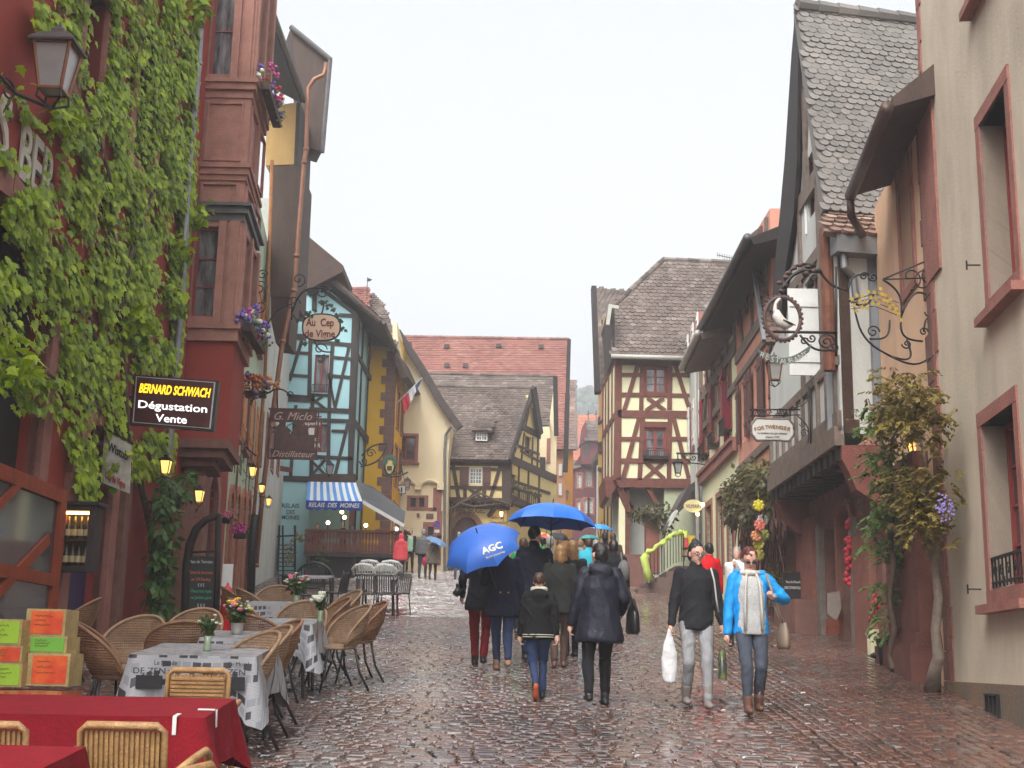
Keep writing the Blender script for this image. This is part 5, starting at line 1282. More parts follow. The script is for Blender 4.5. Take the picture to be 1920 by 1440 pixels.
def newspaper():
 m = bpy.data.materials.new('newsprint_cloth'); m.use_nodes = True; nt = m.node_tree; N = nt.nodes; L = nt.links; b = N['Principled BSDF']
 tc = N.new('ShaderNodeTexCoord'); mp = N.new('ShaderNodeMapping'); L.new(tc.outputs['Object'], mp.inputs[0]); mp.inputs['Scale'].default_value = (1, 1.3, 1); mp.inputs['Rotation'].default_value = (R(40), 0, 0)
 v = N.new('ShaderNodeTexBrick'); v.inputs['Scale'].default_value = 6.5; v.inputs['Mortar Size'].default_value = .05; v.inputs['Color1'].default_value = (0, 0, 0, 1); v.inputs['Color2'].default_value = (1, 1, 1, 1); v.inputs['Mortar'].default_value = (0.5, .5, .5, 1); v.offset = .37; v.squash = .7; v.squash_frequency = 3
 L.new(mp.outputs[0], v.inputs[0])
 w_ = N.new('ShaderNodeTexBrick'); w_.inputs['Scale'].default_value = 55; w_.inputs['Mortar Size'].default_value = .09; w_.inputs['Color1'].default_value = (.10, .10, .11, 1); w_.inputs['Color2'].default_value = (.26, .26, .28, 1); w_.inputs['Mortar'].default_value = (.37, .37, .385, 1)
 L.new(mp.outputs[0], w_.inputs[0])
 r1 = N.new('ShaderNodeValToRGB'); r1.color_ramp.interpolation = 'CONSTANT'; e = r1.color_ramp.elements
 e[0].position = 0; e[0].color = (.03, .03, .035, 1); e[1].position = .16; e[1].color = (.0, 0, 0, 0)
 L.new(v.outputs[0], r1.inputs[0])
 gt = N.new('ShaderNodeMath'); gt.operation = 'LESS_THAN'; gt.inputs[1].default_value = .36; L.new(v.outputs[0], gt.inputs[0])
 gt2 = N.new('ShaderNodeMath'); gt2.operation = 'GREATER_THAN'; gt2.inputs[1].default_value = .78; L.new(v.outputs[0], gt2.inputs[0])
 m1 = N.new('ShaderNodeMix'); m1.data_type = 'RGBA'; L.new(gt.outputs[0], m1.inputs[0]); L.new(w_.outputs[0], m1.inputs[6]); m1.inputs[7].default_value = (.035, .038, .045, 1)
 m2 = N.new('ShaderNodeMix'); m2.data_type = 'RGBA'; L.new(gt2.outputs[0], m2.inputs[0]); L.new(m1.outputs[2], m2.inputs[6]); m2.inputs[7].default_value = (.24, .25, .27, 1)
 L.new(m2.outputs[2], b.inputs['Base Color']); b.inputs['Roughness'].default_value = .35
 return m
M_news = newspaper()
gN = 'newspaper printed tablecloths'
for i, (xa, xb, ya, yb, lt, lc) in enumerate([
 (-2.86, -1.9, 10.0, 11.0, 'long terrace table nearest the viewer under newspaper print', 'newspaper cloth in front with the two dark photo blocks, nearest of the newspaper tables'),
 (-3.02, -2.22, 11.6, 12.35, 'second terrace table holding the pot of pink flowers', 'newspaper cloth under the pot of pink and yellow flowers'),
 (-2.62, -1.98, 13.3, 14.1, 'terrace table carrying the vase of white hydrangeas', 'newspaper cloth under the white hydrangea vase'),
 (-3.35, -2.7, 16.1, 17.2, 'far terrace table carrying the large pink and green bouquet', 'newspaper cloth under the far large bouquet')]):
 table(lt, xa + .03, xb - .03, ya + .03, yb - .03)
 c = tcloth('newspaper_tablecloth', xa, xb, ya, yb, .745, .30 if i else .33, M_news, lc, gN, seed=i + 1)
 if i == 0:
  for s, x, z, wd, hh in (('DE ZEN', -.30, .64, .24, .045), ('DE ZEN', .30, .64, .24, .045), ('Le Monde', -.18, .70, .17, .035), ('Le Monde', .38, .70, .17, .035)):
   q = c.matrix_world if False else None
   t = text(s, (x, -.575, z), (1, 0, 0), (0, 0, 1), hh, M_txt_dark, None, width=wd, ext=.002); t.parent = c
  for s, x, wd in (('EL MANDO', .08, .2),):
   t = text(s, (x, -.578, .60), (0, 0, 1), (-1, 0, 0), .035, M_txt_dark, None, width=wd, ext=.002); t.parent = c
  for q, d in (((-.3, -.572, .555), (.2, .004, .1)), ((.32, -.572, .555), (.2, .004, .1)), ((.14, -.572, .64), (.09, .004, .07))): mb = MB(); mb.box(q, d); t = mb.build('printed_photo', M_txt_dark, None); t.parent = c
table('long table hidden below the red cloth in front', -3.25, -1.6, 6.95, 7.6)
c = tcloth('red_tablecloth', -3.3, -1.55, 6.9, 7.65, .745, .26, M_redcl, 'long deep red tablecloth with white clips at its right end', 'red tablecloths', 9, .04)
table('table hidden under the red cloth at the lower left corner', -3.3, -1.9, 5.0, 5.9)
tcloth('red_tablecloth', -3.4, -1.86, 4.95, 5.98, .745, .3, M_redcl, 'deep red tablecloth cut off by the lower left picture corner', 'red tablecloths', 4, .04)
for k, (x, y, lab) in enumerate(((-1.70, 6.9, 'white clip on the front edge of the long red cloth'), (-1.57, 7.15, 'white clip on the right end of the long red cloth'))):
 mb = MB(); z = .755
 if k == 0: mb.box((0, .03, z), (.02, .09, .006)); mb.box((0, -.022, z - .045), (.02, .006, .09)); mb.box((0, .0, z - .09), (.02, .05, .006))
 else: mb.box((-.03, 0, z), (.09, .02, .006)); mb.box((.025, 0, z - .045), (.006, .02, .09)); mb.box((.0, 0, z - .09), (.05, .02, .006))
 o = mb.build('tablecloth_clip', M_white, None); tag(o, lab, 'clip', 'white tablecloth clips'); place(o, x, y)
# scooped tablecloth hanging on the lone chair by the door
#  flowers on the tables
def tabletop(px, py, y):  # world point on a tilted table top
 x = xg(px, y); return Vector((x, y, gz(y) + .75))
def bouquet(name, P, vase, leafs, blooms, label, seed, lr=.13, h=.18, dens=90, ls=.045):
 rg = random.Random(seed); r = empty(name, P, label, 'flowers', 'flowers on the terrace tables')
 mb = MB(); mb.lathe(vase['prof'], P, 14); mb.build('vase', vase['m'], r, smooth=True)
 top = vase['prof'][-1][1]
 mb = MB()
 for _ in range(22):
  a = rg.uniform(0, 2 * PI); q = P + Vector((math.cos(a) * lr * rg.random(), math.sin(a) * lr * rg.random(), top + h * rg.uniform(.5, 1))); mb.cr = .5
  mb.tube([P + Vector((0, 0, top * .6)), P.lerp(q, .6) + Vector((0, 0, .03)), q], .0035, 4)
 leafball(mb, P + Vector((0, 0, top + h * .55)), (lr, lr, h * .55), dens, ls, rg, 0, .2, .2); mb.build('foliage', leafs, r)
 for col, n, s in blooms:
  mb = MB()
  for _ in range(n):
   d = Vector((rg.gauss(0, 1), rg.gauss(-.5, 1), abs(rg.gauss(.4, .8)))).normalized(); q = P + Vector((d.x * lr, d.y * lr, top + h * .6 + d.z * h * .55))
   mb.ell(q, (s, s, s * .75), 8, 5)
   for k in range(5): a = k * 1.26; mb.ell(q + Vector((math.cos(a), math.sin(a), .3)) * s * .7, s * .55, 6, 4)
  mb.build('blossom', col, r, smooth=True)
 return r
M_clear = mat('vase_glass', (.25, .33, .22), .08, spec=.8)
M_tin = mat('zinc_pot', (.42, .40, .38), .4, metal=.4, var=.2)
gp = mat('pink_petal', (.62, .17, .24), .6); gy = mat('yellow_petal', (.65, .45, .03), .6); gw = mat('white_petal', (.62, .64, .52), .6); gr_ = mat('red_petal', (.55, .03, .05), .6); gv = mat('violet_petal', (.16, .10, .45), .6); gm = mat('magenta_petal', (.5, .05, .25), .6)
slim = [(.03, 0), (.033, .02), (.026, .07), (.032, .12)]; potp = [(.045, 0), (.055, .04), (.058, .1), (.062, .105)]
bouquet('flower_vase', tabletop(383, 0, 10.3) , dict(prof=slim, m=M_clear), M_green, [(gw, 5, .012)], 'slim glass vase of dark greenery and tiny white flowers on newspaper cloth', 1, .085, .15, 110, .04)
bouquet('flower_pot', tabletop(440, 0, 11.85), dict(prof=potp, m=M_tin), M_green, [(gp, 6, .022), (gy, 9, .02), (gw, 12, .012)], 'grey pot of pink and yellow flowers on the second newspaper table', 2, .14, .19, 170, .05)
bouquet('flower_vase', tabletop(597, 0, 13.6), dict(prof=slim, m=M_clear), M_green, [(gw, 6, .035)], 'glass vase of large white hydrangea heads by the street side', 3, .09, .16, 70, .05)
bouquet('flower_vase', tabletop(553, 0, 16.5), dict(prof=[(.04, 0), (.05, .05), (.045, .12)], m=M_clear), M_green, [(gp, 7, .025), (gw, 8, .018)], 'big round bouquet with pink blooms on the farthest newspaper table', 4, .17, .24, 230, .06)
#  far cafe furniture in grey and white
def metal_chair(label, m, mb_, group):
 r = local_root('garden_chair', label, 'chair', group)
 mb = MB(); mb.box((0, 0, .44), (.42, .42, .03)); mb.build('seat', mb_, r)
 mb = MB(); 
 for k in range(12): a = PI * k / 11; 
 mb.tube([(-.2, -.2, .44), (-.21, -.25, .72), (-.16, -.27, .82), (.16, -.27, .82), (.21, -.25, .72), (.2, -.2, .44)], .014, 6)
 for k in range(9): mb.bar((-.18 + .045 * k, -.205, .46), (-.18 + .045 * k, -.262, .80), .028, .008)
 mb.build('backrest', mb_, r)
 for sx, sy in ((-1, -1), (1, -1), (-1, 1), (1, 1)):
  mb = MB(); mb.tube([(sx * .19, sy * .19, .43), (sx * .22, sy * .23, 0)], .012, 6); mb.build('leg', m, r)
 return r
M_greyw = mat('dark_woven_resin', (.10, .085, .08), .5, var=.3, scale=30, bump=.5, bscale=120)
gc0 = metal_chair('dark woven chair nearest the street at the far pair of tables', M_blk, M_greyw, 'dark woven chairs at the far tables')
for i, (x, y, a, lab) in enumerate([(742, 26.0, 150, None), (690, 25.7, 0, 'dark woven chair left in the front row of the far tables'), (724, 25.7, -5, 'dark woven chair between its neighbours in the front row of the far tables'), (668, 26.8, -80, 'dark woven chair at the left side of the far tables')]):
 place(gc0 if i == 0 else copy_tree(gc0, label=lab), xg(x, y), y, R(a))
table('pair of pushed together far tables with pale tops beside dark woven chairs', xg(668, 26.6), xg(745, 26.6), 26.2, 27.4, m=M_white)
wc = None
for i, (x, dy, dz, lab) in enumerate([(682, 0, 0, 'white slatted chair tipped onto the far table, left front one'), (722, 0, 0, 'white slatted chair tipped onto the far table, right front one'), (690, .25, .07, 'white slatted chair tipped behind the left front one'), (730, .25, .07, 'white slatted chair tipped behind the right front one')]):
 if wc is None:
  wc = local_root('tipped_chair', lab, 'chair', 'white chairs tipped onto the far table')
  mb = MB(); pts = [(-.22 , -.05, .0), (-.23, -.2, .12), (-.15, -.3, .2), (0, -.33, .225), (.15, -.3, .2), (.23, -.2, .12), (.22, -.05, 0)]
  mb.tube(pts, .028, 8)
  for k in range(7): mb.bar((-.17 + .057 * k, .1, .02), (-.15 + .05 * k, -.27, .18), .03, .012)
  mb.build('backrest', M_white, wc); mb = MB(); mb.lathe([(0, .0), (.23, .0), (.24, .02), (.0, .03)], (0, .15, 0), 20, sy=.9); mb.build('seat', M_white, wc)
  o = wc
 else: o = copy_tree(wc, label=lab)
 place(o, xg(x, 26.7), 26.75 + dy, 0, True, .77 + dz)
# black garden bench chairs and pale table on the left
bc0 = metal_chair('black garden chair left of the pale empty table', M_blk, M_blk, 'black garden chairs by the blue house')
for i, (x, y, a, lab) in enumerate([(545, 25.5, -80, None), (625, 25.8, 75, 'black garden chair right of the pale empty table'), (585, 27.6, 180, 'black garden chair behind the pale empty table'), (560, 24.6, -60, 'black garden chair in front of the pale empty table')]):
 place(bc0 if i == 0 else copy_tree(bc0, label=lab), xg(x, y), y, R(a))
table('small empty table with pale wet top among black garden chairs', xg(556, 26.2), xg(618, 26.2), 25.9, 26.9, m=mat('wet_pale_top', (.45, .42, .42), .2))
mb = MB(); P = Vector((xg(588, 28.4), 28.4, gz(28.4))); pts = [P + Vector((.42 * math.cos(PI * k / 12), 0, .55 + .40 * math.sin(PI * k / 12))) for k in range(13)]
mb.tube([P + Vector((.42, 0, 0))] + pts + [P + Vector((-.42, 0, 0))], .03, 8)
for k in range(11): x = -.35 + .07 * k; mb.tube([P + Vector((x, 0, .5)), P + Vector((x, 0, .53 + .40 * math.sqrt(max(.02, 1 - (x / .42) ** 2))))], .012, 5)
mb.bar(P + Vector((-.42, 0, .5)), P + Vector((.42, 0, .5)), .05, .05); base_thing(mb, 'garden_bench', M_blk, 'black bench with arched slatted back in front of the brown balcony', 'bench')
#  postcard crates stand at left
std = empty('display_stand', (xg(60, 9.9), 9.9, gz(9.9)), 'low stand with red flowered cloth carrying the boxes of cards', 'stand')
mb = MB(); P = std.location; mb.box(P + Vector((-.3, 0, .44)), (1.2, .45, .08)); mb.build('stand_top', mat('flowered_cloth', (.4, .06, .03), .8, col2=(.45, .2, .05), scale=20, thr=(.4, .6)), std)
mb = MB()
for sx in (-.8, .2):
 for sy in (-.17, .17): mb.box(P + Vector((sx, sy, .2)), (.05, .05, .4))
mb.build('leg', M_timberb, std)
M_ply = wood('pale_plywood', (205, 178, 120), .85); M_cg = mat('green_card', s2l((150, 190, 50)), .6, var=.12); M_co = mat('orange_card', s2l((225, 100, 40)), .6, col2=s2l((205, 60, 30)), scale=5); M_pk = mat('pencil_grey', s2l((110, 90, 40)), .7)
M_cgd = mat('leaf_green_card', s2l((110, 175, 60)), .6, var=.05)
def card_box(x0, y0, x1, y1, yy, m, label, price=''):
 a = at_y(x0, y1, yy); b = at_y(x1, y0, yy); c = (a + b) / 2; w_, h_ = b.x - a.x, b.z - a.z - .004
 r = empty('card_box', (c.x, yy + .15, a.z), label, 'box', 'wooden boxes with coloured card fronts')
 mb = MB(); mb.box((c.x, yy + .15, c.z), (w_, .3, h_)); mb.build('crate', M_ply, r)
 mb = MB(); mb.box((c.x + .01, yy - .003, c.z), (w_ * .8, .006, h_ * .84)); mb.build('card', m, r)
 rg = random.Random(int(x0 + y0)); mb = MB()
 for k in range(3):
  z = c.z + h_ * (.25 - .17 * k); pts = [(c.x - w_ * .27 + i * w_ * .04, yy - .008, z + .006 * math.sin(i * 2.3 + k) + rg.uniform(-.003, .003)) for i in range(rg.randint(8, 13))]
  mb.tube(pts, .0022, 4)
 mb.build('handwriting', M_pk, r)
for x0, y0, x1, y1, yy, m, lab in ((-28, 1161, 43, 1210, 9.7, M_cg, 'box with lime green card at the left picture edge, top of its stack'), (-28, 1211, 43, 1242, 9.7, M_co, 'box with flat orange card in the left stack of boxes'), (-28, 1243, 43, 1288, 9.7, M_cg, 'box with lime green card at the bottom of the left stack'),
 (46, 1142, 125, 1192, 9.85, M_co, 'wide orange and red card box on top of the right stack'), (46, 1193, 127, 1224, 9.85, M_cgd, 'box with narrow leaf green card in the middle of the right stack'), (47, 1225, 133, 1286, 9.8, M_co, 'biggest orange card box at the bottom of the right stack')):
 card_box(x0, y0, x1, y1, yy, m, lab)
#  lit wine display case
yy = 16.0; PC = Pl((-6, yy), (-4, yy))
cs = empty('display_case', PC.p(145, 1077), 'wooden framed display case with lit bottles beside the purple door', 'display case')
q = rect(PC, 102, 948, 180, 1072)
mb = MB()
PC.box(mb, q[0], q[1], q[0] + .08, q[3], -.2, .1); PC.box(mb, q[2] - .08, q[1], q[2], q[3], -.2, .1); PC.box(mb, q[0] + .08, q[1], q[2] - .08, q[1] + .07, -.2, .098); PC.box(mb, q[0] + .08, q[3] - .07, q[2] - .08, q[3], -.2, .098); PC.box(mb, q[0] - .03, q[3], q[2] + .05, q[3] + .04, -.25, .14); PC.box(mb, q[0] + .08, q[1], q[2] - .08, q[3], -.2, -.18)
mb.build('case_frame', M_timber, cs)
mb = MB(); PC.box(mb, q[0] + .1, q[3] - .1, q[2] - .1, q[3] - .075, -.08, .0); mb.build('lamp_tube', M_warm, cs)
bt = mat('bottle_glass', (.05, .035, .01), .15, spec=.8); bl = mat('bottle_label', (.55, .45, .25), .6)
for j, zz in enumerate((q[1] + .09, q[1] + .42)):
 for k in range(4):
  x = q[0] + .14 + k * (q[2] - q[0] - .28) / 3; c = PC.pt(x, zz, -.07)
  mb = MB(); mb.lathe([(.035, 0), (.037, .02), (.037, .15), (.014, .2), (.014, .27)], c, 10); b_ = mb.build('bottle', bt, cs, smooth=True)
  mb = MB(); mb.lathe([(.0385, .03), (.0385, .11)], c, 10); mb.build('bottle_label', bl, b_)
mb = MB(); PC.box(mb, q[0] + .08, q[1] + .38, q[2] - .08, q[1] + .4, -.15, .02); mb.build('shelf', M_timberb, cs)
mb = MB(); PC.box(mb, q[0] - .5, q[1] + .1, q[0], q[1] + .16, -.15, -.1); PC.box(mb, q[0] - .5, q[3] - .2, q[0], q[3] - .14, -.15, -.1); mb.build('bracket', M_iron, cs)
#  hydrant, chalkboard
y = 19.6; P = Vector((xg(424, y), y, gz(y)))
hy = empty('hydrant', P, 'bright red fire hydrant beside the chalkboard menu', 'fire hydrant')
M_hyd = paint('hydrant_red', (205, 16, 26), .95, .3)
mb = MB(); mb.lathe([(.09, -.05), (.09, .05), (.085, .1), (.085, .62), (.1, .63), (.1, .68), (.085, .7), (.08, .74), (.05, .8), (.02, .83), (.02, .87)], P, 18); mb.build('body', M_hyd, hy, smooth=True)
mb = MB(); mb.tube([P + Vector((.06, -.03, .52)), P + Vector((.14, -.06, .52)), P + Vector((.14, -.06, .44))], .04, 10); mb.build('outlet', M_hyd, hy, smooth=True)
yy = 20.0; PB = Pl((-6, yy), (-4, yy)); bd = empty('menu_board', PB.p(377, 1165), 'tall arched dark wooden frame holding a chalkboard menu', 'menu board')
q = rect(PB, 352, 1043, 402, 1165); mb = MB(); PB.box(mb, *q, 0, .03); mb.build('chalkboard', mat('chalkboard_black', (.02, .02, .022), .7, var=.4), bd)
mb = MB(); z0 = PB.g(0) ; pts = [PB.p(x, yv, .0) for x, yv in ((346, 1178), (348, 1120), (350, 1060), (356, 1020), (368, 992), (385, 975), (410, 968))]
mb.tube(pts, [.07, .07, .07, .07, .065, .06, .05], 6); mb.tube([PB.p(410, 965, 0), PB.p(405, 1175, 0)], .05, 6); mb.bar(PB.p(352, 1036, 0), PB.p(408, 1033, 0), .04, .03); mb.build('arched_frame', M_eave, bd, smooth=True)
chw = mat('chalk_white', (.6, .6, .6), .8); cho = mat('chalk_orange', (.65, .15, .05), .8); chg = mat('chalk_green', (.05, .4, .2), .8); chr_ = mat('chalk_red', (.5, .04, .08), .8)
for s, yv, m, w_ in (('Plats de Terroirs', 1053, chw, .36), ('Tartes à la choucroute', 1073, cho, .36), ('ou 1/4 Riesling', 1086, cho, .3), ('€ € €', 1097, chw, .1), ('Choucroute royale', 1108, chg, .32), ('ou Jambon garni', 1120, chg, .32), ('€ € €', 1135, chw, .12), ('Baeckeoffe', 1148, chr_, .3)):
 text(s, PB.p(377, yv, .034), PB.u, PB.w, .05, m, bd, width=w_)
mb = MB(); q = rect(PB, 408, 1055, 428, 1130); PB.box(mb, *q, -.3, -.28); o = base_thing(mb, 'white_board', M_white, 'plain white board leaning behind the red hydrant', 'board')
#  lanterns
def lantern(P, h, label, fm, gm, arm=None, group=None, name='wall_lantern', bulb=False):
 """P: centre of the glass body; h: overall height"""
 P = Vector(P); w1, w0 = h * .26, h * .16; r = empty(name, P - Vector((0, 0, h * .45)), label, 'lantern', group)
 zt, zb_ = h * .22, -h * .26
 mb = MB(); 
 for k in range(4):
  a = PI / 4 + k * PI / 2; a2 = a + PI / 2; t0 = Vector((w1 * math.cos(a), w1 * math.sin(a), zt)); b0 = Vector((w0 * math.cos(a), w0 * math.sin(a), zb_)); t1 = Vector((w1 * math.cos(a2), w1 * math.sin(a2), zt)); b1 = Vector((w0 * math.cos(a2), w0 * math.sin(a2), zb_))
  e = h * .028; mb.bar(P + t0, P + b0, e, e); mb.bar(P + t0, P + t1, e, e); mb.bar(P + b0, P + b1, e, e)
 mb.build('lantern_frame', fm, r)
 mb = MB(); s_ = [[Vector((w * .93 * math.cos(PI / 4 + k * PI / 2), w * .93 * math.sin(PI / 4 + k * PI / 2), z)) + P for k in range(4)] for w, z in ((w0, zb_), (w1, zt))]
 mb.hexa(s_[0] + s_[1]); mb.build('lantern_glass', gm, r)
 mb = MB(); hd = [(w1 * 1.25, zt), (w1 * 1.28, zt + .02 * h), (w1 * .8, zt + h * .12), (w1 * .35, zt + h * .15), (w1 * .35, zt + h * .2), (w1 * .12, zt + h * .23), (w1 * .05, zt + h * .3)]
 mb.lathe(hd, P, 4, Matrix.Rotation(PI / 4, 3, 'Z')); mb.build('lantern_hood', M_iron if fm is not M_copper else M_lead, r)
 mb = MB()
 for k in range(4):
  a = PI / 4 + k * PI / 2; mb.tube([P + Vector((w0 * math.cos(a), w0 * math.sin(a), zb_)), P + Vector((w0 * 1.1 * math.cos(a), w0 * 1.1 * math.sin(a), zb_ - h * .1)), P + Vector((0, 0, zb_ - h * .19))], h * .014, 5)
 if arm is not None:
  A = Vector(arm); B = P + Vector((0, 0, zb_ - h * .19)) ; mid = (A + B) / 2 - Vector((0, 0, h * .12)); mb.tube([B, mid, A], h * .02, 6)
  d = (A - B); ln = d.length; hx = Vector((d.x, d.y, 0)).normalized() if ln else Vector((1, 0, 0))
  cc = B + hx * ln * .6 - Vector((0, 0, h * .1)); mb.tube([cc + hx * q[0] + Vector((0, 0, q[1])) for q in spiral(0, 0, h * .13, .02, 0, 1.4)], h * .012, 5)
 mb.build('bracket', M_iron, r)
 return r
lantern(at_y(105, 128, 13.0), 1.06, 'big copper framed lantern hanging above the vine at top left', M_copper, M_lampglass, arm=PA.p(-40, 100, .1))
lantern(PB.p(311, 875, .3), .42, 'small lit lantern beside the cracked vine stem', M_iron, M_warmglass, arm=PB.p(330, 905, .0))
lantern(PB.p(374, 930, .2), .36, 'small glowing lantern above the arched menu frame', M_iron, M_warmglass, arm=PB.p(365, 960, -.2))
gl = 'row of small lit lanterns on the green house'
for x, yv, y, h, lab in ((474, 884, 29.5, .42, 'lit lantern closest on the green house wall'), (491, 916, 31, .36, 'lit lantern between two others on the green house wall'), (504, 941, 33, .36, 'lowest and last lit lantern of the green house row')):
 lantern(at_y(x, yv, y), h, lab, M_iron, M_warmglass, arm=at_y(x - 18, yv - 4, y + .1), group=gl)
lantern(at_y(619, 880, 44.6), .62, 'white glazed lantern above the blue and white awning', M_zinc, M_lampglass, arm=at_y(600, 858, 45.9))
lantern(at_y(764, 907, 51.5), .6, 'pale lantern hanging in front of the cream gable house', M_copper, M_lampglass, arm=at_y(752, 870, 52.9))
lantern(at_y(940, 964, 54.4), .42, 'lit amber lantern on the wine house wall', M_iron, M_warm, arm=at_y(946, 955, 54.9))
lantern(at_y(1452, 695, 19.8), .58, 'copper framed lantern hanging under the restaurant scroll sign', M_copper, M_lampglass)
lantern(at_y(1720, 842, 16.8), .58, 'lit dark lantern among the wisteria on the peach house', M_iron, M_warmglass, arm=P1.p(1745, 860, .05))
lantern(at_y(1061, 928, 78), .8, 'orange lantern far up the street on the ochre front', M_copper, M_lampglass)
# bracket lamp at the right
lr_ = lantern(at_y(1271, 877, 37.5), .62, 'street lantern hanging from a scrolled bracket before the corner house', M_iron, M_lampglass)
PLp = Pl((4, 37.5), (7, 37.5)); mb = MB(); mb.tube([PLp.p(1268, 850), PLp.p(1325, 851)], .03, 6); mb.tube([PLp.p(1271, 850), PLp.p(1271, 862)], .02, 5)
for cx, cz, r0, a0, tn in ((1316, 862, 9, 0, 1.4), (1300, 858, 6, PI, 1.3), (1285, 855, 4, 0, 1.2)):
 c = PLp.px(cx, cz); s_ = 37.5 / FPX; mb.tube([PLp.pt(*q) for q in spiral(c[0], c[1], r0 * s_, .01, a0, tn)], .016, 5)
mb.tube([PLp.p(1278, 853), PLp.p(1295, 868), PLp.p(1324, 871)], .02, 5); mb.build('bracket_scroll', M_iron, lr_)
#  signs on the left
M_black = mat('sign_black', (.02, .02, .02), .4); M_maro = mat('sign_maroon', (.07, .012, .014), .35)
yy = 18.6; PT = Pl((-7, yy), (-3, yy))
sg = empty('shop_sign', PT.p(325, 800), 'maroon lit sign with yellow and white lettering in a black frame', 'sign')
cr_ = [PT.p(250, 702), PT.p(410, 714), PT.p(400, 808), PT.p(243, 795)]
mb = MB(); mb.prism(cr_, (0, .14, 0)); mb.build('sign_frame', M_black, sg)
k = lambda a, b: a * (1 - b)
cen = sum(cr_, Vector()) / 4; inn = [cen + (q - cen) * .93 for q in cr_]; inn2 = [cen + (q - cen) * .90 for q in cr_]
mb = MB(); mb.prism([q + Vector((0, -.01, 0)) for q in inn], (0, .02, 0)); mb.build('sign_border', mat('sign_border_grey', (.5, .48, .48), .5), sg)
mb = MB(); mb.prism([q + Vector((0, -.014, 0)) for q in inn2], (0, .02, 0)); mb.build('sign_panel', M_maro, sg)
ux = (cr_[1] - cr_[0]).normalized(); uz = (cr_[0] - cr_[3]).normalized(); pxm = yy / FPX
lit_y = mat('lit_yellow_lettering', (.7, .42, .01), .4, emit=(1, .6, .02), estr=.7); lit_w = mat('lit_white_lettering', (.8, .8, .8), .4, emit=(1, 1, 1), estr=.55)
text('BERNARD SCHWACH', PT.p(328, 732, .016), ux, uz, 17 * pxm, lit_y, sg, width=138 * pxm, bold=.03, shear=.25)
text('Dégustation', PT.p(324, 762, .016), ux, uz, 14.5 * pxm, lit_w, sg, width=132 * pxm, bold=.01)
text('Vente', PT.p(321, 785, .016), ux, uz, 14.5 * pxm, lit_w, sg, width=60 * pxm, bold=.01)
mb = MB(); mb.bar(PT.p(250, 745, -.1), PT.p(225, 745, -.1), .04, .04); mb.build('bracket', M_iron, sg)
yy = 17.4; PT2 = Pl((-7, yy + .25), (-4, yy - .1))
sg = empty('hanging_sign', PT2.p(215, 920), 'weathered white board with gothic lettering hanging by the doorway', 'sign')
cr_ = [PT2.p(196, 808), PT2.p(246, 834), PT2.p(242, 925), PT2.p(189, 904)]
mb = MB(); mb.prism(cr_, (0, .04, 0)); mb.build('sign_panel', mat('weathered_white', (.5, .47, .42), .7, col2=(.35, .3, .25), scale=6), sg)
ux = (cr_[1] - cr_[0]).normalized(); uz = Vector((0, 0, 1)); s_ = yy / FPX
text('Wistub', PT2.p(221, 845, .012), ux, uz, 17 * s_, M_txt_dark, sg, width=46 * s_, bold=.02)
mr = mat('red_lettering', (.35, .02, .03), .6)
text('AU', PT2.p(215, 876, .012), ux, uz, 14 * s_, mr, sg, width=16 * s_, bold=.02); text('Cep de Vigne', PT2.p(216, 899, .012), ux, uz, 14 * s_, mr, sg, width=46 * s_, bold=.015)
mb = MB(); mb.bar(PT2.p(190, 800, 0), PT2.p(250, 832, 0), .02, .02); mb.build('bracket', M_iron, sg)
def scroll_bracket(parent, pl, items, r=.018):
 mb = MB(); k = None
 for it in items:
  if it[0] == 'l': mb.tube([pl.p(*q) for q in it[1]], it[2] if len(it) > 2 else r, 6)
  else:
   _, x, y_, rad, a0, tn = it; c = pl.px(x, y_); s_ = pl.o.y / FPX; mb.tube([pl.pt(*q) for q in spiral(c[0], c[1], rad * s_, rad * s_ * .15, a0, tn)], r * .8, 5)
 return mb.build('scroll_bracket', M_iron, parent, smooth=True)
def arcp(x0, y0, x1, y1, bow, n=10):
 mx, my = (x0 + x1) / 2, (y0 + y1) / 2; dx, dy = x1 - x0, y1 - y0; l = math.hypot(dx, dy); nx, ny = -dy / l, dx / l
 return [(x0 + dx * i / n + nx * bow * math.sin(PI * i / n), y0 + dy * i / n + ny * bow * math.sin(PI * i / n)) for i in range(n + 1)]
# oval sign
yy = 27.0; PO_ = Pl((-7, yy), (-2, yy)); s_ = yy / FPX
sg = empty('oval_sign', PO_.p(603, 640), 'cream oval sign with red gothic lettering and iron vine leaves', 'sign')
c = PO_.px(603, 614)
def oval(c, a, b, n=32, pw=2.6): return [(c[0] + a * abs(math.cos(t)) ** (2 / pw) * (1 if math.cos(t) >= 0 else -1), c[1] + b * abs(math.sin(t)) ** (2 / pw) * (1 if math.sin(t) >= 0 else -1)) for t in [2 * PI * i / n for i in range(n)]]
mb = MB(); mb.prism([PO_.pt(*q, .0) for q in oval(c, 35 * s_, 25 * s_)], PO_.n * .03); mb.build('sign_panel', mat('sign_cream', (.6, .43, .30), .5, var=.04), sg)
mb = MB(); o_ = oval(c, 36.5 * s_, 26.5 * s_); mb.tube([PO_.pt(*q, .015) for q in o_ + o_[:1]], .02, 6); mb.build('sign_rim', M_iron, sg)
mrd = mat('maroon_lettering', (.16, .025, .02), .6)
text('Au  Cep', PO_.p(600, 604, .035), PO_.u, PO_.w, 15 * s_, mrd, sg, width=54 * s_, bold=.02); text('de Vigne', PO_.p(600, 625, .035), PO_.u, PO_.w, 14 * s_, mrd, sg, width=58 * s_, bold=.02)
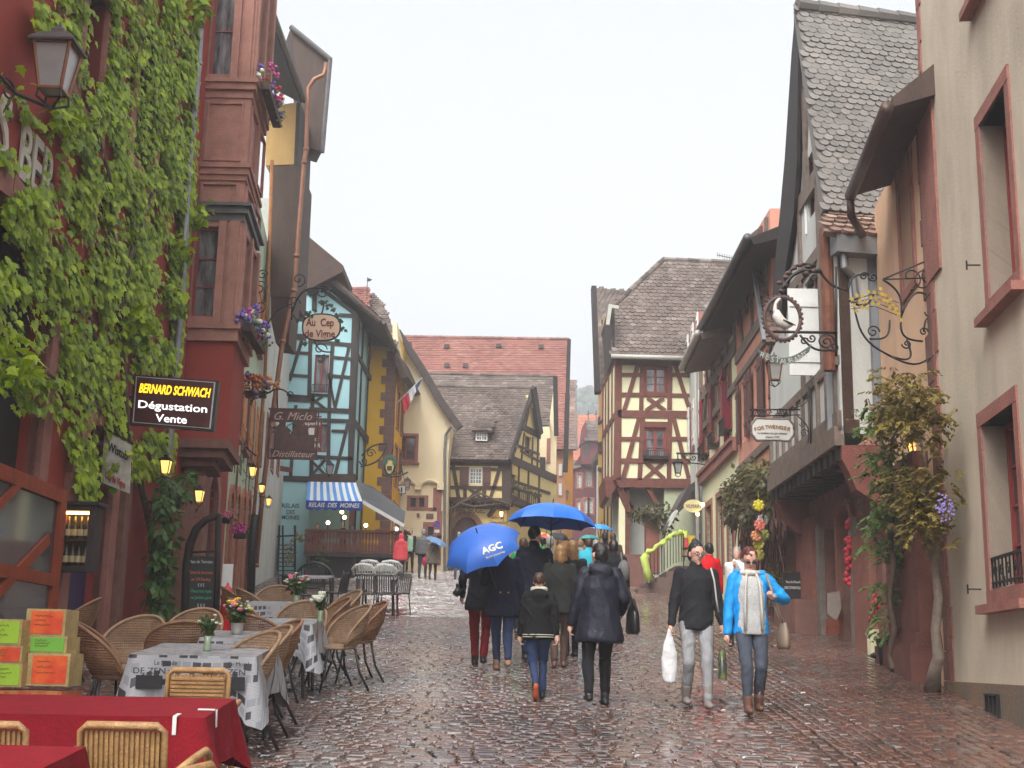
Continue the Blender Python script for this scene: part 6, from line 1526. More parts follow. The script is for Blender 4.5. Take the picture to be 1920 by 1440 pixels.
scroll_bracket(sg, PO_, [('l', arcp(547, 588, 625, 545, -26), .022), ('c', 560, 524, 15, -PI / 2, 1.3), ('c', 606, 548, 15, 0, 1.6), ('l', arcp(547, 588, 580, 595, 10)), ('c', 548, 570, 16, 0, 1.2), ('l', [(547, 560), (547, 600)]), ('l', arcp(500, 612, 546, 570, -8)), ('l', arcp(603, 588, 606, 563, 2)),
                         ('c', 600, 655, 14, 0, 1.0), ('l', arcp(590, 640, 622, 660, 8)), ('c', 486, 540, 16, 0, 1.5), ('c', 488, 575, 14, PI, 1.5), ('c', 492, 515, 11, 0, 1.4)])
mb = MB(); rg = random.Random(2)
for x, yv in ((575, 585), (582, 590), (590, 578), (604, 565), (609, 567), (618, 573), (624, 578), (634, 590), (641, 600), (644, 615), (562, 600), (573, 642), (600, 676), (606, 672), (632, 638)):
 for k_ in range(4): leaf(mb, PO_.p(x + rg.uniform(-3, 3), yv + rg.uniform(-3, 3), .05), (rg.uniform(-1, 1), 0, rg.uniform(-1, .3)), (rg.uniform(-.3, .3), -1, .2), .09, 1)
mb.build('leaf', mat('iron_leaf', (.03, .05, .035), .5), sg)
# pierced iron sign G. Miclo
yy = 26.0; PM_ = Pl((-7, yy), (-2, yy)); s_ = yy / FPX
sg = empty('pierced_sign', PM_.p(550, 862), 'pierced rusty iron sign with seated figures and script lettering', 'sign')
M_rust = mat('rusty_iron', (.055, .03, .028), .6, col2=(.10, .045, .035), scale=8)
q = rect(PM_, 504, 766, 597, 862); mb = MB()
for a in ((504, 766, 597, 769), (504, 769, 507, 859), (594, 769, 597, 859), (504, 859, 597, 862)): PM_.box(mb, *rect(PM_, *a), 0, .03)
mb.build('sign_frame', M_rust, sg)
mb = MB(); PM_.box(mb, *rect(PM_, 507, 769, 594, 792), .005, .02); PM_.box(mb, *rect(PM_, 507, 842, 594, 859), .005, .02)
PM_.box(mb, *rect(PM_, 514, 815, 590, 842), .006, .019)
def blob(pts): mb.prism([PM_.p(*t, .004) for t in pts], PM_.n * .018)
blob([(516, 815), (518, 800), (524, 795), (522, 788), (530, 784), (537, 790), (535, 798), (542, 806), (545, 815)]); blob([(548, 815), (550, 803), (556, 798), (553, 790), (562, 784), (571, 790), (567, 799), (576, 808), (580, 815)])
mb.build('cut_out_figure', M_rust, sg)
mb = MB(); rg = random.Random(6)
for k_ in range(26): x, yv = rg.uniform(509, 592), rg.uniform(793, 815); mb.tube([PM_.p(x, yv, .01), PM_.p(x + rg.uniform(-8, 8), yv + rg.uniform(-8, 8), .01), PM_.p(x + rg.uniform(-10, 10), yv + rg.uniform(-3, 10), .01)], .01, 4)
mb.build('iron_vine', M_rust, sg)
pl_ = mat('pale_script', (.5, .36, .31), .6)
text('G. Miclo', PM_.p(550, 780, .035), PM_.u, PM_.w, 15 * s_, pl_, sg, width=72 * s_, shear=.35); text('Distillateur', PM_.p(550, 851, .035), PM_.u, PM_.w, 12 * s_, pl_, sg, width=80 * s_, shear=.35)
scroll_bracket(sg, PM_, [('l', arcp(500, 738, 548, 745, -12)), ('l', [(520, 730), (520, 766)]), ('l', arcp(500, 735, 470, 760, 8)), ('c', 543, 740, 7, 0, 1.2), ('l', [(480, 855), (462, 839)]), ('c', 461, 842, 5, 0, 1)])
# creperie sign
yy = 32.0; PK = Pl((-8, yy), (-2, yy)); s_ = yy / FPX
sg = empty('creperie_sign', PK.p(580, 843), 'rounded brown red sign with white lettering behind the pierced iron sign', 'sign')
mb = MB(); PK.box(mb, *rect(PK, 556, 784, 603, 843), 0, .05); mb.build('sign_panel', mat('sign_brown_red', (.16, .045, .035), .5), sg)
for t, yv, h_, w_ in (('Crêperie', 793, 8, 42), ('AU VIEUX', 824, 6, 36), ('PRESSOIR', 835, 8, 42)): text(t, PK.p(580, yv, .055), PK.u, PK.w, h_ * s_, M_txt_white, sg, width=w_ * s_, bold=.01)
mb = MB(); PK.box(mb, *rect(PK, 579, 803, 590, 816), .05, .06); mb.build('sign_emblem', M_txt_white, sg)
mb = MB(); mb.bar(PK.p(520, 785), PK.p(603, 781), .03, .03); mb.build('bracket', M_iron, sg)
mb = MB(); q = [at_y(a, b, 34) for a, b in ((525, 873), (548, 877), (548, 886), (525, 883))]; mb.prism(q, (0, .03, 0)); o = base_thing(mb, 'direction_sign', mat('sign_brown_red', (.16, .045, .035), .5), 'small red brown direction sign below the iron sign', 'sign')
# flower baskets and boxes on the left
def flowerbox(name, pts, r, label, cols, n=160, seed=1, box=None, cat='flower box', ls=.07, drop=.3):
 rg = random.Random(seed); P = sum(pts, Vector()) / len(pts); z = min(q.z for q in pts)
 ro = empty(name, (P.x, P.y, z - .12), label, cat)
 mb = MB()
 for k in range(n):
  i = rg.randrange(len(pts) - 1); q = pts[i].lerp(pts[i + 1], rg.random()) + Vector((rg.gauss(0, r * .5), rg.gauss(0, r * .5), rg.gauss(0, r * .5) - drop * rg.random() * r)); mb.cr = rg.random()
  leaf(mb, q, (rg.uniform(-1, 1), rg.uniform(-1, 1), rg.uniform(-1, .6)), (rg.uniform(-1, 1), -1, .5), ls * rg.uniform(.7, 1.3))
 mb.build('foliage', M_green, ro)
 for m, cnt, s in cols:
  mb = MB()
  for k in range(cnt):
   i = rg.randrange(len(pts) - 1); q = pts[i].lerp(pts[i + 1], rg.random()) + Vector((rg.gauss(0, r * .4), rg.gauss(-.1, r * .4), rg.gauss(.3 * r, r * .4)))
   for j in range(6): mb.ell(q + Vector((rg.gauss(0, s), rg.gauss(0, s), rg.gauss(0, s))), s * .7, 6, 4)
  mb.build('blossom', m, ro, smooth=True)
 mb = MB(); a, b = pts[0] - Vector((0, 0, r * .8)), pts[-1] - Vector((0, 0, r * .8)); mb.bar(a, b, .16, .14); mb.build('planter', box or M_timberb, ro)
 return ro
flowerbox('flower_box', [SB.pt(u, zf(150) + .12, .22) for u in (.1, .7, 1.3, 1.9)], .2, 'upper flower box with red, white and violet blooms on the oriel', [(gr_, 5, .06), (gw, 3, .07), (gv, 7, .05), (gm, 3, .05)], 260, 1)
flowerbox('flower_box', [SB.pt(u, zf(606) + .1, .2) for u in (0, .6, 1.2, 1.8)], .2, 'lower flower box with violet and cream blooms on the oriel', [(gv, 10, .06), (gw, 5, .07), (gm, 2, .05)], 260, 2)
flowerbox('hanging_basket', [at_y(x, 722, 27) for x in (462, 480, 500)], .26, 'dried orange flower basket hanging beside the red oriel base', [(mat('orange_petal', (.55, .2, .03), .7), 10, .06), (gr_, 3, .05), (mat('dusky_petal', (.25, .14, .2), .7), 6, .06)], 160, 3, cat='hanging basket')
flowerbox('hanging_pot', [at_y(x, 995, 25.5) for x in (441, 452, 463)], .11, 'dark pot of magenta flowers hanging on the pink stone pier', [(gm, 14, .035)], 70, 4, box=M_timber, cat='flower pot')
flowerbox('hanging_pot', [at_y(x, 968, 24.5) for x in (418, 425, 433)], .08, 'small pot of pale pink flowers hanging above the hydrant', [(gp, 8, .03)], 50, 5, box=M_timber, cat='flower pot')
mb = MB(); rg = random.Random(9)
for k_ in range(60):
 x, yv = rg.uniform(435, 520), rg.uniform(760, 900); pts = [at_y(x + i * rg.uniform(-5, 5), yv + i * rg.uniform(-12, 12), 29 + (x - 440) / 18) for i in range(5)]
 pts = [GC.pt((q - GC.o).dot(GC.u), q.z, .05) for q in pts]; mb.tube(pts, .012, 4)
base_thing(mb, 'bare_creeper', M_bark, 'thin bare creeper twigs spread over the pale green wall', 'climbing plant')
#  restaurant terrace with awnings
yT = 44.4; PTt = Pl((-8, yT), (-2, yT))
tr = empty('terrace_balcony', PTt.p(660, 1085), 'raised restaurant terrace with carved red brown railing', 'terrace')
q = rect(PTt, 573, 994, 757, 1036)
mb = MB(); PTt.box(mb, q[0], q[3] - .07, q[2], q[3], -.04, .1); PTt.box(mb, q[0], q[1], q[2], q[1] + .06, -.03, .06); nb = 30
for k_ in range(nb):
 u = q[0] + (q[2] - q[0]) * (k_ + .5) / nb; hw = (q[2] - q[0]) / nb * .43; zl, zh = q[1] + .06, q[3] - .07; zm = (zl + zh) / 2
 o_ = [(u - hw, zl), (u + hw, zl), (u + hw, zm - .12), (u + hw * .45, zm), (u + hw, zm + .12), (u + hw, zh), (u - hw, zh), (u - hw, zm + .12), (u - hw * .45, zm), (u - hw, zm - .12)]
 mb.prism([PTt.pt(*t, 0) for t in o_], PTt.n * .03)
mb.build('railing', M_timberr, tr)
mb = MB(); 
for x, yv in ((757, 994), (573, 994)):
 a = PTt.p(x, yv); mb.bar(a + Vector((0, .1, 0)), Vector((a.x + .1, yE - .1, a.z)), .08, .06); mb.bar(a + Vector((0, .1, -.8)), Vector((a.x + .1, yE - .1, a.z - .8)), .08, .06)
 for k_ in range(6): mb.bar(a + Vector((0, .1 + k_ * .25, 0)), a + Vector((0, .1 + k_ * .25, -.8)), .04, .12)
mb.build('side_railing', M_timberr, tr)
mb = MB(); zf_ = q[1] - .02; PTt.box(mb, q[0], zf_ - .14, q[2], zf_, -1.5, .12); mb.build('deck', M_timber, tr)
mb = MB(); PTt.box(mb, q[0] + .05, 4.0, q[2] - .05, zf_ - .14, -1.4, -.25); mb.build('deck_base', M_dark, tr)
mb = MB()
for x in (574, 660, 745): u = upx(PTt, x, 1060); PTt.box(mb, u, 4.0, u + .12, zf_ - .14, -.1, .02)
mb.build('support', M_timber, tr)
# interior pieces seen above the railing
mb = MB(); uu = upx(PE, 655, 970); PE.box(mb, uu, 6.4, uu + .16, zpx(PE, 655, 905), -.1, .05); mb.build('post', M_pinkst, tr)
def striped():
 m = bpy.data.materials.new('striped_awning_cloth'); m.use_nodes = True; nt = m.node_tree; N = nt.nodes; L = nt.links; b = N['Principled BSDF']
 tc = N.new('ShaderNodeTexCoord'); sx = N.new('ShaderNodeSeparateXYZ'); L.new(tc.outputs['UV'], sx.inputs[0])
 mu = N.new('ShaderNodeMath'); mu.operation = 'MULTIPLY'; mu.inputs[1].default_value = 8.0; L.new(sx.outputs[0], mu.inputs[0])
 fr = N.new('ShaderNodeMath'); fr.operation = 'FRACT'; L.new(mu.outputs[0], fr.inputs[0]); gt = N.new('ShaderNodeMath'); gt.operation = 'GREATER_THAN'; gt.inputs[1].default_value = .5; L.new(fr.outputs[0], gt.inputs[0])
 mx = N.new('ShaderNodeMix'); mx.data_type = 'RGBA'; mx.inputs[6].default_value = (*s2l((95, 150, 215)), 1); mx.inputs[7].default_value = (.75, .77, .78, 1); L.new(gt.outputs[0], mx.inputs[0]); L.new(mx.outputs[2], b.inputs['Base Color']); b.inputs['Roughness'].default_value = .8
 return m
aw = empty('striped_awning', at_y(626, 953, 43.4), 'blue and white striped awning with scalloped blue valance', 'awning')
A0, A1 = at_y(577, 903, yE - .05), at_y(668, 905, yE - .05); B0, B1 = at_y(574, 938, 43.9), at_y(680, 940, 43.9)
off = root_loc(aw); me = bpy.data.meshes.new('canopy'); n = 24; vs = []
for i in range(n + 1):
 for j in range(5):
  a = A0.lerp(A1, i / n); b = B0.lerp(B1, i / n); p = a.lerp(b, j / 4) - Vector((0, 0, .05 * math.sin(PI * j / 4))); vs.append(tuple(p - off))
me.from_pydata(vs, [], [(i * 5 + j, i * 5 + j + 1, (i + 1) * 5 + j + 1, (i + 1) * 5 + j) for i in range(n) for j in range(4)])
uv = me.uv_layers.new(name='UVMap')
for l in me.loops: uv.data[l.index].uv = ((l.vertex_index // 5) / n, (l.vertex_index % 5) / 4)
me.materials.append(striped()); o = bpy.data.objects.new('canopy', me); C.objects.link(o); o.parent = aw
mb = MB(); m_ = 48; ar_ = []
for i in range(m_ + 1): ar_.append(B0.lerp(B1, i / m_))
for i in range(m_):
 h1 = .28 + .05 * abs(math.sin(PI * i / m_ * 7)); h2 = .28 + .05 * abs(math.sin(PI * (i + 1) / m_ * 7)); mb.prism([ar_[i], ar_[i + 1], ar_[i + 1] - Vector((0, 0, h2)), ar_[i] - Vector((0, 0, h1))], (0, .012, 0))
mb.build('valance', cloth('awning_blue', (38, 72, 165), .9), aw)
c = (B0 + B1) / 2 - Vector((0, .02, .15)); text('RELAIS  DES  MOINES', c, (B1 - B0).normalized(), (0, 0, 1), .15, M_txt_white, aw, width=1.75, shear=.2, bold=.015)
ga = empty('grey_awning', at_y(710, 985, 44), 'grey sloping awning over the end of the terrace', 'awning')
mb = MB(); a0, a1, b0, b1 = at_y(668, 903, 45.8), at_y(700, 915, 48.5), at_y(757, 984, 44.2), at_y(760, 962, 46.2)
mb.prism([a0, at_y(680, 940, 44.2), b0, b1, a1], (0, 0, .05)); mb.build('canopy', cloth('grey_awning_cloth', (84, 86, 92), .7), ga)
mb = MB(); mb.bar(at_y(680, 941, 44.1), at_y(758, 986, 44.1), .06, .12); mb.tube([at_y(757, 985, 44.2), at_y(755, 1000, 44.3)], .03, 6); mb.tube([at_y(738, 975, 44.3), at_y(740, 1000, 44.4)], .04, 6); mb.build('awning_frame', M_white, ga)
for i, (x, yv) in enumerate(((641, 960), (686, 985), (646, 970), (615, 980), (743, 992))):
 P = at_y(x, yv, 45.0); tl = empty('terrace_lamp', P - Vector((0, 0, .25)), ['glowing round lamp under the striped awning near the post', 'lit globe lamp on a stem above the railing middle', 'small glowing lamp just below the one near the post', 'lit white lamp between the two seated guests', 'lit globe lamp at the right end of the railing'][i], 'lamp')
 mb = MB(); mb.ell(P, .07, 10, 8); mb.build('globe', M_warm if i == 0 else mat('lit_globe', (.9, .85, .7), .4, emit=(1, .85, .6), estr=4), tl, smooth=True); mb = MB(); mb.tube([P - Vector((0, 0, .07)), P - Vector((0, 0, .35))], .02, 6); mb.lathe([(.05, -.10), (.02, -.06)], P, 8); mb.build('stem', M_iron, tl)
# ladder trellis with plants left of terrace
mb = MB(); PL_ = Pl((-9, 44.5), (-4, 44.5))
for x in (520, 553): mb.bar(PL_.p(x, 1090), PL_.p(x + (4 if x < 530 else 0), 985), .07, .07)
mb.bar(PL_.p(517, 1006), PL_.p(557, 1004), .09, .05); mb.bar(PL_.p(530, 985), PL_.p(531, 1080), .06, .04)
for yv in range(1022, 1085, 8): mb.bar(PL_.p(521, yv), PL_.p(553, yv), .04, .03)
base_thing(mb, 'garden_trellis', M_eave, 'dark wooden trellis rack standing before the pale blue wall', 'trellis')
mb = MB(); rg = random.Random(12)
leafball(mb, PL_.p(543, 1035, .2), (.25, .2, .55), 120, .12, rg); leafball(mb, PL_.p(562, 1005, .2), (.3, .2, .2), 50, .12, rg); base_thing(mb, 'potted_shrub', leafmat('autumn_leaf', [(.12, .12, .03), (.35, .22, .04)]), 'yellowing shrub climbing the dark wooden trellis', 'plant')
mb = MB(); leafball(mb, at_y(600, 1045, 40), (.3, .2, .35), 80, .12, rg); mb.tube([at_y(600, 1078, 40), at_y(600, 1045, 40)], .02, 5); base_thing(mb, 'small_tree', M_green, 'thin leafy sapling in front of the terrace base', 'plant')
# wine sign, flag, info sign, road sign
yy = 47.0; PW_ = Pl((-8, yy), (-3, yy)); s_ = yy / FPX
sg = empty('wreath_sign', PW_.p(731, 893), 'oval green wreathed iron sign with bottle emblem by the ochre house', 'sign')
c = PW_.px(731, 872); mb = MB(); o_ = oval(c, 9.5 * s_, 18 * s_, pw=2); mb.tube([PW_.pt(*t) for t in o_ + o_[:1]], .04, 6); mb.build('sign_rim', M_iron, sg)
mb = MB(); mb.prism([PW_.pt(*t, 0) for t in oval(c, 9 * s_, 17 * s_, pw=2)], PW_.n * .02); mb.build('sign_panel', mat('sign_ochre', (.5, .4, .12), .6), sg)
mb = MB(); PW_.box(mb, *rect(PW_, 726, 874, 735, 882), .02, .05); mb.build('sign_emblem', M_black, sg)
mb = MB(); rg = random.Random(3)
for k_ in range(50): t = rg.uniform(.1, PI - .1); leaf(mb, PW_.pt(c[0] + 9 * s_ * math.cos(t), c[1] + 15 * s_ * math.sin(t), .05), (rg.uniform(-1, 1), 0, rg.uniform(-1, 1)), (0, -1, .2), .11, 1)
mb.build('leaf', mat('iron_leaf_green', (.02, .07, .04), .5), sg)
scroll_bracket(sg, PW_, [('l', arcp(676, 875, 727, 832, 12)), ('l', arcp(678, 855, 727, 832, -8)), ('c', 695, 850, 9, 0, 1.4), ('c', 682, 865, 8, PI, 1.3), ('l', arcp(718, 890, 765, 885, 6)), ('c', 740, 888, 5, 0, 1.2), ('c', 752, 886, 5, PI, 1.2), ('l', [(735, 850), (738, 835)])], .03)
a, b = at_y(745, 755, 49.8), at_y(792, 708, 49.2); fl = empty('flag_on_pole', a, 'French tricolour flag hanging limp from a slanting pole', 'flag')
mb = MB(); mb.tube([a, b], .02, 6); mb.build('pole', M_white, fl)
for i, m in enumerate((mat('flag_blue', (.03, .05, .16), .7), mat('flag_white', (.6, .6, .62), .7), mat('flag_red', (.6, .03, .05), .7))):
 t0, t1 = .98 - i * .27, .98 - (i + 1) * .27; hh = (.1, .3, .62)
 p0, p1 = a.lerp(b, t0), a.lerp(b, t1); d0_, d1_ = .05 + .22 * i, .27 + .2 * i; n = 8; mb = MB(); 
 for k_ in range(n):
  f, g_ = k_ / n, (k_ + 1) / n; P_, Q_ = p0.lerp(p1, f), p0.lerp(p1, g_)
  mb.prism([P_, Q_, Q_ - Vector((-.2 * (d0_ + (d1_ - d0_) * g_), .05 * math.sin(g_ * 9), d0_ + (d1_ - d0_) * g_)), P_ - Vector((-.2 * (d0_ + (d1_ - d0_) * f), .05 * math.sin(f * 9), d0_ + (d1_ - d0_) * f))], (0, .012, 0))
 mb.build('flag_cloth', m, fl)
yy = 52.6; P_i = Pl((-6, yy), (-3, yy)); sg = empty('information_sign', P_i.p(752, 925), 'square white sign with black letter i on the cream house', 'sign')
mb = MB(); PB_ = rect(P_i, 744.5, 910, 761, 926); P_i.box(mb, *PB_, 0, .04); mb.build('sign_frame', M_txt_dark, sg); mb = MB(); P_i.box(mb, PB_[0] + .025, PB_[1] + .025, PB_[2] - .025, PB_[3] - .025, .035, .046); mb.build('sign_panel', M_txt_white, sg)
text('i', P_i.p(753, 918, .05), P_i.u, P_i.w, .2, M_txt_dark, sg, bold=.06)
yy = 52.0; P_r = Pl((-6, yy), (-2, yy)); c = P_r.px(819.5, 984); rs = empty('no_parking_sign', P_r.p(818, 1068), 'round blue no parking sign with red ring on a thin post', 'road sign')
mb = MB(); mb.tube([P_r.p(817, 1072), P_r.p(819, 985)], .03, 6); mb.build('post', M_zinc, rs)
mb = MB(); mb.prism([P_r.pt(c[0] + .16 * math.cos(t), c[1] + .16 * math.sin(t), .04) for t in [k_ * PI / 10 for k_ in range(20)]], P_r.n * .01); mb.build('sign_disc', mat('sign_blue', (.03, .08, .4), .4), rs)
mb = MB(); o_ = [P_r.pt(c[0] + .15 * math.cos(t), c[1] + .15 * math.sin(t), .055) for t in [k_ * PI / 10 for k_ in range(21)]]; mb.tube(o_, .02, 5); mb.bar(P_r.pt(c[0] - .1, c[1] + .1, .055), P_r.pt(c[0] + .1, c[1] - .1, .055), .03, .01); mb.build('sign_ring', mat('sign_red', (.5, .02, .03), .4), rs)
mb = MB(); P_r.box(mb, c[0] - .1, c[1] - .32, c[0] + .1, c[1] - .2, .03, .04); mb.build('sign_plate', M_txt_white, rs)
# right-hand side furniture
# stork sign
yy = 18.6; PZ = Pl((3, yy), (6, yy)); s_ = yy / FPX
sg = empty('stork_sign', PZ.p(1467, 650), 'wrought iron sign with white stork inside an oval wreath', 'sign')
c = PZ.px(1467, 597)
mb = MB(); o_ = [PZ.pt(c[0] + 35 * s_ * math.cos(t), c[1] + 43 * s_ * math.sin(t)) for t in [k * PI / 18 for k in range(37)]]; mb.tube(o_, .028, 8)
for k in range(30):
 t = k * 2 * PI / 30; q = PZ.pt(c[0] + 38 * s_ * math.cos(t), c[1] + 46 * s_ * math.sin(t)); mb.ell(q, (.03, .02, .03), 6, 4)
mb.build('sign_wreath', M_rust, sg, smooth=True)
mb = MB(); body = [PZ.p(x, y, .0) for x, y in ((1456, 582), (1457, 592), (1463, 603), (1475, 610), (1486, 608))]; mb.tube(body, [.04, .075, .085, .07, .03], 10)
mb.tube([PZ.p(x, y) for x, y in ((1456, 590), (1453, 580), (1454, 570), (1459, 562))], [.05, .035, .025, .03], 8); mb.ell(PZ.p(1461, 561), (.035, .03, .03), 8, 6)
st = mb.build('stork', mat('stork_white', (.62, .6, .55), .6), sg, smooth=True)
mb = MB(); mb.tube([PZ.p(1461, 562), PZ.p(1457, 580)], [.012, .004], 5); mb.tube([PZ.p(1472, 610), PZ.p(1474, 626)], .008, 5); mb.tube([PZ.p(1477, 609), PZ.p(1470, 618), PZ.p(1473, 630)], .008, 5); mb.build('beak_and_legs', M_copper, st)
mb = MB(); mb.tube([PZ.p(1468, 600, .06), PZ.p(1480, 606, .06), PZ.p(1492, 610, .03)], [.03, .04, .008], 7, flat=.5); mb.build('wing', M_txt_dark, st, smooth=True)
scroll_bracket(sg, PZ, [('l', [(1450, 622), (1570, 624)], .022), ('l', [(1568, 500), (1568, 668)], .02), ('l', arcp(1465, 545, 1540, 510, -18), .03), ('l', arcp(1472, 520, 1530, 500, -14), .024), ('l', arcp(1535, 503, 1590, 545, 10), .02), ('c', 1549, 641, 17, 0, 1.8), ('c', 1522, 634, 9, PI, 1.3), ('c', 1508, 640, 8, 0, 1.3), ('c', 1563, 650, 12, PI, 1.2), ('l', arcp(1500, 628, 1568, 655, 14)), ('c', 1512, 513, 10, 0, 1.4), ('c', 1525, 522, 8, 0, 1.3), ('c', 1478, 517, 9, 0, 1.3), ('l', [(1467, 552), (1470, 525)], .03)])
mb = MB()
for x, y in ((1466, 545), (1472, 535), (1462, 530), (1474, 520), (1500, 497), (1515, 500), (1525, 508), (1488, 503), (1512, 512), (1478, 512)): mb.ell(PZ.p(x, y), (.06, .035, .035), 7, 5)
mb.build('iron_leaf', M_rust, sg, smooth=True)
bn = MB(); top = arcp(1417, 653, 1522, 645, 22, 18); bot = arcp(1425, 665, 1517, 660, 21, 18)
for i in range(18): bn.prism([PZ.p(*top[i], .03), PZ.p(*top[i + 1], .03), PZ.p(*bot[i + 1], .03), PZ.p(*bot[i], .03)], PZ.n * .012)
ban = bn.build('banner', mat('verdigris_banner', (.07, .10, .085), .6, var=.3, scale=8), sg)
for i, ch in enumerate('RESTAURANT'):
 f = (i + 1.4) / 11.8; k = f * 18; j = int(k); x = top[j][0] + (top[j + 1][0] - top[j][0]) * (k - j); y = (top[j][1] + bot[j][1]) / 2
 an = -math.cos(PI * f) * .55 * -1; d = Vector((math.cos(an * .9), 0, -math.sin(-an * .9)))
 dx = top[j + 1][0] - top[j][0]; dy = top[j + 1][1] - top[j][1]; d = Vector((dx, 0, -dy)).normalized(); u2 = Vector((-d.z, 0, d.x))
 text(ch, PZ.p(x, y, .045), d, u2, .085, mat('banner_lettering', (.42, .42, .38), .6), ban)
# star bracket
yy = 15.5; PY = Pl((3, yy), (7, yy)); s_ = yy / FPX
sb = empty('star_bracket', PY.p(1766, 665), 'large scrolled iron bracket carrying a swarm of gilded stars', 'sign bracket')
scroll_bracket(sb, PY, [('l', [(1766, 490), (1766, 665)], .03), ('l', [(1810, 458), (1735, 490), (1655, 524)], .012), ('l', [(1655, 524), (1742, 521)], .01),
 ('c', 1733, 530, 33, 0, .9), ('c', 1745, 520, 20, PI / 2, 1.3), ('c', 1706, 520, 26, -PI / 2, .9), ('l', arcp(1690, 592, 1764, 580, -38)), ('l', arcp(1690, 592, 1730, 640, 20)), ('c', 1745, 585, 12, PI, 1.4), ('c', 1742, 604, 4, 0, 1),
 ('l', arcp(1732, 622, 1764, 610, -22)), ('c', 1732, 622, 9, 0, 1.3), ('l', arcp(1670, 668, 1764, 645, 26)), ('l', arcp(1602, 575, 1670, 668, 18)), ('c', 1700, 645, 10, PI, 1.3), ('l', arcp(1700, 636, 1670, 668, -28)), ('c', 1637, 622, 13, 0, 1.4), ('l', arcp(1630, 635, 1668, 600, 18)),
 ('c', 1620, 518, 9, 0, 1.4), ('c', 1637, 520, 9, PI, 1.4), ('l', arcp(1590, 545, 1630, 515, -14)), ('l', arcp(1655, 524, 1690, 592, -14)), ('l', arcp(1590, 562, 1640, 545, 20))], .013)
mb = MB(); rg = random.Random(5)
def star(c2, r_): 
 pts = []
 a0 = rg.uniform(0, 1)
 for k in range(10): a = a0 + k * PI / 5; q = r_ if k % 2 == 0 else r_ * .42; pts.append(PY.pt(c2[0] + q * math.cos(a), c2[1] + q * math.sin(a), 0.02))
 mb.prism(pts, PY.n * .008)
for i in range(9):
 for j in range(3):
  x = 1596 + i * 10.5 + j * 4 + rg.uniform(-1, 1); y = 562 - (i * 3.2 if i < 6 else 19 - (i - 5) * 12) + j * 11 - (4 if i % 2 else 0); star(PY.px(x, y), 6.2 * s_)
mb.build('star', M_gold, sb)
mb = MB(); pts = [PY.p(1598, 562), PY.p(1612, 582)]; 
for i in range(4): mb.tube([PY.p(1596, 566 + 5 * i - 2), PY.p(1640, 552 + 8 * i - 2), PY.p(1685, 568 + 8 * i)], .005, 4)
mb.build('star_wire', M_iron, sb)
# gingerbread sign
yy = 20.8; PG_ = Pl((3, yy), (6, yy)); s_ = yy / FPX
sg = empty('gingerbread_shop_sign', PG_.p(1448, 830), 'white cartouche sign with ornate border and brown arched lettering', 'sign')
c = PG_.px(1448, 806)
def cart(a, b, n=48): return [(c[0] + a * (1 + .03 * math.cos(6 * t)) * abs(math.cos(t)) ** .45 * (1 if math.cos(t) >= 0 else -1), c[1] + b * (1 + .05 * math.cos(6 * t)) * abs(math.sin(t)) ** .45 * (1 if math.sin(t) >= 0 else -1)) for t in [2 * PI * i / n for i in range(n)]]
mb = MB(); mb.prism([PG_.pt(*q) for q in cart(38 * s_, 20.5 * s_)], PG_.n * .03); mb.build('sign_panel', mat('sign_white', (.6, .58, .53), .5, var=.04), sg)
mb = MB(); o_ = cart(39 * s_, 21.5 * s_, 60)
for k, q in enumerate(o_): mb.ell(PG_.pt(*q, .02), (.024, .02, .024), 6, 4)
mb.tube([PG_.pt(*q, .02) for q in o_ + o_[:1]], .018, 6); mb.build('sign_rim', mat('silver_bronze', (.16, .14, .12), .4, metal=.5), sg, smooth=True)
br = mat('gingerbread_lettering', (.26, .11, .03), .6)
nm = 'FORTWENGER'
for i, ch in enumerate(nm):
 f = (i - 4.5) / 4.5; a = -f * .28; P = PG_.p(1448 + f * 31.5, 800 + 4.5 * f * f, .036); text(ch, P, (math.cos(a), 0, math.sin(a)), (-math.sin(a), 0, math.cos(a)), 6.8 * s_, br, sg, bold=.02)
text("La tradition du pain d'épices", PG_.p(1448, 812, .034), PG_.u, PG_.w, 3.6 * s_, mat('grey_lettering', (.1, .1, .1), .6), sg, width=56 * s_, shear=.2); text('depuis 1768', PG_.p(1448, 819, .034), PG_.u, PG_.w, 3.6 * s_, mat('grey_lettering', (.1, .1, .1), .6), sg, width=26 * s_, shear=.2)
scroll_bracket(sg, PG_, [('l', [(1405, 768), (1500, 768)], .014), ('l', [(1405, 780), (1500, 778)], .012), ('c', 1415, 774, 6, 0, 1.3), ('c', 1428, 774, 6, PI, 1.3), ('c', 1441, 774, 6, 0, 1.3), ('c', 1462, 772, 7, 0, 1.3), ('c', 1476, 772, 7, PI, 1.3), ('l', arcp(1488, 765, 1520, 735, 8)), ('l', arcp(1495, 780, 1515, 830, -10)), ('c', 1508, 812, 8, 0, 1.4), ('c', 1505, 795, 6, PI, 1.3), ('l', [(1520, 730), (1520, 835)], .015), ('c', 1512, 745, 6, 0, 1.3)], .011)
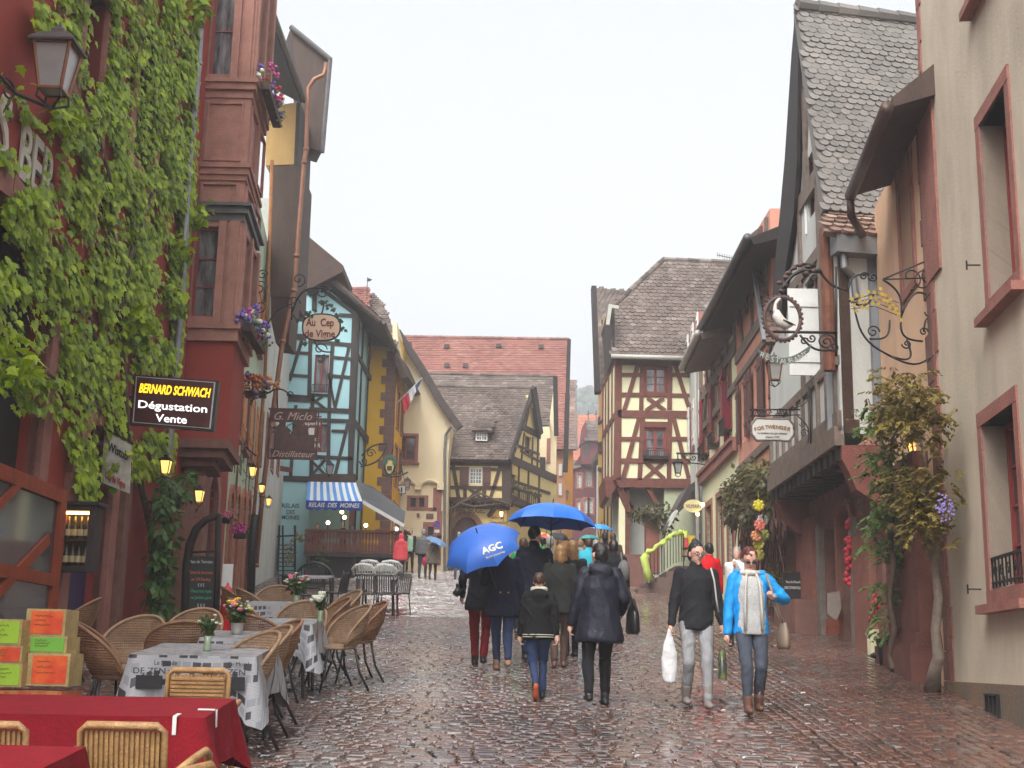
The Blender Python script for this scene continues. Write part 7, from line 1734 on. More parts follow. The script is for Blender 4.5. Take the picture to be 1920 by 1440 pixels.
# VILMAIN sign and awning
aw = empty('brown_awning', at_y(1290, 960, 38), 'dark brown shop awning projecting over the shop steps', 'awning')
mb = MB(); mb.prism([at_y(1322, 888, 40.0), at_y(1322, 912, 40.0), at_y(1262, 972, 37.5), at_y(1252, 984, 37.5), at_y(1290, 912, 39.0)], (0, 2.2, 0)); mb.build('canopy', cloth('brown_awning_cloth', (72, 58, 56), .8), aw)
mb = MB(); mb.prism([at_y(1268, 955, 37.4), at_y(1272, 958, 37.4), at_y(1256, 987, 37.4), at_y(1253, 985, 37.4)], (0, 1.9, 0)); mb.build('valance', M_whitepl, aw)
yy = 37.0; PV = Pl((4, yy), (7, yy)); s_ = yy / FPX; sg = empty('oval_shop_sign', PV.p(1299, 962), 'cream oval shop sign in capitals under the brown awning', 'sign')
c = PV.px(1299.5, 949); mb = MB(); mb.prism([PV.pt(*q) for q in oval(c, 18 * s_, 12 * s_, pw=2)], PV.n * .05); mb.build('sign_panel', mat('sign_pale_yellow', (.6, .52, .28), .5, emit=(.6, .5, .25), estr=.08), sg)
text('VILMAIN', PV.p(1300, 949, .056), PV.u, PV.w, 7.5 * s_, M_txt_dark, sg, width=28 * s_)
mb = MB(); mb.tube([PV.p(1299, 937), PV.p(1300, 925)], .015, 5); mb.build('bracket', M_iron, sg)
for x, y, lab in ((1308, 964, 'bare amber bulb hanging under the oval shop sign'), (1318, 946, 'bright white spot lamp right of the oval shop sign')):
 mb = MB(); mb.ell(at_y(x, y, 36.9), .055, 8, 6); base_thing(mb, 'shop_lamp', M_warm if x < 1310 else mat('lit_globe', (.9, .85, .7), .4, emit=(1, .85, .6), estr=4), lab, 'lamp', smooth=True)
# steps, railing with cloth, pillar with plants
ys = 37.6; stp = empty('shop_steps', at_y(1240, 1100, ys), 'stone steps with iron railing leading up to the shop door', 'steps')
PSx = Pl((3, ys), (7, ys)); mb = MB()
x0, x1 = upx(PSx, 1196, 1085), upx(PSx, 1305, 1085); zb_ = gz(ys) - .2
for k in range(5): PSx.box(mb, x0 + .28 * k, zb_, x1 + .5, gz(ys) + .14 + .17 * k, -1.9 - .02 * k, -.02 * k)
mb.build('step', stone('step_stone', (130, 108, 98), .8), stp)
mb = MB(); rp = [PSx.p(x, y, .05) for x, y in ((1213, 1040), (1240, 1018), (1262, 1002), (1283, 997))]
mb.tube(rp, .025, 6)
for k in range(13):
 f = k / 12; i = min(2, int(f * 3)); q = rp[i].lerp(rp[i + 1], f * 3 - i); mb.tube([q, Vector((q.x, q.y, q.z - .85))], .012, 5)
mb.build('railing', M_iron, stp)
mb = MB(); pts = [q + Vector((0, -.05, 0)) for q in rp]; fine_ = []
for i in range(3):
 for k in range(6): fine_.append(pts[i].lerp(pts[i + 1], k / 6))
fine_.append(pts[-1]); rr_ = [.065 + .025 * math.sin(i * 2.1) for i in range(len(fine_))]
mb.tube([q + Vector((0, 0, .02 * math.sin(i * 1.7))) for i, q in enumerate(fine_)], rr_, 9)
a = pts[0]; mb.tube([a, a + Vector((-.08, -.02, -.12)), a + Vector((-.02, -.03, -.4)), a + Vector((.05, -.03, -.75))], [.1, .13, .1, .14], 9)
a = pts[-1]; mb.tube([a, a + Vector((.04, 0, -.3)), a + Vector((0, 0, -.6))], [.09, .08, .05], 8)
mb.v = [tuple(Vector(q) + noise.noise_vector(Vector(q) * 6) * .07 + noise.noise_vector(Vector(q) * 15) * .03) for q in mb.v]
base_thing(mb, 'draped_cloth', cloth('lime_gauze', (205, 225, 110), .85), 'lime green gauze wrapped along the shop step railing', 'cloth', smooth=True)
pp = empty('stone_pillar', at_y(1224, 1060, 38.8), 'rosy square stone pillar topped by a slab before the corner house', 'pillar')
Pp = Pl((3, 38.8), (7, 38.8)); mb = MB(); Pp.box(mb, *rect(Pp, 1211, 978, 1237, 1075), -.42, 0); mb.build('shaft', stone('rosy_sandstone', (150, 98, 84), .9), pp)
mb = MB(); Pp.box(mb, *rect(Pp, 1208, 968, 1240, 978), -.5, .08); Pp.box(mb, *rect(Pp, 1205, 962, 1243, 968), -.52, .12); mb.build('capital', M_timber, pp)
mb = MB(); rg = random.Random(31); leafball(mb, Pp.p(1236, 962, 0), (.75, .4, .4), 260, .13, rg); leafball(mb, Pp.p(1195, 965, 0), (.45, .3, .3), 100, .13, rg); leafball(mb, Pp.p(1250, 975, 0), (.3, .3, .5), 100, .13, rg)
for k in range(10): mb.tube([Pp.p(1240, 1030, .05), Pp.p(1243 + rg.uniform(-6, 6), 1000, .1), Pp.p(1240 + rg.uniform(-50, 15), 960 + rg.uniform(-8, 20), .1)], .012, 4)
base_thing(mb, 'wisteria', M_olive, 'tangled olive climber over the rosy stone pillar', 'climbing plant')
# street goods by the steps
mb = MB(); 
gd = empty('goods_rack', at_y(1293, 1050, 37.4), 'rack of red and yellow goods outside the shop door', 'rack')
PGd = Pl((4, 37.3), (7, 37.3))
for i, (x0, y0, x1, y1, col) in enumerate(((1291, 1004, 1303, 1026, (.6, .42, .02)), (1283, 1008, 1290, 1030, (.5, .04, .04)), (1304, 1020, 1312, 1026, (.6, .4, .05)), (1280, 1033, 1292, 1042, (.3, .2, .12)), (1293, 1033, 1302, 1042, (.45, .3, .05)))):
 mb = MB(); PGd.box(mb, *rect(PGd, x0, y0, x1, y1), -.2, 0); mb.build('goods_box', mat('goods_%d' % i, col, .6, var=.2, scale=15), gd)
mb = MB(); PGd.box(mb, *rect(PGd, 1281, 1042, 1314, 1044), -.25, .02); PGd.box(mb, *rect(PGd, 1281, 1027, 1314, 1029), -.25, .02)
for x in (1282, 1313): PGd.box(mb, *rect(PGd, x - .6, 1000, x + .6, 1068), -.1, 0)
mb.build('rack_frame', M_iron, gd)
# big climber on salmon house
mb = MB(); rg = random.Random(17)
vb = empty('bushy_climber', PQ.p(1420, 1090, .3), 'bushy olive climber hanging over the salmon house doorway', 'climbing plant')
for x, y, rx, rz_, n_ in ((1400, 905, .55, .55, 420), (1380, 950, .5, .6, 420), (1425, 890, .6, .5, 420), (1370, 925, .3, .5, 220), (1440, 900, .5, .4, 300), (1410, 960, .4, .5, 240), (1372, 970, .25, .4, 160), (1440, 930, .3, .6, 200)):
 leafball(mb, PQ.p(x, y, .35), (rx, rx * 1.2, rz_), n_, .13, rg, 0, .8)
mb.build('foliage', M_olive, vb)
mb = MB()
for k in range(60):
 x = rg.uniform(1385, 1470); y = rg.uniform(930, 990); mb.tube([PQ.p(x, y, .3), PQ.p(x + rg.uniform(-6, 6), y + rg.uniform(20, 60), .3), PQ.p(x + rg.uniform(-12, 12), y + rg.uniform(60, 120), .2)], [.03, .022, .012], 5)
mb.build('stem', wood('red_brown_bark', (104, 74, 66), .8), vb)
mb = MB(); leafball(mb, PQ.p(1453, 1095, .3), (.25, .3, .45), 160, .12, rg); mb.build('low_foliage', M_olive, vb)
vt = empty('twisted_vine', RG.p(1480, 1170, .3), 'dense twisted red brown vine trunk beside the dark shop board', 'climbing plant')
mb = MB()
for k in range(46):
 x = 1458 + rg.uniform(0, 16); pts = []
 for i in range(6): pts.append(RG.pt(upx(RG, min(max(x + rg.uniform(-5, 5), 1456), 1478), 1000), zpx(RG, x, 1140 - i * 42, .0), .2 + rg.uniform(-.1, .12)))
 mb.tube(pts, .022, 5)
mb.build('stem', wood('red_brown_bark', (104, 74, 66), .8), vt)
# hanging easter ornaments
ho = [((1422, 948), (.6, .5, .02)), ((1424, 985), (.6, .15, .1)), ((1418, 1005), (.6, .25, .1)), ((1422, 1020), (.55, .5, .05)), ((1432, 1003), (.35, .4, .08)), ((1430, 975), (.65, .6, .55)), ((1423, 1040), (.6, .55, .1))]
for i, ((x, y), col) in enumerate(ho):
 lab = ['glowing yellow bow', 'small red ribbon doll', 'orange egg ornament', 'yellow egg ornament', 'olive green ribbon', 'white ribbon doll', 'yellow flower ball'][i] + ' hanging by the climber at the shop door'
 mb = MB(); P = at_y(x, y, 25.5 + .1 * i); rg = random.Random(i)
 mb.ell(P, (.07, .07, .11), 10, 8)
 for k in range(8): a = k * .8; mb.ell(P + Vector((.08 * math.cos(a), -.02, .08 * math.sin(a))), .045, 6, 4)
 mb.tube([P, P + Vector((0, 0, .3))], .004, 4); base_thing(mb, 'hanging_ornament', mat('ornament_%d' % i, col, .5), lab, 'ornament', 'colourful hanging ornaments', smooth=True)
# dark board with lettering
bd = empty('shop_board', RG.p(1487, 1160, .5), 'black shop board with white capitals leaning near the stone bench', 'board')
yy = 24.6; PDk = Pl((4.5, yy), (6.5, yy)); mb = MB(); q = rect(PDk, 1468, 1075, 1505, 1155); PDk.box(mb, *q, 0, .04); mb.build('board_panel', M_black, bd)
mb = MB(); PDk.box(mb, q[0], q[3], q[2], q[3] + .03, -.01, .06); mb.build('board_frame', M_timberb, bd)
text('Vue de Riewihr', PDk.p(1488, 1091, .045), PDk.u, PDk.w, .045, M_txt_white, bd, width=.3); text('DECOTHENTIQUE', PDk.p(1488, 1102, .045), PDk.u, PDk.w, .05, M_txt_white, bd, width=.34)
# shop goods under the arches
rg = random.Random(6)
rr2 = [(1590, 985), (1592, 1020), (1589, 1040), (1593, 1060), (1590, 1085)]
ga_ = empty('heart_garland', RG.p(1590, 1090, .1), 'garland of red hearts and roses hanging in the stone arch', 'garland')
for x, y in rr2:
 mb = MB(); P = RG.p(x, y, .12)
 for k in range(7): mb.ell(P + Vector((rg.uniform(-.04, .04), rg.uniform(-.06, .06), rg.uniform(-.1, .1))), (.045, .06, .05), 7, 5)
 mb.build('red_bloom', gr_, ga_, smooth=True)
mb = MB(); mb.tube([RG.p(1590, 970, .08), RG.p(1590, 1095, .08)], .01, 5); mb.build('cord', M_iron, ga_)
for x, y, lab in ((1640, 1125, 'red geranium plant on the pink pier by the wisteria'), (1638, 1150, 'lower red geranium beside the pale stone block')):
 mb = MB(); P = at_y(x, y, 18.9); pr_ = empty('geranium', P, lab, 'flower', 'red geraniums at the pier')
 for k in range(8): mb.ell(P + Vector((rg.uniform(-.05, .05), rg.uniform(-.05, .05), rg.uniform(-.1, .1))), .03, 6, 4)
 mb.build('blossom', gr_, pr_, smooth=True); mb = MB(); leafball(mb, P, (.1, .1, .16), 40, .06, rg); mb.build('foliage', M_green, pr_)
yy = 21.8; PSk = Pl((4.8, yy), (6.2, yy)); mb = MB(); q = [PSk.p(*t) for t in ((1552, 1112), (1574, 1108), (1578, 1140), (1568, 1165), (1552, 1150))]; mb.prism(q, (0, .03, 0)); base_thing(mb, 'linen_towel', cloth('pale_linen', (150, 138, 128), .9), 'pale linen towel with a stamp hanging in the shop doorway', 'towel')
mb = MB()
for k in range(5): mb.bar(PSk.p(1549 + 6 * k, 1162), PSk.p(1549 + 6 * k, 1188), .02, .02)
for y in (1163, 1175, 1187): mb.bar(PSk.p(1549, y), PSk.p(1573, y), .02, .02)
base_thing(mb, 'wire_basket', M_orangewd, 'red brown lattice basket on the ground in the shop doorway', 'basket')
mb = MB(); q = rect(Pl((4.8, 19.2), (6.2, 19.2)), 1633, 1180, 1649, 1228); Pl((4.8, 19.2), (6.2, 19.2)).box(mb, *q, -.2, 0); base_thing(mb, 'stone_block', M_limepl, 'pale upright stone block standing beside the wisteria pot', 'stone block')
# wisteria pot and boot scraper
P = at_y(1661, 1215, 18.0); mb = MB(); mb.lathe([(.09, -.25), (.12, .0), (.14, .12), (.12, .13)], P, 12); base_thing(mb, 'plant_pot', M_iron, 'dark round plant pot at the foot of the climbing wisteria', 'pot', smooth=True)
mb = MB(); P = on_g(1645, 1240); mb.ell(P + Vector((0, 0, .08)), (.1, .12, .05), 8, 6); base_thing(mb, 'wall_shoe', M_iron, 'small black iron scraper at the base of the red sandstone pier', 'boot scraper', smooth=True)
#  wisterias of the peach house
rg = random.Random(41)
ws = empty('green_wisteria', P1.p(1672, 1240, .25), 'wisteria with bright green drooping leaves climbing left of the lantern', 'climbing plant')
mb = MB()
def spray(mb, P, n, L0, s, rg, droop=.9):
 """compound drooping leaves: a stalk with paired leaflets"""
 for _ in range(n):
  a = rg.uniform(0, 2 * PI); d = Vector((math.cos(a), math.sin(a), rg.uniform(-.7, .9))).normalized(); p = P + Vector((rg.gauss(0, .13), rg.gauss(0, .1), rg.gauss(0, .12))); L = L0 * rg.uniform(.5, 1.15); mb.cr = min(1, max(.03, rg.gauss(.5, .25)))
  st_ = L / 7
  for k in range(7):
   d = (d + Vector((0, 0, -.14 * droop))).normalized(); p = p + d * st_; sd = d.cross(Vector((0, 0, 1))); sd = sd.normalized() if sd.length > .01 else Vector((1, 0, 0))
   for sg_ in (-1, 1): leaf(mb, p, sd * sg_ + d * rg.uniform(.2, .8) + Vector((0, 0, rg.uniform(-.6, 0))), Vector((rg.uniform(-.4, .4), rg.uniform(-.6, .1), 1)), s * rg.uniform(.7, 1.3))
for x, y, n_, off_ in ((1650, 800, 14, .45), (1640, 845, 14, .5), (1665, 780, 12, .5), (1655, 870, 10, .5), (1655, 905, 10, .45), (1648, 930, 10, .45), (1640, 950, 8, .45), (1662, 950, 10, .4), (1652, 985, 12, .4), (1660, 1010, 12, .35), (1650, 1035, 12, .35), (1665, 1040, 8, .3), (1650, 1095, 8, .3), (1662, 1100, 8, .3), (1667, 1130, 6, .25), (1668, 1170, 5, .25), (1672, 880, 6, .4), (1664, 1190, 5, .2)):
 spray(mb, P1.p(x + 10, y, off_), n_ + 8, .28, .062, rg)
mb.build('foliage', leafmat('wisteria_green', [(.04, .085, .015), (.10, .18, .03), (.17, .26, .05)]), ws)
mb = MB(); mb.tube([P1.p(x, y, .35) for x, y in ((1675, 1255), (1668, 1225), (1678, 1180), (1668, 1120), (1676, 1060), (1668, 1000), (1672, 930), (1670, 860), (1675, 790))], [.05, .045, .045, .04, .04, .035, .03, .025, .02], 8); mb.build('trunk', M_bark, ws, smooth=True)
ws = empty('bronze_wisteria', P1.p(1755, 1290, .4), 'wisteria with bronze young leaves, violet blooms and pale twisted trunk', 'climbing plant')
mb = MB()
for x, y, n_, off_ in ((1690, 740, 16, .5), (1715, 730, 16, .5), (1700, 770, 16, .55), (1730, 760, 14, .5), (1735, 790, 14, .45), (1720, 725, 8, .5), (1680, 790, 12, .55), (1700, 900, 12, .5), (1715, 920, 14, .5), (1735, 900, 12, .45), (1705, 950, 12, .5), (1725, 950, 14, .5), (1745, 935, 12, .4), (1710, 980, 12, .5), (1740, 975, 12, .45), (1755, 960, 8, .35), (1665, 760, 14, .5), (1655, 790, 10, .5), (1675, 725, 10, .5), (1690, 800, 10, .5)):
 spray(mb, P1.p(x, y, off_), n_ + 14, .27, .062, rg)
mb.build('foliage', M_wist, ws)
mb = MB()
for x, y in ((1770, 930), (1763, 925), (1775, 940), (1740, 912), (1768, 945), (1735, 908)):
 P = P1.p(x, y, .4)
 for k in range(13): mb.ell(P + Vector((rg.gauss(0, .03), rg.gauss(0, .03), -rg.random() * .2)), .014, 5, 3)
mb.build('blossom', mat('wisteria_violet', (.25, .2, .5), .6), ws)
M_pale = wood('pale_grey_bark', (150, 136, 122), .85)
mb = MB(); mb.tube([P1.p(x, y, .28) for x, y in ((1748, 1298), (1752, 1260), (1760, 1230), (1754, 1180), (1760, 1120), (1753, 1060), (1756, 1000), (1748, 940), (1740, 880))], [.10, .075, .065, .055, .05, .045, .04, .035, .02], 9)
mb.tube([P1.p(x, y, .28) for x, y in ((1754, 1045), (1745, 1040), (1738, 1020), (1736, 990), (1740, 950))], [.05, .05, .05, .04, .03], 8); mb.tube([P1.p(x, y, .28) for x, y in ((1740, 900), (1730, 840), (1715, 780), (1700, 740))], .02, 6); mb.build('trunk', M_pale, ws, smooth=True)
# people
def fuse(mb, name, m, parent, vox=.01, sm=4, fold=0.0, fs=9.0, seed=0, creases=0.0):
 """one continuous skin grown over the overlapping volumes in mb"""
 me = bpy.data.meshes.new(name); me.from_pydata(mb.v, [], mb.f); o = bpy.data.objects.new(name, me)
 md = o.modifiers.new('r', 'REMESH'); md.mode = 'VOXEL'; md.voxel_size = vox
 if sm: s_ = o.modifiers.new('s', 'SMOOTH'); s_.iterations = sm; s_.factor = .5
 me2 = evaluated(o); bpy.data.objects.remove(o); bpy.data.meshes.remove(me); me2.name = name; o = bpy.data.objects.new(name, me2); C.objects.link(o)
 if fold:
  n_ = len(me2.vertices); nr = [0.0] * (3 * n_); co = [0.0] * (3 * n_); me2.vertices.foreach_get('normal', nr); me2.vertices.foreach_get('co', co)
  for i in range(0, 3 * n_, 3):
   x, y, z = co[i:i + 3]; a = noise.noise(Vector((x * fs + seed, y * fs, z * fs * .55))) + .5 * noise.noise(Vector((x * fs * 2.3, y * fs * 2.3 + seed, z * fs * 1.6)))
   r_ = 1 - abs(noise.noise(Vector((x * 5 + z * 3 + seed, y * 4 - z * 2, z * 4.5 + x * 3)))) * 3.5; d = fold * a + creases * max(0, r_)
   co[i] += nr[i] * d; co[i + 1] += nr[i + 1] * d; co[i + 2] += nr[i + 2] * d
  me2.vertices.foreach_set('co', co)
 me2.materials.append(m); me2.polygons.foreach_set('use_smooth', [True] * len(me2.polygons)); me2.update()
 o.parent = parent
 return o
def limb(mb, a, b, ra, rb, n=12):
 a, b = Vector(a), Vector(b); t = (b - a); l = t.length; t.normalize()
 pts = [a - t * ra * .9, a - t * ra * .55, a, a.lerp(b, .33), a.lerp(b, .66), b, b + t * rb * .55, b + t * rb * .9]
 mb.tube(pts, [ra * .35, ra * .82, ra, ra + (rb - ra) * .25, ra + (rb - ra) * .66, rb, rb * .82, rb * .35], n)
def loft(mb, rings, n=20):
 vs = [Vector((cx + rx * math.cos(2 * PI * k / n), cy + ry * math.sin(2 * PI * k / n), z)) for z, rx, ry, cx, cy in rings for k in range(n)]
 fs = [(i * n + k, i * n + (k + 1) % n, (i + 1) * n + (k + 1) % n, (i + 1) * n + k) for i in range(len(rings) - 1) for k in range(n)]
 fs += [tuple(range(n))[::-1], tuple(range((len(rings) - 1) * n, len(rings) * n))]; mb.add(vs, fs)
def ik(a, b, l1, l2, hint):
 a, b, hint = Vector(a), Vector(b), Vector(hint); d = b - a; L_ = min(d.length, (l1 + l2) * .995); dn = d.normalized()
 x = (l1 * l1 - l2 * l2 + L_ * L_) / (2 * L_); h = math.sqrt(max(0, l1 * l1 - x * x)); p = hint - dn * hint.dot(dn); p.normalize(); return a + dn * x + p * h
M_skin = mat('skin', s2l((212, 166, 146)), .55, var=.06, scale=10, spec=.4)
H_bk = mat('black_hair', (.012, .010, .010), .45, var=.4, scale=40); H_br = mat('brown_hair', (.06, .03, .018), .5, var=.4, scale=40); H_au = mat('auburn_hair', (.10, .022, .018), .5, var=.4, scale=40)
H_bl = mat('blonde_hair', (.27, .15, .06), .5, var=.35, scale=40); H_gr = mat('grey_hair', (.28, .27, .26), .5, var=.3, scale=40)
def hand(mb, w, f, side, grip):
 """w wrist, f direction of the fingers, thumb leaves the side of the palm"""
 w = Vector(w); f = Vector(f).normalized(); s = Vector((0, 1, 0)) if abs(f.y) < .8 else Vector((0, 0, 1)); s = (s - f * s.dot(f)).normalized(); n = f.cross(s) * side
 limb(mb, w, w + f * .05, .024, .030, 8); 
 for k in range(4):
  b = w + f * .075 + s * (.026 - .0175 * k); ln = (.062, .07, .066, .052)[k]
  c = b + (f * (1 - grip * .5) + n * grip * .7).normalized() * ln * .5; e = c + (f * (1 - grip * 1.4) + n * (.15 + grip)).normalized() * ln * .5
  mb.tube([b - f * .02, b, c, e], [.0095, .0095, .0085, .007], 6)
 b = w + f * .03 + s * .026; mb.tube([b, b + (s * .8 + f * .6).normalized() * .035, b + (s * .5 + f + n * .4 * grip).normalized() * .062], [.012, .0105, .008], 6)
def person(label, px, y, H=1.68, rz=0.0, feet=((-.1, -.12, 0), (.1, .16, 0)), hands=None, top=None, hem=.85, wide=1.0, leg=None, shoe=None, hair=H_br, hs='short', q=1, face=False,
           collar=None, hood=False, group=None, look=(0, 0), skirt=None, x=None, dz=0.0, seated=False, shoe_h=.0, open_=None, elbow_out=.35, rig=False):
 s = H / 1.7; r = empty('person', (0, 0, 0), label, 'person', group); vx = {0: .026, 1: .0085, 2: .013}[q]; S = lambda *a: Vector(a) * s; hl = hands or ((-.24, .02, .80), (.24, .02, .80))
 fe = [S(a, b, c + .085) for a, b, c in feet]; hips = [S(-.09, 0, .88), S(.09, 0, .88)]; kn = [ik(h, f_, .42 * s, .41 * s, (0, 1, 0.05)) for h, f_ in zip(hips, fe)]
 sh = [S(-.165, -.01, 1.385), S(.165, -.01, 1.385)]; ha = [S(*h) for h in hl]; el = [ik(a, b, .285 * s, .255 * s, (sg * elbow_out, -1, -.5)) for a, b, sg in zip(sh, ha, (-1, 1))]
 hc = S(look[0] * .02, .015 + look[1] * .03, 1.585 - abs(look[1]) * .01); Mh = Matrix.Rotation(-look[0], 3, 'Z') @ Matrix.Rotation(look[1], 3, 'X')
 hp = lambda a, b, c: hc + Mh @ (Vector((a, b, c)) * s)
 # body: one continuous surface
 mb = MB(); mb.ell(hc + Mh @ S(0, -.008, .02), (.074 * s, .094 * s, .098 * s), 18, 12, Mh); mb.ell(hp(0, .018, -.045), (.056 * s, .066 * s, .068 * s), 14, 10, Mh)
 limb(mb, hp(0, -.015, -.06), S(0, -.01, 1.42), .052 * s, .06 * s)
 loft(mb, [(z * s, a * s, b * s, 0, c * s) for z, a, b, c in ((.84, .12, .09, 0), (.93, .15, .10, 0), (1.05, .125, .085, 0), (1.2, .14, .095, 0), (1.34, .165, .09, -.01), (1.41, .12, .07, -.01), (1.44, .06, .055, -.01))])
 for i in (0, 1):
  limb(mb, sh[i], el[i], .045 * s, .036 * s); limb(mb, el[i], ha[i], .034 * s, .023 * s); limb(mb, hips[i], kn[i], .075 * s, .05 * s); limb(mb, kn[i], fe[i], .048 * s, .034 * s)
  if q: hand(mb, ha[i], (ha[i] - el[i]).lerp(Vector((0, 0, -.1)), .5) if ha[i].z < 1.1 * s else (ha[i] - el[i]), 1 if i == 0 else -1, .75)
  else: mb.ell(ha[i] - Vector((0, 0, .05)), (.03, .04, .07), 8, 6)
 if q:
  mb.tube([hp(0, .078, .015), hp(0, .100, -.018), hp(0, .088, -.03)], [.009 * s, .014 * s, .011 * s], 8); mb.ell(hp(0, .062, -.098), (.022 * s, .02 * s, .018 * s), 8, 6)
  for g in (-1, 1): mb.ell(hp(g * .076, -.005, -.012), (.011 * s, .02 * s, .032 * s), 8, 6, Mh); mb.ell(hp(g * .03, .072, .028), (.022 * s, .012 * s, .008 * s), 8, 6)
 fuse(mb, 'body', M_skin, r, vx, 2)
 if face:
  for g in (-1, 1):
   mb = MB(); mb.ell(hp(g * .03, .081, .004), (.0125 * s, .007 * s, .0065 * s), 10, 8); e = mb.build('eye', M_white, r); mb = MB(); mb.ell(hp(g * .03, .0865, .004), .0055 * s, 8, 6); mb.build('iris', M_txt_dark, e)
   mb = MB(); mb.tube([hp(g * .016, .088, .024), hp(g * .032, .088, .028), hp(g * .048, .078, .024)], .0028, 5); mb.build('eyebrow', H_br, r)
  mb = MB(); mb.ell(hp(0, .082, -.055), (.018 * s, .008 * s, .006 * s), 10, 6); mb.build('lips', mat('lips', (.35, .06, .06), .4), r, smooth=True)
  mb = MB()
  for g in (-1, 1): mb.tube([hp(g * .033 + .023 * math.cos(t), .098, .003 + .015 * math.sin(t)) for t in [k * PI / 6 for k in range(13)]], .0028, 5); mb.tube([hp(g * .056, .095, .006), hp(g * .078, .0, .004)], .0024, 5)
  mb.tube([hp(-.01, .1, .006), hp(.01, .1, .006)], .0024, 5)
  gl_ = mb.build('glasses', M_blk, r)
  if face == 'sun':
   for g in (-1, 1): mb = MB(); mb.ell(hp(g * .033, .098, .003), (.019 * s, .002, .011 * s), 10, 6); mb.build('lens', M_blk, gl_)
 # hair
 mb = MB(); mb.ell(hp(0, -.02, .034), (.083 * s, .098 * s, .097 * s), 16, 12, Mh)
 if hs != 'crop': mb.ell(hp(0, -.05, -.01), (.08 * s, .065 * s, .085 * s), 14, 10, Mh)
 if hs == 'bun': mb.ell(hp(0, -.05, .12), .042 * s, 10, 8)
 if hs in ('bob', 'long'):
  for g in (-1, 1): limb(mb, hp(g * .06, -.02, .0), hp(g * .068, -.02, -.10), .035 * s, .03 * s)
  limb(mb, hp(0, -.06, -.02), hp(0, -.07, -.12 if hs == 'bob' else -.30), .07 * s, .055 * s)
  if hs == 'long': limb(mb, hp(.03, -.06, -.02), hp(.05, -.08, -.33), .055 * s, .04 * s)
 o = fuse(mb, 'hair', hair, r, vx * 1.1, 2, .011, 26)
 if q:   # clear the face
  for v in o.data.vertices:
   lc = Mh.inverted() @ (v.co - hc) / s
   if lc.y > .02 and lc.z < .062: v.co += Mh @ Vector((0, -(lc.y - .02) * s * 1.0, 0))
 # trousers
 mb = MB(); loft(mb, [((z) * s, a * s * wide, b * s * wide, 0, -.01 * s) for z, a, b in ((.80, .135, .11), (.86, .165, .125), (.95, .16, .115), (1.03, .14, .10))])
 for i in (0, 1): limb(mb, hips[i] - S(0, 0, .02), kn[i], .088 * s * (.6 + .4 * wide), .062 * s); limb(mb, kn[i], fe[i] + Vector((0, 0, .03)), .062 * s, .047 * s)
 fuse(mb, 'trousers', leg, r, vx * 1.15, 3, .006, 10, px, .007)
 # shoes
 for i in (0, 1):
  mb = MB(); d = Vector((0, 1, 0)); 
  if feet[i][2] > .06: d = Vector((0, .45, -.9)).normalized()
  u_ = Vector((0, 0, 1)) if feet[i][2] <= .06 else Vector((0, .9, .45)); b = fe[i] - u_ * .045 * s
  mb.tube([b - d * .07 * s, b - d * .04 * s, b + d * .05 * s, b + d * .12 * s, b + d * .165 * s, b + d * .185 * s], [.02 * s, .04 * s, .043 * s, .042 * s, .034 * s, .015 * s], 12, flat=.8)
  limb(mb, fe[i] - Vector((0, 0, .03)), kn[i].lerp(fe[i], .88 - shoe_h), .045 * s, (.05 + .03 * shoe_h) * s)
  so_ = fuse(mb, 'shoe', shoe, r, vx, 1)
  if feet[i][2] > .06: mb = MB(); c_ = b - u_ * .036 * s; mb.tube([c_ - d * .07 * s, c_ + d * .0 * s, c_ + d * .1 * s, c_ + d * .18 * s], [.03 * s, .034 * s, .042 * s, .02 * s], 10, flat=.35); mb.build('sole', shoe if not rig else rig, so_, smooth=True)
 # jacket
 if open_:
  mb = MB(); loft(mb, [(z * s, a * s, b * s, 0, .012 * s) for z, a, b in ((.80, .165, .125), (.9, .172, .13), (1.05, .155, .12), (1.2, .165, .128), (1.33, .15, .11), (1.4, .09, .08))]); fuse(mb, 'blouse', open_, r, vx * 1.1, 2, .004, 18)
 W = wide; mb = MB(); fl = 1.0 + .12 * (hem < .75)
 hz = [(hem, .175 * W * fl, .135 * W * fl), (hem + .04, .178 * W * fl, .138 * W * fl), (1.0, .165 * W, .13 * W), (1.1, .158 * W, .125 * W), (1.22, .172 * W, .13 * W), (1.33, .178 * (W + 1) / 2, .118 * W), (1.40, .135, .09), (1.445, .075, .07)]
 hz = [h for h in hz if h[0] >= hem]; loft(mb, [(z * s, a * s, b * s, 0, -.01 * s) for z, a, b in hz])
 for i in (0, 1): limb(mb, sh[i], el[i], .060 * s * (.5 + .5 * W), .056 * s * (.5 + .5 * W)); limb(mb, el[i], el[i].lerp(ha[i], .93), .054 * s * (.5 + .5 * W), .042 * s)
 if collar != 'low' and not open_: limb(mb, S(0, -.012, 1.42), S(0, -.008, 1.47), .072 * s, .068 * s)
 if hood: mb.ell(S(0, -.10, 1.40), (.13 * s, .08 * s, .09 * s), 14, 10); mb.ell(S(0, -.115, 1.34), (.09 * s, .06 * s, .09 * s), 12, 8)
 if hood == 'up': mb.ell(hp(0, -.03, .02), (.105 * s, .115 * s, .125 * s), 14, 10); limb(mb, hp(0, -.03, -.05), S(0, -.03, 1.42), .09 * s, .1 * s)
 jk = fuse(mb, 'jacket', top, r, vx * 1.2, 3, .009, 8, px * 1.3, .009)
 if open_:   # part the jacket down the front
  for v in jk.data.vertices:
   c = v.co / s; ax_ = abs(c.x)
   if c.y > .02 and ax_ < .13 and c.z < 1.5:
    k = min(1, (c.y - .02) / .05); v.co.x += (.072 + ax_ * .446 - ax_) * k * s * (1 if c.x >= 0 else -1); v.co.y -= .06 * k * s * (1 - ax_ / .13)
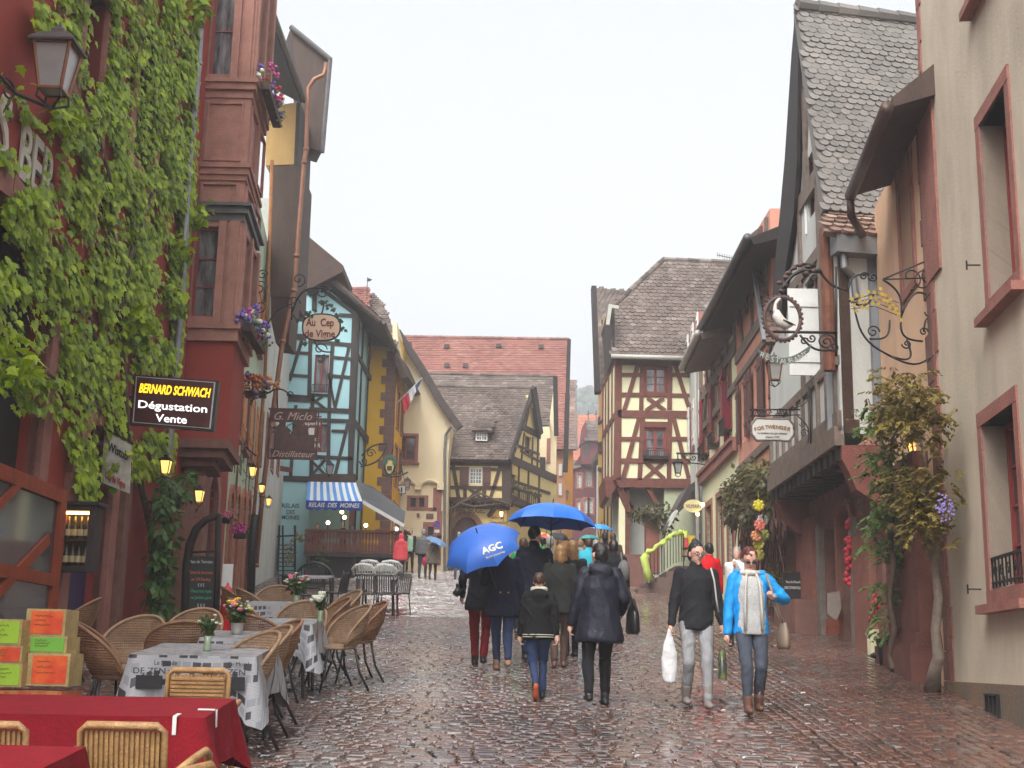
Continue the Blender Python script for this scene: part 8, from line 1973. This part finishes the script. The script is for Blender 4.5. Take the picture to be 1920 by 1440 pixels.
 if collar not in (None, 'low'):
  mb = MB(); mb.tube([S(.085 * math.cos(t), -.01 + .08 * math.sin(t), 1.435 if open_ else 1.475) for t in [k * PI / 8 for k in range(17)]], (.03 if open_ else .042) * s, 8); fuse(mb, 'collar', collar, r, vx, 2, .004, 30)
 place(r, x if x is not None else xg(px, y, .85), y, rz, False, dz)
 r['_s'] = s
 return r, s
def onp(r, mb, name, m, smooth=True):   # child mesh given in the person's own frame
 o = mb.build(name, m, None, smooth); o.parent = r; return o
def top_thing(r, mb, name, m, label, cat, smooth=True, group=None, cr=0.0):
 """a separate thing built in the frame of a person"""
 if cr: mb.v = [tuple(Vector(v) + noise.noise_vector(Vector(v) * 13) * cr + noise.noise_vector(Vector(v) * 31) * cr * .5) for v in mb.v]
 M = Matrix.Translation(r.location) @ r.rotation_euler.to_matrix().to_4x4(); mb.v = [tuple(M @ Vector(v)) for v in mb.v]
 return base_thing(mb, name, m, label, cat, group, smooth)
D = lambda n, c, **k: cloth(n, c, .72 if max(c) < 70 else .9, sheen=0, **k)
T_black = D('black_softshell', (42, 42, 46)); T_navy = D('navy_wool', (34, 38, 62)); T_rain = D('dark_navy_raincoat', (42, 44, 58), rough=.45); T_green = D('dark_green_jacket', (44, 46, 44)); T_grey = D('grey_jersey', (112, 112, 112))
L_grey = D('light_grey_denim', (150, 150, 152)); L_slate = D('slate_denim', (72, 78, 90)); L_blue = D('blue_denim', (52, 66, 100)); L_black = D('black_trousers', (30, 29, 33)); L_red = D('brick_red_trousers', (132, 30, 36)); L_brown = D('brown_trousers', (92, 74, 64)); L_navy = D('navy_denim', (40, 46, 70))
S_blk = mat('black_shoe', (.02, .02, .02), .4); S_brn = mat('brown_shoe', (.13, .06, .04), .5); S_tau = mat('taupe_boot', (.22, .19, .17), .7)
# two women walking towards the camera
a_, s = person('woman in black jacket and light grey jeans, talking, white carrier bag in hand', 1306, 13.2, 1.66, PI, ((-.08, .2, 0), (.10, -.12, .03)), ((-.25, .1, .86), (.27, .05, .84)), T_black, .80, 1.02, L_grey, S_tau, H_bk, 'bun', 1, True, None, look=(-.3, -.15), shoe_h=.22)
mb = MB(); mb.tube([Vector(q) * s for q in ((-.14, .1, 1.43), (-.17, .125, 1.3), (-.19, .13, 1.1), (-.22, .1, .95))], .009, 6); onp(a_, mb, 'bag_strap', mat('cream_strap', (.5, .47, .4), .7))
mb = MB(); loft(mb, [(.25 + .025 * k, .078 * min(1, .75 + k * .1) * (1 - max(0, k - 12) * .095), (.05 - .002 * k), .29, .1) for k in range(22)], 28); top_thing(a_, mb, 'carrier_bag', mat('white_plastic', (.6, .6, .6), .35, var=.1, scale=14, bump=.6, bscale=18), 'crumpled white plastic carrier bag hanging from the hand of the woman in black', 'bag', cr=.009)
T_cyan = D('bright_blue_jacket', (28, 150, 222), rough=.5)
b_, s = person('woman with auburn hair in open bright blue jacket looking down at the pavement', 1408, 12.9, 1.62, PI, ((-.07, -.06, .02), (.07, .14, 0)), ((-.20, .22, 1.18), (.26, .06, .80)), T_cyan, .80, 1.05, L_slate, S_brn, H_au, 'crop', 1, 'sun', mat('cream_scarf', (.55, .53, .48), .9, var=.1, scale=40, bump=.6, bscale=80), look=(0, -.45), open_=mat('white_lace_top', (.45, .45, .44), .9, var=.25, scale=70, bump=.5, bscale=120), shoe_h=.1, elbow_out=1.2)
mb = MB()
for g in (-1, 1): mb.tube([Vector((g * .05, .085, 1.42)) * s, Vector((g * .075, .135, 1.28)) * s, Vector((g * .085, .15, 1.08)) * s, Vector((g * .09, .15, .84)) * s], [.03, .032, .035, .03], 8, flat=.4)
onp(b_, mb, 'scarf_end', MATS['cream_scarf'])
mb = MB(); mb.tube([Vector((.13 * math.cos(t), -.03 + .11 * math.sin(t), 1.42 + .03 * math.sin(t * 2 + 1))) * s for t in [PI * (.88 + 1.24 * k / 14) for k in range(15)]], [.02] + [.045] * 13 + [.02], 8, flat=.6); onp(b_, mb, 'jacket_collar', T_cyan)
mb = MB(); mb.tube([Vector(q) * s for q in ((-.15, .1, 1.42), (-.2, .2, 1.2), (-.27, .16, 1.0), (-.32, .08, .92), (-.3, -.08, 1.0), (-.16, -.1, 1.4))], .012, 6); loft(mb, [(z * s, a, b, -.33 * s, .03) for z, a, b in ((.66, .05, .12), (.69, .06, .16), (.8, .055, .15), (.93, .02, .11))]); top_thing(b_, mb, 'shoulder_bag', mat('beige_leather', (.24, .18, .13), .55), 'slouchy beige shoulder bag carried by the woman in bright blue', 'bag')
mb = MB(); loft(mb, [(z, .045, .045, .30, .06) for z in (.33, .345, .48)] + [(.50, .03, .03, .30, .06), (.6, .016, .016, .30, .06)]); mb.tube([(.26, .06, .5), (.29, .06, .72)], .006, 5); mb.tube([(.34, .06, .5), (.31, .06, .72)], .006, 5); top_thing(b_, mb, 'bottle_bag', mat('olive_bottle_print', (.03, .035, .03), .3, col2=(.12, .17, .04), scale=9), 'narrow dark bag with wine bottle hanging beside the blue jacket', 'bag')
# the group walking away
c_, s = person('stout person in dark navy hooded raincoat and black trousers walking away', 1124, 13.25, 1.63, .1, ((-.15, -.26, .05), (.09, .16, 0)), ((-.30, .05, .84), (.26, .16, .98)), T_rain, .66, 1.28, L_black, S_blk, H_bk, 'short', 1, hood=True, look=(-.5, 0))
mb = MB(); loft(mb, [(z, a, b, .36, .08) for z, a, b in ((.72, .05, .13), (.75, .07, .17), (.92, .06, .15), (1.08, .02, .06))]); mb.tube([(.36, .2, .95), (.33, .15, 1.12), (.22, .05, 1.38), (.3, -.02, 1.15), (.36, -.05, .95)], .011, 6); top_thing(c_, mb, 'handbag', mat('black_leather', (.015, .015, .016), .3), 'black leather handbag hanging from the shoulder of the stout person', 'bag')
d_, s = person('small boy in black jacket with fleece collar and blue jeans, one sole lifted', 1010, 13.7, 1.30, .05, ((-.05, -.28, .10), (.07, .12, 0)), ((-.24, .1, .86), (.25, -.05, .86)), D('black_quilt', (32, 32, 33)), .80, 1.22, L_blue, S_blk, H_br, 'crop', 1, collar=mat('cream_fleece', (.5, .48, .38), .95, bump=.8, bscale=60), hood=True, rig=mat('orange_sole', (.5, .10, .03), .5))
mb = MB()
for z in (.83, .86): mb.tube([Vector((.218 * math.cos(t), -.012 + .172 * math.sin(t), z)) * s for t in [k * PI / 16 for k in range(33)]], .006, 5)
onp(d_, mb, 'hem_stripe', mat('cream_fleece', (.5, .48, .38), .95))
e_, s = person('person in navy jacket and blue jeans under the tilted blue umbrella', 943, 16.3, 1.66, .1, ((-.04, .26, 0), (.05, -.28, .05)), ((-.2, .22, 1.15), (.25, .05, .82)), T_navy, .68, 1.12, L_blue, mat('tan_shoe', (.35, .2, .13), .6), H_gr, 'short', 1, look=(.5, 0))
mb = MB()
for x in (-.05, .05): mb.ell(Vector((x, -.165, .98)) * s, .012, 6, 5)
onp(e_, mb, 'button', M_gold)
f_, s = person('person in dark coat and brick red trousers walking under the tilted blue umbrella', 902, 16.8, 1.68, -.05, ((-.08, .24, 0), (.06, -.2, .03)), ((-.26, .08, .9), (.2, .2, 1.1)), D('midnight_coat', (28, 30, 44)), .72, 1.05, L_red, S_blk, H_gr, 'short', 1)
mb = MB(); mb.tube([(-.2, .05, 1.3), (-.27, .0, 1.1), (-.28, 0, .98)], .006, 5); mb.tube([(-.28, -.02, .98), (-.33, -.06, .90)], .045, 10); mb.box((-.27, 0, 1.0), (.12, .07, .09)); top_thing(f_, mb, 'camera', M_blk, 'black camera with long lens hanging beside the dark coat', 'camera')
person('tall dark haired man in navy coat holding the largest umbrella', 1000, 17.6, 1.80, .1, ((-.1, -.1, 0), (.1, .15, 0)), ((-.25, .05, .85), (.16, .25, 1.25)), D('navy_coat', (30, 34, 52)), .62, 1.12, L_navy, S_blk, H_bk, 'crop', 2, look=(.7, 0))
person('woman with shoulder length blonde hair in dark green jacket and brown trousers', 1050, 16.8, 1.57, -.02, ((-.07, -.06, 0), (.06, .12, 0)), ((-.2, .15, .95), (.2, .18, 1.0)), T_green, .74, 1.15, L_brown, S_brn, H_bl, 'bob', 2, shoe_h=.25)
person('woman with long straight blonde hair behind the shorter haired one', 1072, 18.2, 1.62, .2, top=D('charcoal_coat', (40, 42, 46)), hem=.7, leg=L_black, shoe=S_blk, hair=H_bl, hs='long', q=2)
j_, s = person('person in black padded coat with pale grey backpack near the corner plinth', 1150, 20.5, 1.62, .1, top=L_black, hem=.7, leg=L_black, shoe=S_blk, hair=H_bk, q=2, wide=1.15)
mb = MB(); mb.ell((.13, -.2, 1.12), (.1, .1, .18), 12, 8); mb.tube([(.12, -.1, 1.3), (.12, .0, 1.42), (.13, .1, 1.3)], .018, 6); top_thing(j_, mb, 'backpack', T_grey, 'pale grey backpack on the back of the black padded coat', 'backpack')
# farther passers-by
cg = 'people walking in the distance'
G = lambda l, px, y, H, top, leg, hair=H_br, rz=0.0, **k: person(l, px, y, H, rz, top=top, leg=leg, shoe=S_blk, hair=hair, q=0, group=cg, **k)
G('woman in bright coral pink hooded coat and blue jeans by the terrace', 751, 42.8, 1.55, D('coral_coat', (250, 92, 100)), L_blue, hood='up', rz=.2, wide=1.2, hem=.72)
G('man in dark jacket over pale green shirt, standing facing down the street', 769, 50.5, 1.72, T_green, L_black, H_gr, PI, open_=D('mint_shirt', (170, 215, 180)), hem=.8, wide=1.15)
G('man in plain grey pullover walking away beside the beige coat', 793, 45.3, 1.72, T_grey, L_slate, H_gr, wide=1.3, hem=.82)
k_, s = G('woman in short beige coat walking under the small pale blue umbrella', 812, 44.0, 1.5, D('beige_coat', (150, 140, 125)), L_brown, H_bk, wide=1.25, hem=.62)
mb = MB(); mb.ell((-.28, 0, .62), (.1, .07, .16), 10, 8); mb.tube([(-.28, 0, .75), (-.25, 0, .84)], .015, 5); top_thing(k_, mb, 'shopping_bag', mat('raspberry_bag', (.5, .03, .09), .6), 'raspberry red bag carried by the woman in beige coat', 'bag')
G('person in dark clothes with walking stick near the wine house arch', 860, 45.0, 1.65, T_navy, L_slate, H_gr, wide=1.2)
G('person in brown coat standing under the wine house arch', 878, 49, 1.68, L_brown, L_black, H_br, PI)
cy = D('turquoise_jacket', (60, 180, 200)); gn = D('grass_green_jacket', (40, 140, 80)); vi = D('violet_blue_jacket', (62, 62, 130)); bg_ = D('sand_jacket', (120, 105, 88))
for l, px, y, H, t_, lg, hr in (('person in grass green jacket behind the tall man', 980, 22, 1.62, gn, L_black, H_br), ('person in grey pullover walking ahead of the blonde woman', 1030, 23, 1.66, T_grey, L_black, H_gr), ('person in turquoise jacket in the middle of the far crowd', 1104, 26, 1.62, cy, L_black, H_br),
 ('person in violet blue jacket right of the turquoise one', 1117, 27.5, 1.58, vi, L_navy, H_gr), ('person in black coat left of the corner house plinth', 1134, 29, 1.74, L_black, L_black, H_bk), ('person in brown coat at the right end of the far crowd', 1149, 31, 1.72, L_brown, L_black, H_br), ('person in sand coloured jacket under the teal umbrella', 1096, 33, 1.66, bg_, L_slate, H_br),
 ('person in bright green jacket left of the black umbrella', 1018, 29, 1.62, gn, L_slate, H_bk), ('person in white and navy jacket at the heart of the crowd', 1088, 30, 1.56, D('white_navy_jacket', (150, 155, 165)), L_navy, H_bl), ('dark clad person far back between the two biggest umbrellas', 996, 35, 1.68, T_black, L_black, H_bk), ('person in dark olive coat beside the corner pier', 1142, 25, 1.5, T_green, L_brown, H_br),
 ('person in deep blue coat just left of the violet jacket', 1070, 27, 1.6, T_navy, L_blue, H_bk), ('dark haired child sized person in front of the violet jacket', 1124, 23, 1.42, L_brown, L_black, H_br)): G(l, px, y, H, t_, lg, hr, wide=1.15, hem=.75)
G('man in white polo shirt with hand at his mouth outside the shop', 1383, 20.2, 1.56, D('white_polo', (225, 228, 230)), L_black, H_gr, PI - .3, hands=((-.26, .05, .85), (.02, .26, 1.45)), wide=1.15, hem=.85)
G('person with bright red jacket mostly hidden behind the woman in black', 1330, 21.5, 1.6, D('scarlet_jacket', (215, 25, 35)), L_black, H_bk, .3, wide=1.0)
for l, px, t_, hr, dz in (('seated guest in red pullover behind the terrace railing', 592, D('red_pullover', (170, 25, 35)), H_br, .36), ('seated bald guest in dark pullover behind the terrace railing', 642, T_black, M_skin, .4)): 
 r, s = G(l, px, 45.3, 1.5, t_, L_black, hr, PI, dz=dz - .0, hands=((-.15, .3, 1.1), (.12, .25, 1.3)))
#  umbrellas
def umbrella(label, P, R_, axis, m, m2=None, n=8, hold=.75, deep=.42, edge=.05):
 P = Vector(P); ax = Vector(axis).normalized(); q = ax.to_track_quat('Z', 'Y').to_matrix(); r = empty('umbrella', P - ax * hold, label, 'umbrella'); L_ = 6
 mb = MB(); mi = MB(); 
 def pt(k, j, sub=0.0):
  a = 2 * PI * (k + sub) / n; f = j / L_; sag = 1 - .13 * f * math.sin(PI * sub); rr = R_ * math.sin(f * R(78)) / math.sin(R(78)) * sag
  return P + q @ Vector((rr * math.cos(a), rr * math.sin(a), -deep * R_ * (1 - math.cos(f * R(78))) / .79 + (.03 * R_ * f * math.sin(PI * sub))))
 for k in range(n):
  b = mi if (m2 and k % 2) else mb
  b.add([pt(k, j, t / 4) for j in range(L_ + 1) for t in range(5)], [(j * 5 + t, j * 5 + 5 + t, j * 5 + 6 + t, j * 5 + 1 + t) for j in range(L_) for t in range(4)])
 cn = mb.build('canopy', m, r, smooth=True)
 if m2: mi.build('canopy_panel', m2, r, smooth=True)
 mb = MB()
 for k in range(n): mb.tube([pt(k, j) - ax * .012 for j in range(L_ + 1)], .005, 4); mb.tube([pt(k, 3) - ax * .01, P - ax * .30], .003, 4)
 mb.build('rib', M_blk, r)
 mb = MB(); mb.tube([P + ax * .07, P - ax * hold], .008, 6); mb.tube([P - ax * hold, P - ax * (hold + .1)], .016, 8); mb.build('shaft', M_blk, r)
 return r, q
def ucl(n, c): return mat(n, tuple(v * .9 for v in s2l(c)), .42, var=.08, scale=4, spec=.5, trans=.0)
um = at_y(895, 999, 15.7); ax = Vector((-.38, -.72, 1)); uo, q = umbrella('tilted royal blue umbrella with white printed letters, lower left one of the pair', um, .50, ax, ucl('royal_blue_nylon', (56, 112, 208)), hold=.85, deep=.5)
yq = 15.35; d1 = (at_y(945, 1018, yq - .05) - at_y(905, 1035, yq - .1)).normalized(); 
axn = Vector(ax).normalized(); pn = (EYE - um).normalized()
for t, x, yv, h_, w_ in (('AGC', 922, 1028, .085, .255), ('GLASS UNLIMITED', 929, 1041, .018, .24)):
 P_ = at_y(x, yv, 15.13 + (0 if h_ > .05 else -.03)); dx = Vector((.93, .12, .34)).normalized(); nz = Vector((.18, -.95, .5)).normalized(); uz_ = nz.cross(dx) ; text(t, P_, dx, uz_ if uz_.z > 0 else -uz_, h_, M_txt_white, uo, width=w_, bold=.03 if h_ > .05 else 0, ext=.012)
umbrella('largest bright blue golf umbrella held above the tall man', at_y(1037, 945, 17.4), .60, (.05, .05, 1), ucl('bright_blue_nylon', (42, 118, 222)), hold=.75, deep=.46)
umbrella('small sky blue umbrella right of the largest one', at_y(1128, 983, 26), .24, (.1, -.1, 1), ucl('sky_blue_nylon', (50, 150, 225)), hold=.6)
umbrella('teal green umbrella above the far crowd', at_y(1105, 1003, 33), .27, (0, 0, 1), ucl('teal_nylon', (40, 150, 145)))
umbrella('small violet blue umbrella deep in the crowd', at_y(1075, 1014, 34), .16, (0, 0, 1), ucl('violet_nylon', (80, 80, 180)))
umbrella('umbrella with alternating red and yellow panels', at_y(1024, 1000, 28), .21, (.3, -.2, 1), ucl('red_nylon', (220, 40, 40)), ucl('yellow_nylon', (240, 210, 60)))
umbrella('plain black umbrella beside the red and yellow one', at_y(1050, 1000, 26), .21, (.2, -.4, 1), ucl('black_nylon', (28, 26, 30)))
umbrella('pale dusty blue umbrella over the beige coat', at_y(822, 1010, 43.6), .42, (.45, -.15, 1), ucl('dusty_blue_nylon', (110, 150, 200)), deep=.4)
# ground
import array
def ground_sheet():
 mb = MB(); xs = [-60, -12, 12, 60]
 ys = [-20, 8, 60, 90, 300]
 vs = [(x, y, gz(y) - .03) for y in ys for x in xs]; fs = []
 for j in range(len(ys) - 1):
  for i in range(3): fs.append((j * 4 + i, j * 4 + i + 1, (j + 1) * 4 + i + 1, (j + 1) * 4 + i))
 mb.add(vs, fs)
 o = mb.build('ground', mat('wet_joint_sand', (.035, .03, .028), .35, col2=(.07, .055, .045), scale=1.5, bump=.6, bscale=14), None); tag(o, kind='structure')
ground_sheet()
def wet_stone():
 m = bpy.data.materials.new('wet_cobble'); m.use_nodes = True; nt = m.node_tree; N = nt.nodes; L = nt.links; b = N['Principled BSDF']
 tc = N.new('ShaderNodeTexCoord')
 at = N.new('ShaderNodeAttribute'); at.attribute_name = 'rnd'
 r1 = N.new('ShaderNodeValToRGB'); e = r1.color_ramp.elements
 e[0].position = 0; e[0].color = (.06, .045, .042, 1); e[1].position = 1; e[1].color = (.19, .165, .155, 1)
 for p, c in ((.3, (.11, .068, .056, 1)), (.55, (.17, .082, .06, 1)), (.75, (.14, .115, .103, 1))): q = e.new(p); q.color = c
 L.new(at.outputs['Fac'], r1.inputs[0])
 no = N.new('ShaderNodeTexNoise'); no.inputs['Scale'].default_value = .35; no.inputs['Detail'].default_value = 4
 L.new(tc.outputs['Object'], no.inputs['Vector'])
 r2 = N.new('ShaderNodeMapRange'); r2.inputs[1].default_value = .35; r2.inputs[2].default_value = .65; r2.inputs[3].default_value = .6; r2.inputs[4].default_value = 1.1
 L.new(no.outputs['Fac'], r2.inputs[0])
 n2 = N.new('ShaderNodeTexNoise'); n2.inputs['Scale'].default_value = 30; n2.inputs['Detail'].default_value = 4
 L.new(tc.outputs['Object'], n2.inputs['Vector'])
 r3 = N.new('ShaderNodeMapRange'); r3.inputs[3].default_value = .8; r3.inputs[4].default_value = 1.2; L.new(n2.outputs['Fac'], r3.inputs[0])
 mu = N.new('ShaderNodeMath'); mu.operation = 'MULTIPLY'; L.new(r2.outputs[0], mu.inputs[0]); L.new(r3.outputs[0], mu.inputs[1])
 sc_ = N.new('ShaderNodeVectorMath'); sc_.operation = 'SCALE'; L.new(r1.outputs[0], sc_.inputs[0]); L.new(mu.outputs[0], sc_.inputs['Scale'])
 L.new(sc_.outputs[0], b.inputs['Base Color'])
 n4 = N.new('ShaderNodeTexNoise'); n4.inputs['Scale'].default_value = 1.1; n4.inputs['Detail'].default_value = 5; L.new(tc.outputs['Object'], n4.inputs['Vector'])
 r4 = N.new('ShaderNodeMapRange'); r4.inputs[1].default_value = .35; r4.inputs[2].default_value = .65; r4.inputs[3].default_value = .08; r4.inputs[4].default_value = .30
 L.new(n4.outputs['Fac'], r4.inputs[0]); L.new(r4.outputs[0], b.inputs['Roughness'])
 b.inputs['Specular IOR Level'].default_value = .75; b.inputs['Coat Weight'].default_value = .45; b.inputs['Coat Roughness'].default_value = .12
 n5 = N.new('ShaderNodeTexNoise'); n5.inputs['Scale'].default_value = 22; n5.inputs['Detail'].default_value = 3; L.new(tc.outputs['Object'], n5.inputs['Vector'])
 bu = N.new('ShaderNodeBump'); bu.inputs['Strength'].default_value = .15; bu.inputs['Distance'].default_value = .008; L.new(n5.outputs['Fac'], bu.inputs['Height']); L.new(bu.outputs[0], b.inputs['Normal'])
 return m
def cobbles():
 rg = random.Random(21); mb = MB(); sn = 1 / math.sqrt(1 + SL * SL)
 nrm = Vector((0, -SL * sn, sn)); fy = Vector((0, sn, SL * sn)); fx = Vector((1, 0, 0))
 def stone_(cx, cy, w, l, cr, ang, simple):
  h = rg.uniform(-.004, .005); c = Vector((cx, cy, gz(cy))) + nrm * h
  ca, sa = math.cos(ang), math.sin(ang); X = fx * ca + fy * sa; Y = fy * ca - fx * sa
  tx, ty = rg.gauss(0, .016), rg.gauss(0, .016)
  mb.cr = cr
  hw, hl = w / 2, l / 2; j = .1
  def P(a, b, d): return c + X * (a * hw) + Y * (b * hl) + nrm * (-d + a * tx * hw + b * ty * hl)
  if simple:
   vs = [P(a, b, .0) for a, b in ((-.78, -.78), (.78, -.78), (.78, .78), (-.78, .78))] + [P(a, b, .022) for a, b in ((-1, -1), (1, -1), (1, 1), (-1, 1))]
   mb.add(vs, [(0, 1, 2, 3), (4, 5, 1, 0), (5, 6, 2, 1), (6, 7, 3, 2), (7, 4, 0, 3)])
  else:
   t = [(a + rg.uniform(-j, j) * .6, b + rg.uniform(-j, j) * .6) for a, b in ((-.55, -.8), (.55, -.8), (.8, -.5), (.8, .5), (.55, .8), (-.55, .8), (-.8, .5), (-.8, -.5))]
   k = 1.22
   vs = [P(a * .8, b * .8, -.001) for a, b in t] + [P(a * 1.06, b * 1.06, .003) for a, b in t] + [P(a * k, b * k, .02) for a, b in t]
   fs = [tuple(range(8))]
   for r_ in (0, 8):
    for q in range(8): fs.append((r_ + 8 + q, r_ + 8 + (q + 1) % 8, r_ + (q + 1) % 8, r_ + q))
   mb.add(vs, fs)
 def edge(y): return 2.15 - .018 * (y - 9.5)        # gutter line on the right
 y = 6.8; row = 0
 def edgeR(y): return 2.35 if y < 9 else 2.35 + (y - 9) * .012
 while y < 62:
  h = (.105 if y < 30 else .14) * rg.uniform(.85, 1.15); x = -7.5 + rg.uniform(0, .1) - (2.2 if y > 30 else 0); wave = 0
  xe = edgeR(y)
  while x < (xe if y < 41 else 6):
   w = rg.uniform(.11, .22) * (1 if y < 30 else 1.3)
   cx = x + w / 2; cy = y + .06 * math.sin(cx * .8 + y * .5) + .05 * math.sin(cx * 2.1 + 1)
   patch = noise.noise(Vector((cx * .35, cy * .25, 1.7)))
   cr = min(1, max(.02, .5 + patch * .55 + rg.gauss(0, .17)))
   stone_(cx, cy, w * .98, h * .98, cr, rg.uniform(-.03, .03), y > 26); x += w
  y += h; row += 1
 # right-hand strip: courses run with the street
 x = 2.42; xs_ = []
 k = 0
 while x < 6.2:
  w = rg.uniform(.09, .125); y = 7.0 + rg.uniform(0, .2)
  while y < 41:
   l = rg.uniform(.15, .30); ex = edgeR(y) - 2.35; cx = x + ex + .04 * math.sin(y * .6)
   pl_ = noise.noise(Vector((cx * .5, y * .2, 7.7)))
   cr = min(1, max(.02, .47 + pl_ * .4 + rg.gauss(0, .13)))
   if cx < 5.9 and not (y < 17 and cx > 4.9 + (y - 12) * .1):
    stone_(cx, y + l / 2, w * .96, l * .97, cr, rg.uniform(-.05, .05), y > 24)
   y += l
  x += w; k += 1
 o = mb.build('road', wet_stone(), None, smooth=False); tag(o, kind='structure')
 # pale gutter joint
 mb = MB()
 for i in range(60):
  y0 = 7 + i * .6; y1 = y0 + .6
  for dx in (.0,):
   a = edgeR(y0) + dx; b = edgeR(y1) + dx
   mb.poly([(a, y0, gz(y0) - .01), (a + .07, y0, gz(y0) - .01), (b + .07, y1, gz(y1) - .01), (b, y1, gz(y1) - .01)])
 o = mb.build('gutter_strip', mat('wet_gutter', (.22, .2, .18), .12, var=.3, scale=12, bump=.5, bscale=20), None); tag(o, kind='structure')
cobbles()
# wooded hill
def hill():
 mb = MB(); n = 46; vs = []; fs = []; rg = random.Random(2)
 def hz_(x, y):
  f = min(1, (y - 300) / 200); zr = 99 + (x - 30) * .11 + 5 * noise.noise(Vector((x * .02, 0, 2)))
  return 30 + (zr - 30) * math.sin(f * PI / 2) + (1 - f) * 4 * noise.noise(Vector((x * .03, y * .03, 1)))
 for j in range(12):
  for i in range(n): x = -230 + 560 * i / (n - 1); y = 300 + j * 20; vs.append((x, y, hz_(x, y) if j < 11 else 20))
 for j in range(11):
  for i in range(n - 1): fs.append((j * n + i, j * n + i + 1, (j + 1) * n + i + 1, (j + 1) * n + i))
 mb.add(vs, fs)
 o = mb.build('hill', mat('hill_green', (.05, .09, .03), .9, col2=(.03, .05, .02), scale=.05), None, smooth=True); tag(o, kind='structure')
 mb = MB()
 for k in range(260):
  x = rg.uniform(8, 75); y = rg.uniform(400, 505); z = hz_(x, y); mb.cr = rg.random() * .98 + .01; s_ = rg.uniform(1.5, 3.6)
  for q in range(9): mb.ell((x + rg.gauss(0, s_ * .4), y + rg.gauss(0, 1), z + rg.uniform(0, s_ * 1.6)), s_ * rg.uniform(.25, .6), 6, 4)
 o = mb.build('woodland', leafmat('far_woodland', [(.02, .045, .02), (.05, .09, .025), (.10, .16, .03)]), None); tag(o, kind='stuff')
# world
w = bpy.data.worlds.new('World'); sc.world = w; w.use_nodes = True
nt = w.node_tree; bg = nt.nodes['Background']
sky = nt.nodes.new('ShaderNodeTexSky'); sky.sky_type = 'NISHITA'; sky.sun_disc = False
sky.sun_elevation = R(52); sky.sun_rotation = R(205); sky.air_density = 1.0; sky.dust_density = 6.0; sky.ozone_density = 1.0
hsv = nt.nodes.new('ShaderNodeHueSaturation'); hsv.inputs['Saturation'].default_value = 0.12; hsv.inputs['Value'].default_value = 1.0
nt.links.new(sky.outputs[0], hsv.inputs['Color']); nt.links.new(hsv.outputs[0], bg.inputs[0]); bg.inputs[1].default_value = 0.15
sl_ = bpy.data.lights.new('sun', 'SUN'); sl_.energy = 0.5; sl_.angle = R(30); sl_.color = (1, .97, .93)
so = bpy.data.objects.new('sun', sl_); C.objects.link(so); so.rotation_euler = (R(38), 0, R(-25))
sc.view_settings.view_transform = 'Standard'; sc.view_settings.look = 'None'; sc.view_settings.gamma = 1
sc.view_settings.exposure = 1.35
sc.cycles.max_bounces = 6; sc.cycles.diffuse_bounces = 3; sc.cycles.glossy_bounces = 3; sc.cycles.transmission_bounces = 4; sc.cycles.use_denoising = True
# rain haze
def haze():
 mb = MB(); mb.box((20, 330, 72), (760, 760, 174))
 m = bpy.data.materials.new('haze_air'); m.use_nodes = True; nt = m.node_tree; nt.nodes.clear()
 o = nt.nodes.new('ShaderNodeOutputMaterial'); v = nt.nodes.new('ShaderNodeVolumePrincipled')
 v.inputs['Color'].default_value = (.85, .88, .92, 1); v.inputs['Density'].default_value = 0.0022; v.inputs['Anisotropy'].default_value = .2
 nt.links.new(v.outputs[0], o.inputs['Volume'])
 ob = mb.build('haze', m, None); tag(ob, kind='stuff')
haze(); hill()
sc.cycles.volume_bounces = 1
bpy.data.scenes.remove(_ts)
